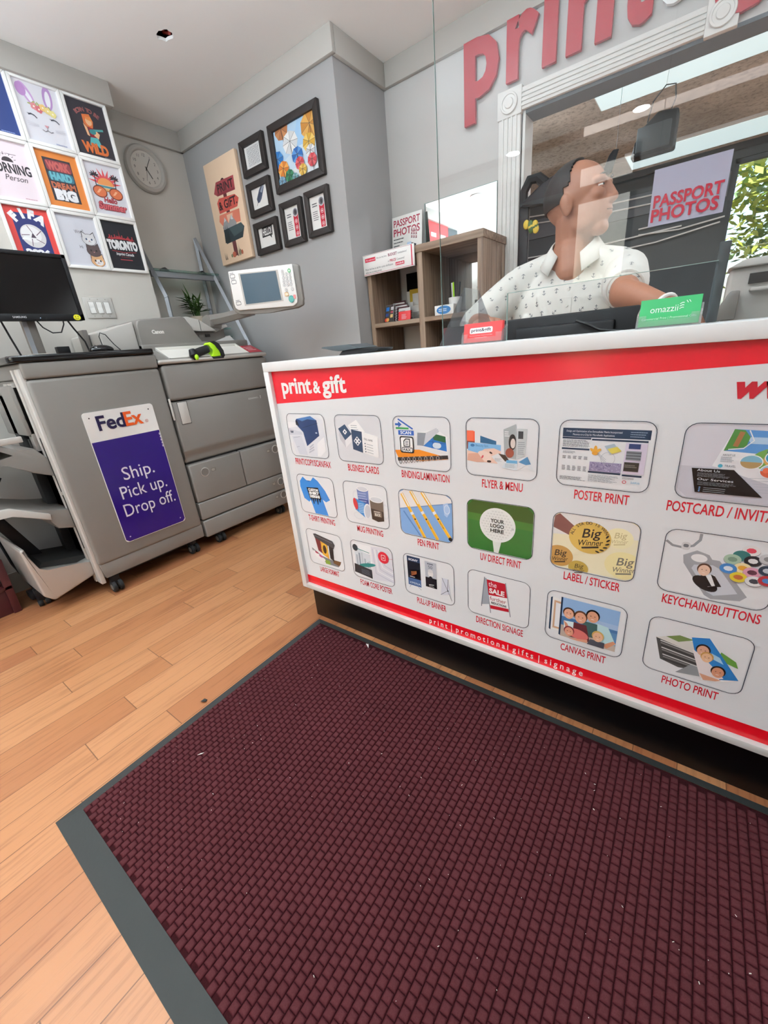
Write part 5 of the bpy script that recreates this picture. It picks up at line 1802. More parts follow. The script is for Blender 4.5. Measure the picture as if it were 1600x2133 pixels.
def p_summer(a, h):
    for q in range(9):
        an = math.radians(10 + 20 * q)
        c, s_ = math.cos(an), math.sin(an)
        a.poly([(50 + 14 * c - 5 * s_, 78 + 14 * s_ + 5 * c), (50 + 46 * c, 78 + 40 * s_), (50 + 14 * c + 5 * s_, 78 + 14 * s_ - 5 * c)], '#d9555a')
    a.ell(50, 76, 22, 18, '#e89a5a', a0=0, a1=180)
    a.rect(24, 70, 78, 75, '#4f8f94')
    a.rect(28, 64, 74, 69, '#e0b070')
    for x in (22, 76):
        a.line([(x, 68), (x + 2, 96)], 2.4, '#38343a')
        for q in range(7):
            an = math.radians(-20 + 36 * q)
            a.ell(x + 2 + 6 * math.cos(an), 97 + 4 * math.sin(an), 7, 1.8, '#38343a', 8, rot=math.degrees(an))
    for x in (28, 72):
        a.ell(x, 58, 19, 15, '#7a3a30')
        a.ell(x, 58, 16.5, 12.5, '#d9744a')
        a.poly([(x - 10, 54), (x - 4, 54), (x + 6, 64), (x, 65)], '#f0b08a')
    a.line([(44, 62), (56, 62)], 3, '#b5764a')
    a.txt('Hello', 50, 33, 13, '#a83a44', 'C', 0.04, w=36, shear=0.2)
    a.txt('Summer', 52, 15, 17, '#8f2a36', 'C', 0.09, w=80, shear=0.15)
    a.txt('Summer', 52, 15, 17, '#d2626a', 'C', 0.03, w=78, shear=0.15)
def p_cup(a, h):
    a.rect(16, 0, 86, h - 14, '#27306a')
    a.arc('FIFA', 50, 66, 38, 128, 52, 19, '#f0f0f2', 0.08)
    a.ell(50, 62, 28, 27, '#d9d6d6', 30)
    a.ell(47, 66, 22, 19, '#efeeee', 26)
    for q in range(5):
        an = math.radians(90 + 72 * q)
        a.line([(50 + 8 * math.cos(an), 62 + 8 * math.sin(an)), (50 + 26 * math.cos(an + 0.3), 62 + 25 * math.sin(an + 0.3))], 1.6, '#6a4a5a')
    a.poly([(44, 58), (56, 58), (50, 70)], '#4a3a4a')
    a.poly([(22, 52), (44, 52), (38, 58), (26, 57)], '#f6f6f8')
    a.txt('2026', 50, 16, 14, '#f0f0f2', 'C', 0.08, w=56)
def p_cats(a, h):
    a.txt('Wow!!', 52, 84, 9, '#55535a', 'C', 0.0, w=24, rot=8)
    a.txt('Hi', 46, 46, 8, '#55535a', 'C', w=8)
    a.line([(52, 76), (57, 73)], 1, '#55535a')
    for cx, cy, c, b_ in ((80, 16, '#d9a87a', '#e9e4e2'), (76, 42, '#5a4a4a', '#5a4a4a'), (72, 70, '#d6d4d6', '#e2e0e2')):
        a.ell(cx, cy, 19, 15, '#4a4448')
        a.poly([(cx - 18, cy + 6), (cx - 16, cy + 21), (cx - 4, cy + 13)], '#4a4448')
        a.poly([(cx + 18, cy + 6), (cx + 16, cy + 21), (cx + 4, cy + 13)], '#4a4448')
        a.ell(cx, cy, 18, 14, c)
        a.poly([(cx - 16, cy + 6), (cx - 15, cy + 18), (cx - 5, cy + 12)], c)
        a.poly([(cx + 16, cy + 6), (cx + 15, cy + 18), (cx + 5, cy + 12)], c)
        a.ell(cx + 2, cy - 3, 11, 8, b_)
        for s_ in (-7, 7):
            a.ell(cx + s_, cy + 1, 2.4, 2.8, '#3a4a66' if cy > 60 else '#2c2628', 10)
        a.ell(cx, cy - 3, 1.8, 1.2, '#c98a8a', 8)
        a.line([(cx - 4, cy - 6), (cx, cy - 5), (cx + 4, cy - 6)], 0.8, '#4a4448')
def p_city(a, h):
    xs = list(range(14, 88, 3))
    pts = [(12, 82)]
    rd_ = random.Random(8)
    for x in xs:
        hh = rd_.uniform(86, 95) - abs(50 - x) * 0.08
        pts += [(x, hh), (x + 2.6, hh)]
    pts += [(90, 82)]
    a.poly(pts, '#a8323a')
    a.poly([(46, 84), (47.2, 108), (48.4, 84)], '#a8323a')
    a.line([(8, 76), (30, 83), (50, 85), (70, 83), (92, 76)], 2.4, '#a8323a')
    a.txt('TORONTO', 50, 56, 21, '#e9e9ea', 'C', 0.08, w=88)
    a.line([(14, 50), (50, 47), (86, 50)], 2, '#8f2a32')
    a.txt('Imprint Canada', 50, 39, 7, '#dcdcde', 'C', 0.03, w=52, shear=0.2)
    a.txt('* * * * *', 50, 31, 5, '#b5525a', 'C', w=26)
    a.rect(32, 26, 68, 28, '#b5444c')
POST = [(0, 0, 'white framed plain navy poster at the upper left corner of the poster block', p_navy, '#2b3f7a'),
        (1, 0, 'white framed poster of a bunny face with lilac ears and flowers', p_bunny, '#dcdae0'),
        (2, 0, 'white framed black poster of a guitar player above the word WILD', p_wild, '#35323a'),
        (0, 1, 'white framed pale pink poster with MORNING Person lettering', p_morning, '#e6d6dc'),
        (1, 1, 'white framed orange poster reading WORK HARD DREAM BIG', p_work, '#d9813a'),
        (2, 1, 'white framed Hello Summer poster with sunglasses and palms', p_summer, '#dddbe2'),
        (0, 2, 'white framed red and navy football poster dated 2026', p_cup, '#d2413c'),
        (1, 2, 'white framed pale poster of three stacked cartoon cats', p_cats, '#d2d2da'),
        (2, 2, 'white framed black TORONTO skyline poster', p_city, '#15171f')]
for q in POST:
    poster(*q)
# ---------------------------------------------------------------- clock
cc = at('X', XR2 + 0.02, 305, 352)
t_ = thing('wall_clock', 'round grey wall clock in the recess beside the posters', 'clock', (XR2, cc.y, cc.z - 0.145))
RX = XR2
mb = MB().lathe([(0.001, RX + 0.001), (0.142, RX + 0.001), (0.146, RX + 0.012), (0.138, RX + 0.030), (0.122, RX + 0.036), (0.112, RX + 0.030), (0.106, RX + 0.018), (0.001, RX + 0.018)], 'trim_grey', (0, cc.y, cc.z), 'X', 44)
mb.build('case', t_)
mb = MB().lathe([(0.001, RX + 0.0182), (0.106, RX + 0.0182), (0.106, RX + 0.0195), (0.001, RX + 0.0195)], 'wall_cream', (0, cc.y, cc.z), 'X', 40)
A = Art(mb, (RX + 0.0195, cc.y, cc.z), U3, V3)
for k in range(1, 13):
    a_ = math.radians(90 - 30 * k)
    A.txt(str(k), 0.082 * math.cos(a_), 0.082 * math.sin(a_) - 0.0085, 0.017, '#3b3836', 'C', 0.0)
mb.build('dial', t_)
def hand(ang, L, w):
    m_ = MB()
    a = Art(m_, (RX + 0.0195, cc.y, cc.z), U3, V3, start=0.003)
    q = math.radians(90 - ang)
    a.line([(-0.014 * math.cos(q), -0.014 * math.sin(q)), (L * math.cos(q), L * math.sin(q))], w, '#2a2826')
    a.ell(0, 0, 0.005, 0.005, '#2a2826', 12)
    return m_
hand(150, 0.062, 0.005).build('hour_hand', t_)
hand(31, 0.075, 0.004).build('minute_hand', t_)
hand(192, 0.075, 0.0018).build('second_hand', t_)
# ---------------------------------------------------------------- pictures on the grey wall (plane Y = YG, facing -Y)
UX = (1, 0, 0)
def gp(u, v):
    p_ = at('Y', YG - 0.02, u, v)
    return (p_.x, p_.z)
x0, x1, z0, z1 = -3.225, -2.842, 1.928, 2.578
t_ = thing('canvas_print', 'tall cream canvas of a PRINT & GIFT signpost on the grey wall', 'canvas print', ((x0 + x1) / 2, YG, z0))
mb = MB().box(x0, x1, YG - 0.030, YG - 0.001, z0, z1, 'canvas_cream', bev=0.003)
A = Art(mb, (0, YG - 0.030, 0), UX, V3)
k = (x1 - x0) / 100
A.frame(x0, z0, k, None)
A.poly([(46, 10), (58, 10), (56, 134), (46, 134)], '#6b3a3c')
A.ell(51, 134, 5.6, 4, '#4a2a30', 12)
A.poly([(24, 128), (30, 136), (86, 134), (84, 112), (28, 114), (18, 120)], '#a84a50')
A.poly([(28, 114), (84, 112), (84, 116), (28, 118)], '#8f3a44')
A.poly([(22, 104), (30, 110), (80, 106), (90, 98), (82, 86), (24, 86)], '#cf5a50')
A.poly([(22, 84), (86, 82), (84, 62), (28, 64), (18, 74)], '#e0826a')
A.poly([(44, 80), (64, 80), (60, 66), (46, 66)], '#eec0a4')
A.poly([(26, 62), (36, 78), (46, 66), (58, 78), (70, 64), (70, 58), (28, 56)], '#9a9a9c')
A.poly([(32, 70), (36, 78), (40, 72), (37, 71)], '#d8d8da')
A.poly([(54, 72), (58, 78), (63, 70), (58, 70)], '#d8d8da')
A.poly([(26, 58), (84, 60), (92, 52), (82, 36), (28, 34)], '#2d3a40')
A.poly([(44, 58), (84, 60), (90, 52), (84, 46), (56, 42)], '#45565a')
for x in (28, 34, 39):
    A.poly([(x - 3.4, 36), (x, 70 - (x % 5)), (x + 3.4, 36)], '#22292c')
A.txt('PRINT', 56, 118, 13, '#3d2a2e', 'C', 0.025, w=50, rot=-1)
A.txt('& GIFT.', 55, 91, 13, '#3d2a2e', 'C', 0.025, w=58)
A.ell(46, 13, 6, 5, '#b5604a')
A.ell(38, 12, 3, 3, '#8a8a6a')
A.ell(66, 14, 4, 5, '#8d7a60')
A.ell(72, 13, 3, 4, '#b5604a')
for x, h_, c in ((16, 14, '#4a3a34'), (19, 10, '#4a3a34'), (22, 12, '#4a3a34'), (58, 20, '#3a3c34'), (62, 18, '#6a6c5a'), (66, 22, '#8a8a7a')):
    A.poly([(x - 1, 8), (x - 2 + (x % 3), 8 + h_), (x + 1, 8)], c)
mb.build('canvas', t_)
def picture(px, pz, label, fn, bar, w_u=100):
    x0, x1 = px
    z0, z1 = pz
    t_ = thing('framed_picture', label, 'framed picture', ((x0 + x1) / 2, YG, z0), 'dark wood framed pictures on the grey wall')
    frame_parts(t_, (x0, YG, z0), UX, V3, x1 - x0, z1 - z0, bar, 'frame_black', 0.028)
    mb = MB().box(x0 + bar - 0.004, x1 - bar + 0.004, YG - 0.012, YG - 0.001, z0 + bar - 0.004, z1 - bar + 0.004, 'paper_white')
    A = Art(mb, (0, YG - 0.012, 0), UX, V3)
    k = (x1 - x0 - 2 * bar) / 100
    A.frame(x0 + bar, z0 + bar, k, (0, 0, 100, (z1 - z0 - 2 * bar) / k))
    fn(A, (z1 - z0 - 2 * bar) / k)
    mb.build('print', t_)
def f_pattern(a, h):
    for i in range(8):
        for j in range(8):
            x, y = 18 + 9.4 * i, 12 + 0.1 * h * j
            if (i + j) % 3 == 0:
                a.ring(x, y, 3, 3, 1, '#6d7480', 8)
            elif (i + j) % 3 == 1:
                a.line([(x - 3, y - 3), (x + 3, y + 3)], 1.2, '#5a606c')
                a.line([(x - 3, y + 3), (x + 1, y)], 1, '#5a606c')
            else:
                a.line([(x - 3, y), (x, y + 4), (x + 3, y), (x, y - 4)], 1, '#7a8290', True)
def f_feather(a, h):
    a.line([(14, 78), (90, 92)], 0.5, '#b9bcc0')
    a.poly([(30, 22), (26, 36), (48, 62), (82, 88), (78, 64), (56, 32), (42, 22)], '#4a5268')
    a.poly([(52, 56), (82, 88), (80, 70), (62, 50)], '#a8aebc')
    a.line([(22, 14), (46, 44), (82, 88)], 1.6, '#2c3242')
def f_hello(a, h):
    a.poly([(18, 36), (80, 36), (84, 70), (22, 70)], '#2a2a2c')
    a.poly([(62, 38), (74, 26), (74, 38)], '#2a2a2c')
    a.txt('HELLO!', 50, 42, 22, '#ecebea', 'C', 0.03, w=52)
def f_leaflet(seed):
    def fn(a, h):
        a.poly([(56, 6), (84, 6), (88, h * 0.74), (56, h * 0.74)], '#c02038')
        a.ell(72, h * 0.80, 18, 18, '#c9ccd2')
        a.ell(72, h * 0.80, 14, 14, '#6d6a70')
        a.ell(73, h * 0.80, 6, 9, '#2c2a30')
        a.gibber(12, h * 0.68, 48, h * 0.82, 2, '#4a4c54', 0.45, seed)
        a.gibber(12, h * 0.28, 48, h * 0.58, 5, '#5a5c64', 0.35, seed + 1)
        for q in range(3):
            a.ring(72, h * (0.14 + 0.19 * q), 8, 8, 2, '#f2dde0', 14)
            a.rect(68, h * (0.14 + 0.19 * q) - 3, 76, h * (0.14 + 0.19 * q) + 3, '#f2dde0')
    return fn
def umb(a, x, y, s, c1, c2, rot=0):
    n_ = 8
    P_ = [(x + s * math.cos(math.radians(rot + 45 * q)), y + 0.86 * s * math.sin(math.radians(rot + 45 * q))) for q in range(n_)]
    a.poly(P_, c1)
    for q in range(0, n_, 2):
        a.poly([(x, y + 0.1 * s), P_[q], P_[(q + 1) % n_]], c2)
    for q in range(n_):
        a.line([(x, y + 0.1 * s), P_[q]], 0.5, '#55524e')
    a.line([(x, y), (x + 0.15 * s, y - 1.3 * s)], 0.9, '#3a3a3c')
def f_umb(a, h):
    a.rect(0, 0, 100, h, '#cfe4f4')
    a.rect(0, h * 0.55, 100, h, '#a9d0f0')
    a.poly([(0, h), (0, h * 0.35), (40, h * 0.5), (60, h)], '#b9d8f0')
    a.rect(0, 0, 100, h * 0.2, '#e6eef4')
    umb(a, 20, h - 2, 17, '#b5764a', '#c98a5a', 10)
    umb(a, 38, h * 0.68, 19, '#dcdfe0', '#f2f2f0', 0)
    umb(a, 88, h * 0.80, 22, '#c98a3c', '#e0aa58', 20)
    umb(a, 82, h * 0.52, 15, '#d9a83c', '#ecc868', 10)
    umb(a, 2, h * 0.48, 15, '#2f78c0', '#4a92d4', 10)
    umb(a, 52, h * 0.40, 14, '#2f6cb8', '#5a98d8', 30)
    umb(a, 14, h * 0.27, 14, '#dd8030', '#f0a850', 0)
    umb(a, 84, h * 0.36, 11, '#c9ccd0', '#eceef0', 10)
    umb(a, 56, h * 0.24, 11, '#cc3e48', '#e0666c', 40)
    umb(a, 86, h * 0.20, 11, '#cc3e48', '#e0666c', 10)
    umb(a, 28, h * 0.10, 11, '#1f6a48', '#3d8a62', 0)
    umb(a, 62, h * 0.10, 10, '#d9a83c', '#ecc868', 10)
    umb(a, 8, h * 0.05, 9, '#6fa0c0', '#8fb8d0', 10)
    umb(a, 42, h * 0.02, 8, '#6aa0a8', '#8fc0c4', 10)
picture((-2.792, -2.545), (2.390, 2.590), 'small dark framed grey doodle pattern print, topmost of the left three', f_pattern, 0.037)
picture((-2.790, -2.545), (2.156, 2.353), 'small dark framed grey feather drawing below the doodle pattern', f_feather, 0.037)
picture((-2.785, -2.532), (1.921, 2.118), 'small dark framed HELLO! speech bubble print', f_hello, 0.037)
picture((-2.488, -2.040), (2.226, 2.588), 'large dark framed picture of coloured umbrellas in the sky', f_umb, 0.041)
picture((-2.486, -2.276), (1.919, 2.171), 'dark framed red and white leaflet left of its twin under the umbrellas', f_leaflet(3), 0.035)
picture((-2.242, -2.033), (1.925, 2.176), 'dark framed red and white leaflet nearest the pillar edge', f_leaflet(9), 0.035)
# ---------------------------------------------------------------- cube shelf in the corner
KX0, KX1, KXM, KYF, KYB = -1.900, -1.075, -1.488, 2.5, 2.855
KT = 1.765
t_ = thing('cube_shelf', 'brown woodgrain open cube shelf in the corner beside the pillar', 'shelf', ((KX0 + KX1) / 2, 2.68, 0))
def up(xa, xb, z0, z1):
    MB().box(xa, xb, KYF, KYB, z0, z1, 'wood_upright', bev=0.001).build('upright', t_)
up(KX0, KX0 + 0.032, 0, KT - 0.04)
up(KXM - 0.02, KXM + 0.02, 0, KT - 0.04)
up(KX1 - 0.032, KX1, 0, KT - 0.04)
MB().box(KX0, KX1 + 0.005, KYF - 0.005, KYB, KT - 0.04, KT, 'wood_shelf', bev=0.001).build('top_board', t_)
for z in (1.337, 0.92, 0.50, 0.06):
    for xa, xb in ((KX0 + 0.032, KXM - 0.02), (KXM + 0.02, KX1 - 0.032)):
        MB().box(xa, xb, KYF, KYB, z, z + 0.026, 'wood_shelf', bev=0.001).build('shelf_board', t_)
SZ = 1.3635
# budget notice fixed in front of the shelf
q0, q1 = at('Y', 2.478, 754, 534), at('Y', 2.478, 863, 553)
nx0, nx1, nz0, nz1 = -1.906, -1.510, 1.657, 1.775
t_ = thing('notice_board', 'white budget and price notice board on the front of the cube shelf', 'notice', ((nx0 + nx1) / 2, 2.48, nz0))
mb = MB().box(nx0, nx1, 2.478, 2.488, nz0, nz1, 'paper_white', bev=0.0015)
A = Art(mb, (0, 2.478, 0), UX, V3)
A.line([(nx0 + 0.004, nz0 + 0.006), (nx1 - 0.004, nz0 + 0.006)], 0.002, '#c0304a')
A.line([(nx0 + 0.004, nz1 - 0.003), (nx1 - 0.014, nz1 - 0.004)], 0.0015, '#8f2a38')
A.poly([(nx1 - 0.020, nz0 + 0.004), (nx1 - 0.012, nz0 + 0.004), (nx1 - 0.012, nz1 - 0.003), (nx1 - 0.020, nz1 - 0.003)], '#c8284a')
A.rect(nx0 + 0.018, nz1 - 0.042, nx0 + 0.103, nz1 - 0.020, '#cc2440')
A.txt('We understand', nx0 + 0.060, nz1 - 0.036, 0.010, '#f4e6ea', 'C', 0.0, w=0.074, shear=0.2)
A.txt('that you may have,', nx0 + 0.112, nz1 - 0.034, 0.0095, '#55585e', w=0.082)
A.txt('BUDGET', nx0 + 0.204, nz1 - 0.036, 0.0145, '#8a3452', 'L', 0.02, w=0.068)
A.txt('Limitations!', nx0 + 0.278, nz1 - 0.034, 0.0095, '#55585e', w=0.066)
A.txt('or', nx0 + 0.200, nz1 - 0.066, 0.008, '#55585e', w=0.012)
A.txt('PRICE', nx0 + 0.216, nz1 - 0.068, 0.0130, '#b02a4a', 'L', 0.02, w=0.046)
A.txt('Concerns!', nx0 + 0.268, nz1 - 0.067, 0.0105, '#55585e', w=0.058)
A.txt('Please feel free to ask for a price clarification', nx0 + 0.016, nz0 + 0.030, 0.0105, '#55585e', w=0.222)
A.txt('while you are being served.', nx0 + 0.016, nz0 + 0.012, 0.0105, '#55585e', w=0.132)
A.rect(nx0 + 0.258, nz0 + 0.022, nx0 + 0.324, nz0 + 0.040, '#c82844')
A.txt('print&gift', nx0 + 0.291, nz0 + 0.027, 0.0095, '#f6f0f2', 'C', 0.02, w=0.056)
mb.build('board', t_)
# passport photo sign on top
t_ = thing('passport_sign', 'white PASSPORT PHOTOS card with red heading standing on the cube shelf', 'sign', (-1.66, 2.66, KT))
tilt = Matrix.Translation((at('Y', 2.80, 817, 510).x, 2.79, KT + 0.001)) @ Matrix.Rotation(math.radians(-7), 4, 'X') @ Matrix.Scale(1.06, 4)
mb = MB()
mb.xf = tilt
W_, H_ = 0.228, 0.252
mb.box(0, W_, 0, 0.006, 0, H_, 'paper_white', bev=0.001)
O_ = tilt @ Vector((0, 0, 0))
A = Art(mb, O_, UX, tilt.to_3x3() @ Vector((0, 0, 1)))
A.frame(0, 0, 1.06)
A.txt('PASSPORT', 0.012, 0.195, 0.038, '#a82040', 'L', 0.018, w=0.200)
A.txt('PHOTOS', 0.012, 0.142, 0.040, '#a82040', 'L', 0.018, w=0.200)
for k, w_ in enumerate((0.098, 0.09, 0.05, 0.055, 0.05)):
    A.gibber(0.012, 0.119 - 0.019 * k, 0.012 + w_, 0.127 - 0.019 * k, 1, '#3a3c42', 0.7, k + 3)
for i in range(3):
    for j in range(3):
        x, y = 0.146 + 0.017 * i, 0.112 + 0.020 * j - 0.004 * i
        A.rect(x, y, x + 0.014, y + 0.017, '#e8d8d8')
        A.ell(x + 0.007, y + 0.010, 0.004, 0.005, '#a86a6a', 8)
        A.rect(x + 0.002, y, x + 0.012, y + 0.005, '#7a3a4a')
A.rrect(0.118, 0.030, 0.150, 0.092, 0.004, '#b4cce6')
A.poly([(0.140, 0.036), (0.176, 0.024), (0.188, 0.072), (0.152, 0.086)], '#1e2028')
A.ell(0.163, 0.054, 0.009, 0.009, '#6a5a4a', 14)
A.line([(0.008, 0.022), (0.222, 0.022)], 0.0015, '#3a3c42')
A.rect(0.004, 0.004, 0.224, 0.019, '#e8dcdc')
mb.build('card', t_)
mb = MB()
mb.xf = tilt
mb.prism([(0.006, 0.0), (0.006, 0.12), (0.045, 0.012)], 'X', 0.10, 0.112, 'paper_white')
mb.build('easel_back', t_)
# card brands plate, booklets, leaflets and dark tablet on the middle shelf
t_ = thing('payment_sign', 'clear card payment plate with coloured logos at the left of the middle shelf', 'sign', (-1.845, 2.60, SZ))
mb = MB().prism([(2.60, SZ), (2.605, SZ), (2.645, SZ + 0.118), (2.640, SZ + 0.118)], 'X', -1.862, -1.782, 'smoke_acrylic')
Vt = Vector((0, 0.04, 0.118)).normalized()
A = Art(mb, (-1.862, 2.60, SZ), UX, Vt)
A.rrect(0.008, 0.082, 0.034, 0.108, 0.002, '#2f7fd0')
A.rrect(0.008, 0.046, 0.032, 0.066, 0.002, '#243a72')
A.rrect(0.048, 0.088, 0.070, 0.108, 0.002, '#e8e8ea')
A.txt('VISA', 0.059, 0.095, 0.007, '#3a4a8a', 'C', 0.02, w=0.016)
A.rrect(0.048, 0.066, 0.070, 0.080, 0.002, '#b04a58')
A.rrect(0.048, 0.036, 0.070, 0.058, 0.002, '#d8b070')
A.ell(0.016, 0.022, 0.012, 0.013, '#d8402c', 16)
A.ell(0.030, 0.022, 0.012, 0.013, '#e8a050', 16)
mb.build('plate', t_)
for k in range(6):
    y_ = 2.735 - 0.016 * k
    w_ = at('Y', y_, 812 + 3.2 * k, 640)
    x, h_ = max(w_.x, -1.866), 0.142 - 0.011 * k
    mb = MB().prism([(y_, SZ + 0.0005), (y_ + 0.006, SZ + 0.0005), (y_ + 0.022, SZ + h_), (y_ + 0.016, SZ + h_)], 'X', x, x + 0.098, 'paper_white' if k % 2 else 'maroon_paint')
    A = Art(mb, (x, y_, SZ), UX, Vector((0, 0.016, h_)).normalized())
    A.gibber(0.008, 0.012, 0.06, h_ - 0.012, 5, '#4a4c54' if k % 2 else '#c9b9b9', 0.4, k)
    tag(mb.build('booklet'), 'thin %s booklet, %s in the leaning row on the middle shelf' % ('white' if k % 2 else 'dark red', ('rearmost', 'second from the back', 'third from the back', 'fourth from the back', 'second from the front', 'front')[k]), 'booklet', 'booklets leaning on the middle shelf')
w_ = at('Y', 2.615, 831, 660)
mb = MB().prism([(2.605, SZ), (2.617, SZ), (2.627, SZ + 0.062), (2.615, SZ + 0.062)], 'X', w_.x, w_.x + 0.098, 'red_card', bev=0.001)
A = Art(mb, (w_.x, 2.605, SZ), UX, Vector((0, 0.01, 0.062)).normalized())
A.gibber(0.026, 0.012, 0.068, 0.046, 4, '#f0c8cc', 0.45, 3)
tag(mb.build('card_pack'), 'small red card pack at the front of the middle shelf', 'card pack')
def upright(name, ua, ub, vtop, y, m_, label, cat, group=None, seed=None, ink='#8a8c92'):
    a_, b_ = at('Y', y, ua, vtop), at('Y', y, ub, vtop)
    mb = MB().box(a_.x, b_.x, y, y + 0.007, SZ + 0.0005, a_.z, m_, bev=0.001)
    if seed is not None:
        A = Art(mb, (a_.x, y, SZ), UX, V3)
        A.gibber(0.008, 0.02, b_.x - a_.x - 0.006, (a_.z - SZ) * 0.6, 5, ink, 0.4, seed)
    tag(mb.build(name), label, cat, group)
upright('dark_tablet', 846, 876, 571, 2.845, 'black_gloss', 'tall black tablet standing behind the papers on the middle shelf', 'tablet')
upright('leaflet', 847, 862, 608, 2.83, 'paper_white', 'white leaflet standing left of the yellow one on the middle shelf', 'leaflet', 'leaflets on the middle shelf', 2)
upright('leaflet', 853, 872, 604, 2.82, 'yellow_paper', 'yellow leaflet standing in front of the black tablet', 'leaflet', 'leaflets on the middle shelf', 3)
upright('leaflet', 859, 880, 612, 2.81, 'paper_white', 'white leaflet standing right of the yellow one on the middle shelf', 'leaflet', 'leaflets on the middle shelf', 4)
upright('print_pack', 845, 860, 631, 2.79, 'paper_white', 'black and white print pack left of the cream one on the middle shelf', 'print pack', 'print packs on the middle shelf', 5, '#26282c')
upright('print_pack', 858, 876, 637, 2.77, 'tray_white', 'cream print pack next to the middle upright', 'print pack', 'print packs on the middle shelf', 6, '#26282c')
# pen cup, pens and badge on the right bay
t_ = thing('pen_cup', 'white pen cup on the right bay of the cube shelf', 'cup', (-1.33, 2.66, SZ))
MB().lathe([(0.001, 0), (0.036, 0), (0.042, 0.10), (0.037, 0.10), (0.033, 0.008), (0.001, 0.008)], 'paper_white', (-1.33, 2.66, SZ + 0.0005), 'Z', 22).build('cup', t_)
for k, (dx, dy, m_, lb) in enumerate(((-0.012, 0.0, 'paper_white', 'white'), (0.016, 0.008, 'black_plastic', 'black'), (0.0, -0.012, 'lime', 'green'))):
    o_ = MB().tube([(-1.33 + dx, 2.66 + dy, SZ + 0.012), (-1.33 + dx * 1.8, 2.66 + dy * 1.8, SZ + 0.185)], 0.005, m_, 8).build('pen')
    tag(o_, lb + ' pen standing in the white pen cup', 'pen', 'pens in the pen cup')
t_ = thing('badge_box', 'pale box with blue oval logo on the right bay of the cube shelf', 'box', (-1.36, 2.57, SZ))
mb = MB().box(-1.425, -1.29, 2.555, 2.60, SZ + 0.0005, SZ + 0.058, 'paper_white', bev=0.003)
A = Art(mb, (0, 2.555, 0), UX, V3)
A.ell(-1.360, SZ + 0.030, 0.050, 0.024, '#2f78b8', 24)
A.gibber(-1.395, SZ + 0.020, -1.325, SZ + 0.040, 2, '#d8e6f2', 0.5, 4)
mb.build('box', t_)
# mirror on the rear wall
t_ = thing('wall_mirror', 'frameless wall mirror between the passport sign and the white casing', 'mirror', (-1.40, YB, 1.40))
MB().box(-1.640, -1.142, YB - 0.008, YB - 0.001, 1.40, 2.064, 'mirror').build('glass', t_)
mb = MB()
for q in ((-1.643, -1.640, 1.40, 2.064), (-1.142, -1.139, 1.40, 2.064)):
    mb.box(q[0], q[1], YB - 0.009, YB - 0.001, q[2], q[3], 'glass_edge')
mb.box(-1.643, -1.139, YB - 0.009, YB - 0.001, 2.064, 2.067, 'glass_edge')
mb.build('edge', t_)
# things the mirror shows: red posters on the left wall and the street
t_ = thing('wall_poster', 'large red service poster with white icons seen in the mirror', 'poster', (XL, -0.2, 2.2))
mb = MB().box(XL + 0.001, XL + 0.006, -0.50, 0.35, 2.10, 2.725, 'red_card')
A = Art(mb, (XL + 0.006, 0, 0), U3, V3)
for k, w_ in enumerate(('CUSTOM', 'ENGRAVING', 'GIFTS')):
    A.gibber(0.12 - 0.27 * k, 2.55, 0.30 - 0.27 * k, 2.61, 1, '#f4e6e6', 0.8, k)
    A.line(A.rr(0.13 - 0.27 * k, 2.34, 0.25 - 0.27 * k, 2.46, 0.02), 0.014, '#f4e6e6', True)
    A.ell(0.19 - 0.27 * k, 2.40, 0.03, 0.03, '#f4e6e6', 14)
mb.build('sheet', t_)
t_ = thing('wall_poster', 'dark navy service poster with lamp icon seen in the mirror', 'poster', (XL, -0.7, 2.2))
mb = MB().box(XL, XL + 0.006, -0.80, -0.505, 2.10, 2.72, 'slate_dark')
A = Art(mb, (XL + 0.006, 0, 0), U3, V3)
A.ring(-0.60, 2.55, 0.04, 0.05, 0.012, '#e8e8ea', 16)
A.gibber(-0.76, 2.52, -0.68, 2.57, 1, '#e8e8ea', 0.8, 5)
mb.build('sheet', t_)
# ---------------------------------------------------------------- wall letters over the opening
ZL, HL = 2.494, 0.345
def letter(ch, x0, w, m_, label, bold=0.035, z=ZL, cap=0.335, name='wall_letter'):
    V, F = glyphs(ch, bold)
    xa, xb = min(v[0] for v in V), max(v[0] for v in V)
    sx = w / (xb - xa)
    mb = MB()
    tb = bmesh.new()
    vs = [tb.verts.new((x0 + (v[0] - xa) * sx, YB - 0.034, z + v[1] * cap)) for v in V]
    for f_ in F:
        try:
            tb.faces.new([vs[i] for i in f_])
        except ValueError:
            pass
    bmesh.ops.remove_doubles(tb, verts=tb.verts, dist=1e-5)
    ex = bmesh.ops.extrude_face_region(tb, geom=list(tb.faces))
    bmesh.ops.translate(tb, verts=[g_ for g_ in ex['geom'] if isinstance(g_, bmesh.types.BMVert)], vec=(0, 0.020, 0))
    mb.merge(tb, m_)
    return tag(mb.build(name, sharp=30), label, 'letter', 'raised print&gift letters on the rear wall')
letter('p', -1.335, 0.205, 'red_letter', 'red raised letter p, leftmost on the rear wall')
letter('r', -1.088, 0.165, 'red_letter', 'red raised letter r between p and i')
letter('i', -0.902, 0.078, 'red_letter', 'red raised letter i cut by the top of the photo')
letter('n', -0.782, 0.205, 'red_letter', 'red raised letter n between i and t')
letter('t', -0.545, 0.130, 'red_letter', 'red raised letter t above the middle of the casing')
letter('&', -0.385, 0.170, 'white_letter', 'white raised ampersand after the red letters', 0.02, 2.500, 0.20)
letter('g', -0.185, 0.205, 'red_letter', 'red raised letter g at the top right corner')
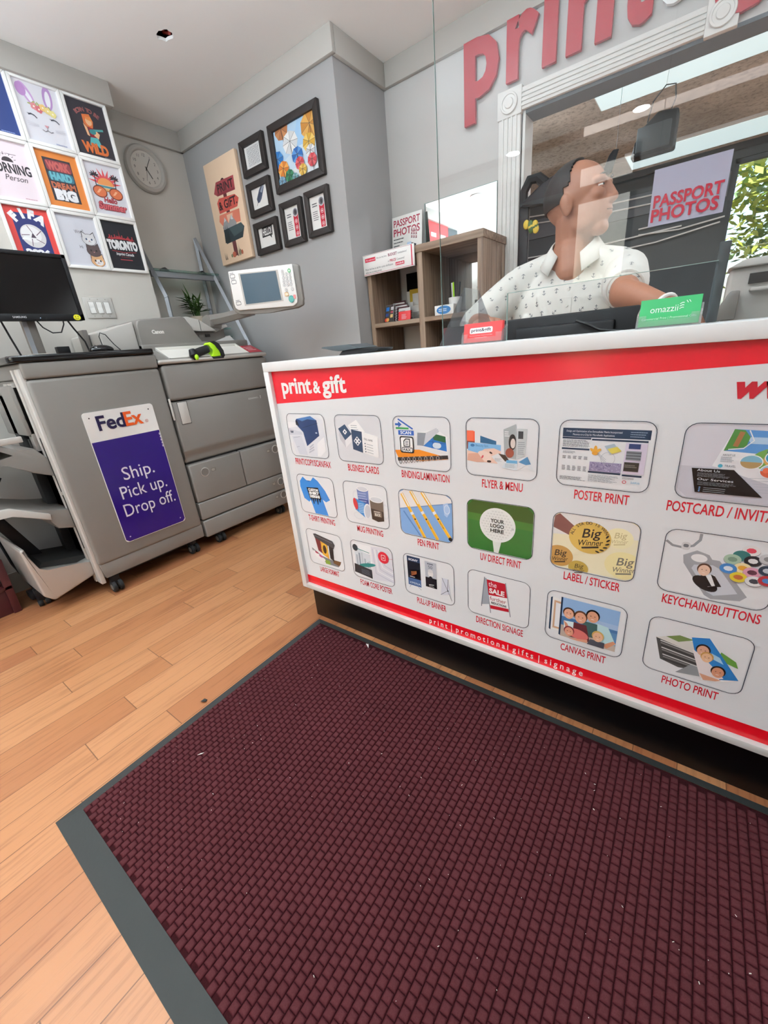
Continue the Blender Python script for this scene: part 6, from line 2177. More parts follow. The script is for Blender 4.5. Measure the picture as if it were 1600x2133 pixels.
# ---------------------------------------------------------------- back room fittings
def strip_light(y0, y1, label):
    t_ = thing('strip_light', label, 'ceiling light', (0.3, (y0 + y1) / 2, ZC - 0.05), 'long ceiling light panels in the back room')
    MB().box(-0.96, 1.9, y0 - 0.012, y1 + 0.012, ZC - 0.03, ZC - 0.001, 'casing_white', bev=0.003).build('housing', t_)
    MB().box(-0.95, 1.89, y0, y1, ZC - 0.034, ZC - 0.029, 'led_panel').build('diffuser', t_)
strip_light(4.26, 4.56, 'long bright ceiling light panel nearest the opening in the back room')
strip_light(5.86, 6.34, 'long bright ceiling light panel beside the far wall of the back room')
t_ = thing('hanging_case', 'black camera case hanging on a thread from the concrete ceiling', 'hanging case', (-0.42, 3.9, 2.2))
hy = 3.75
h0, h1 = at('Y', hy, 1312, 325), at('Y', hy, 1412, 222)
mb = MB()
mb.prism([(h0.x + 0.0, h0.z - 0.02), (h1.x + 0.01, h0.z - 0.02), (h1.x + 0.01, h1.z), (h1.x - 0.10, h1.z + 0.015), (h0.x + 0.05, h1.z - 0.05), (h0.x + 0.02, h1.z - 0.12)], 'Y', hy, hy + 0.10, 'black_plastic', bev=0.015, seg=3)
mb.build('case_body', t_)
MB().box(h0.x + 0.03, h1.x - 0.02, hy - 0.012, hy + 0.01, h0.z + 0.0, h0.z + 0.13, 'slate_dark', bev=0.006).build('front_pocket', t_)
hk = Vector((h1.x - 0.06, hy + 0.04, h1.z + 0.012))
MB().tube([hk + Vector((-0.10, 0, -0.03)), hk + Vector((-0.08, 0, 0.07)), hk + Vector((-0.02, 0, 0.13)), hk + Vector((0.03, 0, 0.12)), hk + Vector((0.04, 0, 0.05)), hk + Vector((0.02, 0, -0.01))], 0.004, 'wire_black').build('strap', t_)
MB().tube([hk + Vector((-0.02, 0, 0.13)), (hk.x - 0.005, hk.y, ZC - 0.001)], 0.0018, 'cable_white').build('thread', t_)
t_ = thing('hanging_tag', 'narrow dark hanging strip with beaded chain on the far side of the man', 'hanging tag', (-0.5, 3.3, 1.9))
a0, a1 = at('Y', 3.3, 1279, 316), at('Y', 3.3, 1262, 362)
MB().prism([(a0.x - 0.025, a0.z - 0.01), (a0.x - 0.005, a0.z + 0.012), (a0.x + 0.025, a0.z + 0.008), (a1.x + 0.03, a1.z), (a1.x - 0.03, a1.z - 0.01)], 'Y', 3.3, 3.312, 'black_plastic', bev=0.003).build('strip', t_)
MB().tube([(a0.x + 0.01, 3.306, a0.z + 0.008), (a0.x + 0.01, 3.306, ZC - 0.001)], 0.0012, 'wire_grey').build('chain', t_)
for k, (ua, va, ub, vb) in enumerate(((1085, 455, 1500, 375), (1085, 470, 1510, 392), (1330, 478, 1500, 425), (1330, 490, 1510, 450), (1085, 540, 1420, 470), (1250, 530, 1500, 462))):  # tubes standing in for street wires that show as reflections
    a0, a1 = at('Y', 6.54, ua, va), at('Y', 6.54, ub, vb)
    mid = (a0 + a1) / 2 + Vector((0, 0, -0.03))
    o_ = MB().tube([a0, mid, a1], 0.008, 'cable_white', 6).build('wire_reflection')
    tag(o_, 'pale stand-in for a reflected street wire, %s' % ('topmost', 'second from the top', 'third from the top', 'fourth from the top', 'fifth from the top', 'lowest')[k], 'cable', 'pale stand-ins for reflected street wires')
# dark bag behind the man's shoulder
t_ = thing('dark_bag', 'dark bag with looped handle on a stand behind the head of the man', 'bag', (-0.75, 2.80, 0))
def bp(u, v, y=2.80):
    return at('Y', y, u, v)
lp = [bp(*q) for q in ((1090, 432), (1092, 400), (1104, 375), (1122, 370), (1138, 384), (1140, 408), (1130, 425))]
MB().tube(lp, [0.022, 0.024, 0.026, 0.026, 0.03, 0.03, 0.03], 'black_rubber', 8).build('handle', t_)
mb = MB()
mb.prism([(q.x, q.z) for q in (bp(1088, 426), (bp(1135, 380)), bp(1160, 364), bp(1190, 352), bp(1200, 380), bp(1200, 420), bp(1150, 430), bp(1135, 420), bp(1090, 436))], 'Y', 2.77, 2.84, 'black_plastic', bev=0.012, seg=3)
mb.build('bag_body', t_)
q = bp(1091, 432)
MB().box(q.x - 0.02, q.x + 0.03, 2.79, 2.82, 0.0, q.z, 'black_plastic', bev=0.003).build('stand', t_)
mb = MB()
for k in range(7):
    mb.ball(bp(1118 - 3 * k, 470 + 5 * (k % 3)) + Vector((0.01 * (k % 3), -0.03, 0)), (0.018, 0.012, 0.024), 'leaf_dark' if k % 2 else 'yellow_paper', u=8, v=6)
mb.build('charm', t_)
# bright leaves outside the rear window
t_ = thing('street_tree', 'sunlit yellow green tree outside the rear window', 'tree', (0.9, 8.4, 0))
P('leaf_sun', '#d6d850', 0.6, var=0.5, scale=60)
P('leaf_shade', '#7fa04a', 0.6, var=0.4, scale=60)  # two leaf tones, sunlit and shaded, set by colour and mixed at random
MB().tube([(1.1, 8.6, 0), (1.05, 8.6, 1.2), (0.9, 8.5, 2.2), (0.7, 8.4, 3.2)], [0.14, 0.12, 0.09, 0.05], 'bark', 10).build('trunk', t_)
rd = random.Random(21)
mb = MB()
for i in range(2600):
    c_ = Vector((rd.gauss(0.75, 0.55), rd.gauss(8.3, 0.35), rd.gauss(2.75, 0.65)))
    if c_.z < 1.5 or c_.y < 7.2:
        continue
    a_ = Vector((rd.uniform(-1, 1), rd.uniform(-1, 1), rd.uniform(-0.4, 0.8))).normalized()
    b_ = a_.cross(Vector((rd.uniform(-1, 1), rd.uniform(-1, 1), 1))).normalized()
    L = rd.uniform(0.05, 0.10)
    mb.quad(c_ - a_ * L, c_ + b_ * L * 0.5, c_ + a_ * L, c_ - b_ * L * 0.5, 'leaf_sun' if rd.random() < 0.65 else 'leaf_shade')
mb.build('foliage', t_, sharp=None)
# desktop printer at the right behind the counter
t_ = thing('desktop_printer', 'beige desktop printer at the right edge behind the clear screen', 'printer', (0.2, 1.75, 0.83))
p0, p1 = at('Y', 1.62, 1492, 690), at('Y', 1.62, 1538, 548)
X0 = p1.x - 0.015
MB().box(X0, X0 + 0.42, 1.62, 1.78, 0.8315, p1.z - 0.012, 'plastic_light', bev=0.012, seg=3).build('body', t_)
MB().prism([(X0 - 0.006, p1.z - 0.012), (X0 + 0.42, p1.z - 0.012), (X0 + 0.42, p1.z + 0.012), (X0 + 0.03, p1.z + 0.006)], 'Y', 1.60, 1.79, 'plastic_light', bev=0.004).build('lid', t_)
MB().box(X0 + 0.045, X0 + 0.30, 1.612, 1.622, p1.z - 0.055, p1.z - 0.03, 'seam').build('paper_slot', t_)
MB().box(X0 + 0.05, X0 + 0.28, 1.58, 1.622, p1.z - 0.075, p1.z - 0.066, 'plastic_light', bev=0.003).build('output_tray', t_)
MB().prism([(X0 - 0.03, 1.19), (X0 + 0.03, 1.19), (X0 + 0.03, 1.262), (X0 + 0.01, 1.262)], 'Y', 1.56, 1.62, 'plastic_grey', bev=0.004).build('side_flap', t_)
# ---------------------------------------------------------------- things on the counter
YPX = 1.225
def cp(u, v, y=YPX):
    return at('Y', y, u, v)
e0, e1 = cp(901, 0), cp(920, 722)
xl = e0.x
s0, s1, s2 = cp(1057, 611), cp(1057, 700), cp(1345, 570)
t_ = thing('counter_screen', 'large clear acrylic screen standing on the white counter', 'screen', (0.2, YPX, ZT))
mb = MB()
xs, zs_, xe = s0.x, s0.z, cp(1470, 690).x
mb.prism([(xl, ZT + 0.001), (xs, ZT + 0.001), (xs, zs_), (xe, zs_), (xe, ZT + 0.001), (1.30, ZT + 0.001), (1.30, 2.70), (xl, 2.70)], 'Y', YPX, YPX + 0.005, 'plexi')
mb.build('sheet', t_)
mb = MB()
mb.box(xl - 0.0006, xl, YPX, YPX + 0.005, ZT + 0.001, 2.70, 'glass_edge')
mb.build('left_edge', t_)
mb = MB()
for q in ((xs - 0.001, xs + 0.0006, ZT + 0.001, zs_), (xs, xe, zs_ - 0.0006, zs_ + 0.0005)):
    mb.box(q[0], q[1], YPX - 0.0004, YPX + 0.0054, q[2], q[3], 'glass_edge')
mb.build('slot_edge', t_)
pq0, pq1 = cp(1486, 500, YPX + 0.02), cp(1462, 690, YPX + 0.02)
MB().box(xe - 0.004, xe + 0.016, YPX + 0.007, YPX + 0.022, ZT + 0.001, cp(1488, 505).z, 'slate_dark', bev=0.002).build('support_post', t_)
# translucent passport sheet taped to the screen
g0, g1 = cp(1363, 350), cp(1512, 447)
t_ = thing('screen_sign', 'translucent PASSPORT PHOTOS sheet with red letters taped to the clear screen', 'sign', ((g0.x + g1.x) / 2, YPX, g1.z))
q = [cp(*p_) for p_ in ((1363, 352), (1522, 316), (1511, 444), (1352, 471))]
mb = MB()
x0, x1, z0, z1 = (q[0].x + q[3].x) / 2, (q[1].x + q[2].x) / 2, (q[2].z + q[3].z) / 2, (q[0].z + q[1].z) / 2
mb.box(x0, x1, YPX - 0.0022, YPX - 0.0008, z0, z1, 'film')
mb.build('sheet', t_)
def ss(a):
    w_ = x1 - x0
    a.txt('PASSPORT', x0 + 0.04 * w_, z0 + 0.33 * (z1 - z0), 0.021, '#a02436', 'L', 0.03, w=0.92 * w_)
    a.txt('PHOTOS', x0 + 0.03 * w_, z0 + 0.08 * (z1 - z0), 0.022, '#a02436', 'L', 0.03, w=0.90 * w_)
letters('lettering', ss, t_, O=(0, YPX - 0.0022, 0), label='dark red PASSPORT PHOTOS lettering')
# card holders
def card_holder(pts, yc, m_, label, cat, fn, group):
    tl, tr, br, bl = [at('Y', yc, *p_) for p_ in pts]
    x0, x1 = (tl.x + bl.x) / 2, (tr.x + br.x) / 2
    z1 = (tl.z + tr.z) / 2
    t_ = thing('card_holder', label[0], 'card holder', ((x0 + x1) / 2, yc, ZT), group)
    mb = MB()
    h_ = z1 - ZT
    mb.prism([(yc - 0.004, ZT + 0.001), (yc + 0.022, ZT + 0.001), (yc + 0.022, ZT + 0.004), (yc - 0.001, ZT + 0.004), (yc - 0.001, ZT + 0.016), (yc - 0.004, ZT + 0.016)], 'X', x0 - 0.004, x1 + 0.004, 'acrylic')
    for xa in (x0 - 0.004, x1 + 0.001):
        mb.prism([(yc - 0.004, ZT + 0.001), (yc + 0.022, ZT + 0.001), (yc + 0.034, ZT + 0.04), (yc + 0.002, ZT + 0.030)], 'X', xa, xa + 0.003, 'acrylic')
    mb.prism([(yc + 0.022, ZT + 0.001), (yc + 0.025, ZT + 0.001), (yc + 0.036, ZT + 0.042), (yc + 0.033, ZT + 0.042)], 'X', x0 - 0.004, x1 + 0.004, 'acrylic')
    for xa, xb in ((x0 - 0.003, x0 + 0.014), (x1 - 0.014, x1 + 0.003)):
        mb.box(xa, xb, yc - 0.004, yc - 0.001, ZT + 0.016, ZT + 0.026, 'acrylic')
    mb.build('holder', t_)
    mb = MB()
    th = 0.014
    mb.prism([(yc + 0.001, ZT + 0.0045), (yc + 0.001 + th, ZT + 0.0045), (yc + 0.009 + th, z1), (yc + 0.009, z1)], 'X', x0, x1, m_)
    A = Art(mb, (x0, yc + 0.001, ZT + 0.0045), UX, Vector((0, 0.008, z1 - ZT - 0.0045)).normalized())
    fn(A, x1 - x0, z1 - ZT)
    tag(mb.build('card_stack'), label[1], 'business cards', 'card stacks in the acrylic holders')
def c_red(a, w, h):
    a.rrect(0.16 * w, 0.42 * h, 0.76 * w, 0.70 * h, 0.004, '#f4f2f2')
    a.txt('print&gift', 0.46 * w, 0.51 * h, 0.15 * h, '#3a2a3c', 'C', 0.02, w=0.52 * w)
    a.txt('Commercial Print | Promotional Gifts', 0.46 * w, 0.30 * h, 0.045 * h, '#f2c8c8', 'C', w=0.60 * w)
    a.txt('www.print', 0.46 * w, 0.20 * h, 0.045 * h, '#f2c8c8', 'C', w=0.32 * w)
def c_green(a, w, h):
    a.txt('omazzii', 0.18 * w, 0.46 * h, 0.22 * h, '#eef6f0', 'L', 0.0, w=0.46 * w)
    for k in range(3):
        a.line([(0.66 * w, (0.52 + 0.08 * k) * h), (0.70 * w, (0.56 + 0.08 * k) * h), (0.73 * w, (0.55 + 0.08 * k) * h)], 0.016 * w, '#dff0e4')
    a.line([(0.76 * w, 0.78 * h), (0.79 * w, 0.70 * h)], 0.012 * w, '#dff0e4')
    a.line([(0.80 * w, 0.79 * h), (0.83 * w, 0.71 * h)], 0.012 * w, '#dff0e4')
    a.txt('Commercial Print | Promotional Gifts', 0.5 * w, 0.22 * h, 0.075 * h, '#cfe8d6', 'C', w=0.90 * w)
card_holder(((966, 679), (1043, 664), (1046, 705), (964, 716)), 1.12, 'red_card', ('clear acrylic card holder with red cards on the white counter', 'stack of red print&gift business cards in an acrylic holder'), 'card', c_red, 'clear card holders on the counter')
card_holder(((1337, 627), (1462, 611), (1458, 672), (1326, 690)), 1.12, 'green_card', ('clear acrylic card holder with green cards on the white counter', 'stack of green omazzii business cards in an acrylic holder'), 'card', c_green, 'clear card holders on the counter')
# smoky easel stand behind the screen
pe = [at('Y', 1.30, *p_) for p_ in ((915, 716), (966, 600), (972, 690))]
t_ = thing('acrylic_easel', 'smoky clear acrylic leaflet easel behind the red card holder', 'leaflet stand', (pe[0].x + 0.03, 1.32, ZT))
mb = MB()
mb.prism([(pe[0].x, ZT + 0.001), (pe[0].x + 0.006, ZT + 0.012), (pe[1].x, pe[1].z), (pe[1].x + 0.004, pe[1].z), (pe[1].x + 0.004, ZT + 0.001)], 'Y', 1.30, 1.303, 'smoke_acrylic')
mb.build('side_plate', t_)
MB().box(pe[1].x + 0.001, pe[1].x + 0.005, 1.30, 1.40, ZT + 0.001, pe[1].z, 'acrylic').build('upright', t_)
mb = MB().prism([(pe[1].x + 0.005, pe[1].z - 0.002), (pe[1].x + 0.060, ZT + 0.03), (pe[1].x + 0.060, ZT + 0.001), (pe[1].x + 0.005, ZT + 0.001)], 'Y', 1.398, 1.401, 'smoke_acrylic')
mb.build('side_plate', t_)
mb = MB().box(pe[0].x + 0.012, pe[1].x - 0.002, 1.306, 1.310, ZT + 0.002, ZT + 0.055, 'maroon_paint')
mb.build('insert', t_)
# card terminal
t_ = thing('card_terminal', 'low black card terminal with raised lid on the left of the counter', 'card terminal', (-1.08, 1.32, ZT))
yT = 1.33
b = [at('Y', yT, *p_) for p_ in ((690, 724), (745, 716), (805, 722), (722, 735), (765, 733), (757, 727))]
mb = MB()
mb.prism([(b[3].x, ZT + 0.001), (b[3].x + 0.02, ZT + 0.016), (b[5].x, ZT + 0.020), (b[2].x, ZT + 0.014), (b[2].x - 0.01, ZT + 0.004), (b[4].x, ZT + 0.001)], 'Y', 1.28, 1.38, 'black_plastic', bev=0.003)
mb.build('base', t_)
mb = MB()
mb.prism([(b[0].x, b[0].z), (b[0].x + 0.006, b[0].z + 0.004), (b[1].x, b[1].z), (b[5].x + 0.03, ZT + 0.020), (b[3].x + 0.01, ZT + 0.016), (b[3].x - 0.02, b[0].z - 0.012)], 'Y', 1.27, 1.39, 'slate_dark', bev=0.002)
mb.build('lid', t_)
# back of the shop monitor behind the counter
q = [at('Y', 1.52, *p_) for p_ in ((1042, 664), (1335, 640))]
t_ = thing('counter_monitor', 'black monitor seen from behind, low in front of the man', 'monitor', ((q[0].x + q[1].x) / 2, 1.56, 0.83))
zt_ = (q[0].z + q[1].z) / 2
MB().box(q[0].x, q[1].x, 1.52, 1.56, zt_ - 0.33, zt_, 'black_plastic', bev=0.006).build('housing', t_)
MB().box(q[0].x + 0.06, q[1].x - 0.06, 1.495, 1.525, zt_ - 0.28, zt_ - 0.03, 'black_plastic', bev=0.01).build('rear_bulge', t_)
MB().box((q[0].x + q[1].x) / 2 - 0.03, (q[0].x + q[1].x) / 2 + 0.03, 1.53, 1.56, 0.8425, zt_ - 0.3, 'black_plastic').build('neck', t_)
MB().box((q[0].x + q[1].x) / 2 - 0.12, (q[0].x + q[1].x) / 2 + 0.12, 1.47, 1.66, 0.8315, 0.8435, 'black_plastic', bev=0.004).build('foot', t_)
c_ = [at('Y', 1.48, *p_) for p_ in ((1200, 668), (1225, 676), (1250, 687), (1300, 690), (1340, 686))]
MB().tube(c_, 0.004, 'wire_black').build('cable', t_)
# street across the road (seen in the mirror and through the shop window)
slab('ground_street', -9, 7, -14, -2.8, -0.15, -0.05, 'pavement', 'pavement outside the shop')
t_ = thing('brick_building', 'red brick building across the street outside the shop window', 'building', (-4.5, -11, 0))
MB().box(-9, -3.4, -12, -10, -0.05, 7, 'brick_wall').build('wall', t_)
for k in range(3):
    MB().box(-8.2 + 1.6 * k, -7.3 + 1.6 * k, -10.02, -9.98, 1.2, 3.0, 'slate_dark').build('window', t_)
# downlight fittings
for i, (x, y) in enumerate(POTS + BACKFILL):  # the last two fittings belong to the added back room lamps
    t_ = thing('downlight', 'round white recessed ceiling downlight, lit', 'downlight', (x, y, ZC - 0.02), 'recessed downlights out of frame')
    MB().lathe([(0.052, 0), (0.078, 0), (0.080, -0.006), (0.074, -0.010), (0.052, -0.006)], 'casing_white', (x, y, ZC), 'Z', 28).build('trim_ring', t_)
    MB().lathe([(0.001, -0.001), (0.05, -0.001), (0.05, -0.004), (0.001, -0.004)], 'lamp_glow', (x, y, ZC), 'Z', 24).build('lens', t_)
for i, (x, y, z, hl_) in enumerate(UPFILL):  # housings for the two added ceiling fill lamps
    t_ = thing('fill_uplight', ('long white added fill uplight over the entrance mat', 'short white added fill uplight in front of the counter')[i], 'pendant light', (x, y, z), 'added fill uplights out of frame')
    mb = MB()
    mb.box(x - hl_ - 0.03, x + hl_ + 0.03, y - 0.09, y + 0.09, z - 0.02, z + 0.005, 'casing_white', bev=0.004)
    for s_ in (-1, 1):
        mb.box(x - hl_ - 0.03, x + hl_ + 0.03, y + s_ * 0.085 - 0.005, y + s_ * 0.085 + 0.005, z - 0.01, z + 0.03, 'casing_white')
    mb.build('housing', t_)
    for dx in (-hl_ * 0.9, hl_ * 0.9):
        MB().tube([(x + dx, y, z + 0.004), (x + dx, y, ZC)], 0.002, 'wire_grey', 6).build('hanging_wire', t_)
# ---------------------------------------------------------------- the man behind the counter
t_ = thing('person', 'man in white anchor print shirt standing behind the counter looking right', 'person', (-0.52, 2.12, 0))
from mathutils.bvhtree import BVHTree
def fused(name, mb, voxel, smooth, parent, m_):
    """weld overlapping volumes into one smooth skin"""
    o_ = mb.build(name, parent, sharp=None)
    rm = o_.modifiers.new('weld', 'REMESH')
    rm.mode = 'VOXEL'
    rm.voxel_size = voxel
    sm = o_.modifiers.new('soft', 'SMOOTH')
    sm.iterations = smooth
    sm.factor = 0.5
    dg = bpy.context.evaluated_depsgraph_get()
    me = bpy.data.meshes.new_from_object(o_.evaluated_get(dg))
    o_.modifiers.clear()
    o_.data = me
    me.materials.clear()
    me.materials.append(MATS[m_])
    for p_ in me.polygons:
        p_.use_smooth = True
        p_.material_index = 0
    return o_
def chain(mb, pts, m_='skin', step=0.012):
    """limb: (point, radius) joints swept with balls"""
    for (a, ra), (b, rb) in zip(pts, pts[1:]):
        a, b = Vector(a), Vector(b)
        n_ = max(1, int((b - a).length / step))
        for i in range(n_ + 1):
            t = i / n_
            mb.ball(a.lerp(b, t), ra + (rb - ra) * t, m_, u=12, v=8)
HC = Vector((-0.492, 2.10, 1.672))
HS = 1.13
yaw, pit = math.radians(-9), math.radians(9)
Fw = Vector((math.cos(yaw) * math.cos(pit), math.sin(yaw) * math.cos(pit), math.sin(pit)))
Lf = Vector((0, 0, 1)).cross(Fw).normalized()
Uw = Fw.cross(Lf)
RH = Matrix((Fw, Lf, Uw)).transposed()
def hp(x, y, z):
    return HC + RH @ Vector((x, y, z)) * HS
def hb(mb, c, rad, m_='skin', u=18, v=12):
    mb.ball(hp(*c), tuple(q * HS for q in rad), m_, rot=RH, u=u, v=v)
body = MB()
hb(body, (-0.012, 0, 0.030), (0.104, 0.080, 0.098), u=28, v=18)
hb(body, (0.026, 0, -0.032), (0.078, 0.066, 0.088), u=24, v=16)
hb(body, (0.062, 0, -0.100), (0.030, 0.036, 0.024))
for s_ in (-1, 1):
    hb(body, (0.020, s_ * 0.046, -0.070), (0.046, 0.016, 0.030))
    hb(body, (0.072, s_ * 0.034, -0.008), (0.026, 0.026, 0.022))
    hb(body, (0.082, s_ * 0.030, 0.034), (0.020, 0.030, 0.012))
    hb(body, (-0.012, s_ * 0.080, -0.012), (0.021, 0.010, 0.034))
    hb(body, (-0.016, s_ * 0.086, -0.002), (0.018, 0.007, 0.026))
    hb(body, (0.106, s_ * 0.013, -0.030), (0.012, 0.009, 0.009))
for k in range(8):
    t = k / 7
    hb(body, (0.094 + 0.022 * t, 0, 0.024 - 0.050 * t), (0.012, 0.010 + 0.004 * t, 0.013), u=12, v=8)
hb(body, (0.096, 0, -0.054), (0.012, 0.024, 0.008))
hb(body, (0.094, 0, -0.066), (0.012, 0.021, 0.009))
chain(body, [(hp(-0.018, 0, -0.05), 0.076), ((-0.505, 2.125, 1.53), 0.078), ((-0.515, 2.12, 1.46), 0.092)])
chain(body, [((-0.505, 2.085, 1.50), 0.062), ((-0.495, 2.062, 1.43), 0.062)])
body.ball((-0.52, 2.12, 1.27), (0.175, 0.085, 0.19), 'skin')
body.ball((-0.52, 2.12, 1.05), (0.16, 0.10, 0.22), 'skin')
SR, ER, WR = Vector((-0.745, 2.10, 1.40)), Vector((-0.86, 1.93, 1.265)), Vector((-0.705, 1.66, 1.262))
SL, EL, WL = Vector((-0.295, 2.10, 1.40)), at('Y', 1.78, 1300, 612), at('Y', 1.62, 1392, 640)
chain(body, [((-0.55, 2.14, 1.40), 0.055), (SR, 0.055), (ER, 0.046), (ER.lerp(WR, 0.3), 0.044), (WR, 0.029)])
chain(body, [((-0.49, 2.14, 1.40), 0.055), (SL, 0.055), (EL, 0.048), (EL.lerp(WL, 0.3), 0.045), (WL, 0.029)])
def hand(mb, w, fw, side, curl):
    """palm, four curled fingers and a thumb; fw points from wrist to knuckles, side to the thumb"""
    fw = fw.normalized()
    side = (side - fw * side.dot(fw)).normalized()
    dn = fw.cross(side).normalized()
    if dn.z > 0:
        dn = -dn
    for k in range(5):
        mb.ball(w + fw * (0.02 + 0.016 * k), (0.0001 + 0.020, 0.020, 0.020), 'skin', u=12, v=8)
        for q in (-0.022, 0.0, 0.022):
            mb.ball(w + fw * (0.03 + 0.014 * k) + side * q, 0.0155, 'skin', u=10, v=7)
    for i, (off, L) in enumerate(((0.033, 0.92), (0.011, 1.0), (-0.011, 0.95), (-0.032, 0.78))):
        p_ = w + fw * 0.092 + side * off
        ang = 0.0
        pts = [(p_, 0.0105)]
        for seg, ln in enumerate((0.044, 0.028, 0.022)):
            ang += curl[seg]
            dr = fw * math.cos(ang) + dn * math.sin(ang)
            p_ = p_ + dr * ln * L
            pts.append((p_, 0.0098 - 0.0012 * seg))
        chain(mb, pts, step=0.006)
    b0 = w + fw * 0.030 + side * 0.030
    chain(mb, [(b0, 0.0135), (b0 + side * 0.026 + fw * 0.026 + dn * 0.008, 0.0118), (b0 + side * 0.020 + fw * 0.052 + dn * 0.022, 0.0098)], step=0.006)
hand(body, WR, Vector((0.35, -1, -0.05)), Vector((1, 0.3, 0.1)), (0.9, 1.2, 0.8))
hand(body, WL, Vector((0.55, -0.35, -0.25)), Vector((-0.3, -1, 0.35)), (0.5, 0.7, 0.5))
bo = fused('body', body, 0.0052, 5, t_, 'skin')
# shirt
sh = MB()
S_ = 'paper_white'
P('shirt_cotton', '#dcd9d2', 0.85, var=0.04, scale=30, bump=0.4, bscale=35)
sh.ball((-0.52, 2.12, 1.27), (0.245, 0.135, 0.215), S_)
sh.ball((-0.52, 2.12, 1.08), (0.225, 0.150, 0.24), S_)
sh.ball((-0.52, 2.12, 0.93), (0.215, 0.145, 0.12), S_)
chain(sh, [((-0.60, 2.13, 1.435), 0.062), (SR + Vector((0.02, 0, 0.0)), 0.075)], S_)
chain(sh, [((-0.43, 2.13, 1.435), 0.062), (SL + Vector((-0.01, 0, 0.0)), 0.075)], S_)
sh.ball((-0.515, 2.15, 1.475), (0.105, 0.080, 0.050), S_)
chain(sh, [((-0.515, 2.15, 1.49), 0.06), (SR + Vector((0.03, 0, 0.025)), 0.068)], S_)
chain(sh, [((-0.515, 2.15, 1.49), 0.06), (SL + Vector((-0.03, 0, 0.025)), 0.068)], S_)
chain(sh, [(SR, 0.078), (SR.lerp(ER, 0.5), 0.080), (SR.lerp(ER, 1.0), 0.074)], S_)
chain(sh, [(SL, 0.078), (SL.lerp(EL, 0.45), 0.080), (SL.lerp(EL, 0.66), 0.078)], S_)
for k, (z, x) in enumerate(((1.34, -0.60), (1.22, -0.42), (1.12, -0.62), (1.26, -0.66), (1.16, -0.38))):
    chain(sh, [((x, 2.02, z), 0.026), ((x + 0.05, 1.995, z - 0.12), 0.022)], S_)
so = fused('shirt', sh, 0.007, 6, t_, 'shirt_cotton')
so['label'] = 'white short sleeved shirt printed with small navy anchors'
# sleeves end in a hem ring
for a_, b_, q, rr_ in ((SL, EL, 0.66, 0.079), (SR, ER, 1.0, 0.073)):
    ax = (b_ - a_).normalized()
    c_ = a_.lerp(b_, q) + ax * 0.045
    e1 = ax.cross(Vector((0, 0, 1))).normalized()
    e2 = ax.cross(e1)
    MB().tube([c_ + (e1 * math.cos(2 * math.pi * k / 24) + e2 * math.sin(2 * math.pi * k / 24)) * (rr_ - 0.022) for k in range(24)], 0.007, 'shirt_cotton', 8, closed=True).build('sleeve_hem', so)
# anchors printed on the cloth, laid on its surface
bpy.context.view_layer.update()
inv = so.matrix_world.inverted()
tree = BVHTree.FromPolygons([so.matrix_world @ v.co for v in so.data.vertices], [tuple(p_.vertices) for p_ in so.data.polygons])
pr = MB()
ki = pr.mi('ink')
ANC = [[(-0.08, 1), (0.08, 1), (0.08, -0.9), (-0.08, -0.9)], [(-0.45, 0.62), (0.45, 0.62), (0.45, 0.46), (-0.45, 0.46)], [(-0.75, -0.35), (-0.6, -0.45), (-0.35, -0.78), (0, -0.95), (0, -0.75), (-0.3, -0.6), (-0.55, -0.25)], [(0.75, -0.35), (0.6, -0.45), (0.35, -0.78), (0, -0.95), (0, -0.75), (0.3, -0.6), (0.55, -0.25)]]
rd = random.Random(2)
tint = lin('#3d4450')
for i in range(17):
    for j in range(14):
        x = -1.0 + 0.052 * i + (0.026 if j % 2 else 0)
        z = 1.52 - 0.040 * j
        hit = tree.ray_cast(Vector((x, 1.2, z)), Vector((0, 1, 0)))
        if hit[0] is None or hit[1].y > -0.25:
            continue
        n_ = hit[1]
        u_ = Vector((1, 0, 0)) - n_ * n_.x
        u_.normalize()
        v_ = n_.cross(u_)
        if v_.z < 0:
            v_ = -v_
        ro = rd.choice((0, 45, -45, 180, 10))
        c, s_ = math.cos(math.radians(ro)), math.sin(math.radians(ro))
        for sub in ANC:
            vs = []
            for a, b in sub:
                a, b = (a * c - b * s_) * 0.0105, (a * s_ + b * c) * 0.0105
                q = hit[0] + u_ * a + v_ * b
                h2 = tree.find_nearest(q)
                vs.append(pr.bm.verts.new(h2[0] + n_ * 0.0009))
            fc = pr.bm.faces.new(vs)
            fc.material_index = ki
            for l in fc.loops:
                l[pr.ink] = tint
bq = bmesh.new()
bq.from_mesh(so.data)
lay = bq.loops.layers.float_color.new('ink')
so.data.materials.append(MATS['ink'])
for fc in pr.bm.faces:
    nf = bq.faces.new([bq.verts.new(inv @ v.co) for v in fc.verts])
    nf.material_index = 1
    for l in nf.loops:
        l[lay] = tint
bq.to_mesh(so.data)
bq.free()
pr.bm.free()
# collar and placket
cl = MB()
for s_ in (-1, 1):
    nk = Vector((-0.503, 2.108, 1.562))
    pts_o, pts_i = [], []
    for k in range(9):
        a = math.radians(90 - s_ * 150 * k / 8)
        drop = 0.090 * (k / 8) ** 2
        pts_i.append(nk + Vector((0.086 * math.cos(a), 0.084 * math.sin(a), 0.020 - drop)))
        pts_o.append(nk + Vector((0.130 * math.cos(a), 0.120 * math.sin(a) - (0.020 if k > 6 else 0), -0.034 - drop * 1.2)))
    tb = bmesh.new()
    A_ = [tb.verts.new(p_) for p_ in pts_i]
    B_ = [tb.verts.new(p_) for p_ in pts_o]
    for k in range(8):
        tb.faces.new([A_[k], A_[k + 1], B_[k + 1], B_[k]])
    cl.merge(tb, 'shirt_cotton')
co = cl.build('collar', so)
sd = co.modifiers.new('thick', 'SOLIDIFY')
sd.thickness = 0.006
pk = MB()
prev = None
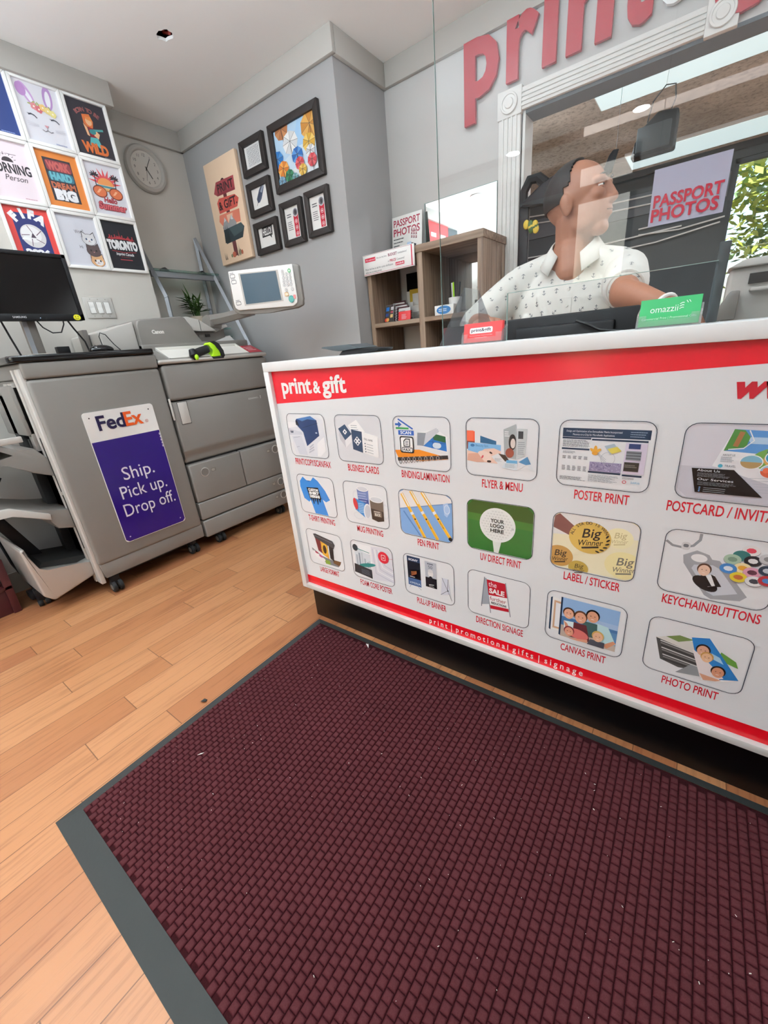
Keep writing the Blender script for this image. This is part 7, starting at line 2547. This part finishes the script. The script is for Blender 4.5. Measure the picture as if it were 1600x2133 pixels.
for k in range(9):
    z = 1.36 - 0.03 * k
    h0, h1 = tree.ray_cast(Vector((-0.502, 1.2, z)), Vector((0, 1, 0))), tree.ray_cast(Vector((-0.468, 1.2, z)), Vector((0, 1, 0)))
    if h0[0] and h1[0]:
        row_ = (h0[0] + Vector((0, -0.003, 0)), h1[0] + Vector((0, -0.003, 0)))
        if prev:
            pk.quad(prev[0], row_[0], row_[1], prev[1], 'shirt_cotton')
        prev = row_
        if k % 2 == 0:
            pk.lathe([(0.001, -0.003), (0.006, -0.003), (0.006, 0), (0.001, 0)], 'tray_white', (row_[0] + row_[1]) / 2, 'Y', 12)
pk.build('placket', so)
# hair, brows, eyes, mouth line
hr = MB()
tb = bmesh.new()
bmesh.ops.create_uvsphere(tb, u_segments=110, v_segments=70, radius=1)
kill = []
for v in tb.verts:
    p_ = v.co.copy()
    front = p_.x
    if front > 0.36 - abs(p_.y) * 0.20 or p_.z < -0.30 or (front > -0.05 and p_.z < 0.12):
        kill.append(v)
    v.co = hp(-0.013 + 0.107 * p_.x, 0.0835 * p_.y, 0.031 + 0.103 * p_.z)
bmesh.ops.delete(tb, geom=kill, context='VERTS')
hr.merge(tb, 'hair', recalc=False)
ho = hr.build('hair', t_, sharp=None)
sd = ho.modifiers.new('thick', 'SOLIDIFY')
sd.thickness = 0.008
sd.offset = -0.5
for s_ in (-1, 1):
    MB().tube([hp(0.088, s_ * 0.048, 0.040), hp(0.102, s_ * 0.030, 0.046), hp(0.104, s_ * 0.014, 0.040)], [0.003, 0.0045, 0.003], 'hair', 8).build('eyebrow', t_)
    e_ = MB()
    e_.ball(hp(0.0835, s_ * 0.031, 0.016), (0.0118), 'paper_white', u=14, v=10)
    e_.ball(hp(0.0908, s_ * 0.0312, 0.016), 0.0056, 'hair', u=10, v=8)
    e_.ball(hp(0.0845, s_ * 0.031, 0.0215), (0.0130, 0.0140, 0.0085), 'skin', rot=RH, u=14, v=10)
    e_.ball(hp(0.0835, s_ * 0.031, 0.0095), (0.0120, 0.0135, 0.0062), 'skin', rot=RH, u=14, v=10)
    e_.build('eye', t_)
MB().tube([hp(0.098, -0.022, -0.060), hp(0.1085, 0, -0.060), hp(0.098, 0.022, -0.060)], 0.0018, 'maroon_paint', 6).build('lip_line', t_)
# watch on the left wrist
ax = (WL - EL).normalized()
e1 = ax.cross(Vector((0, 0, 1))).normalized()
e2 = ax.cross(e1)
MB().tube([WL - ax * 0.012 + (e1 * math.cos(2 * math.pi * k / 22) + e2 * math.sin(2 * math.pi * k / 22)) * 0.032 for k in range(22)], 0.007, 'paper_white', 8, closed=True).build('wrist_band', t_)['label'] = 'white wrist band'
# trousers and shoes down to the floor
tr_ = MB()
P('denim', '#2c3444', 0.85, var=0.1)
tr_.ball((-0.52, 2.13, 0.90), (0.19, 0.13, 0.10), 'denim')
for s_ in (-1, 1):
    chain(tr_, [((-0.52 + s_ * 0.09, 2.13, 0.88), 0.105), ((-0.52 + s_ * 0.10, 2.12, 0.50), 0.075), ((-0.52 + s_ * 0.10, 2.14, 0.09), 0.058)], 'denim', 0.03)
fused('trousers', tr_, 0.012, 4, t_, 'denim')
for s_ in (-1, 1):
    MB().ball((-0.52 + s_ * 0.105, 2.09, 0.045), (0.045, 0.14, 0.045), 'black_rubber').build('shoe', t_)
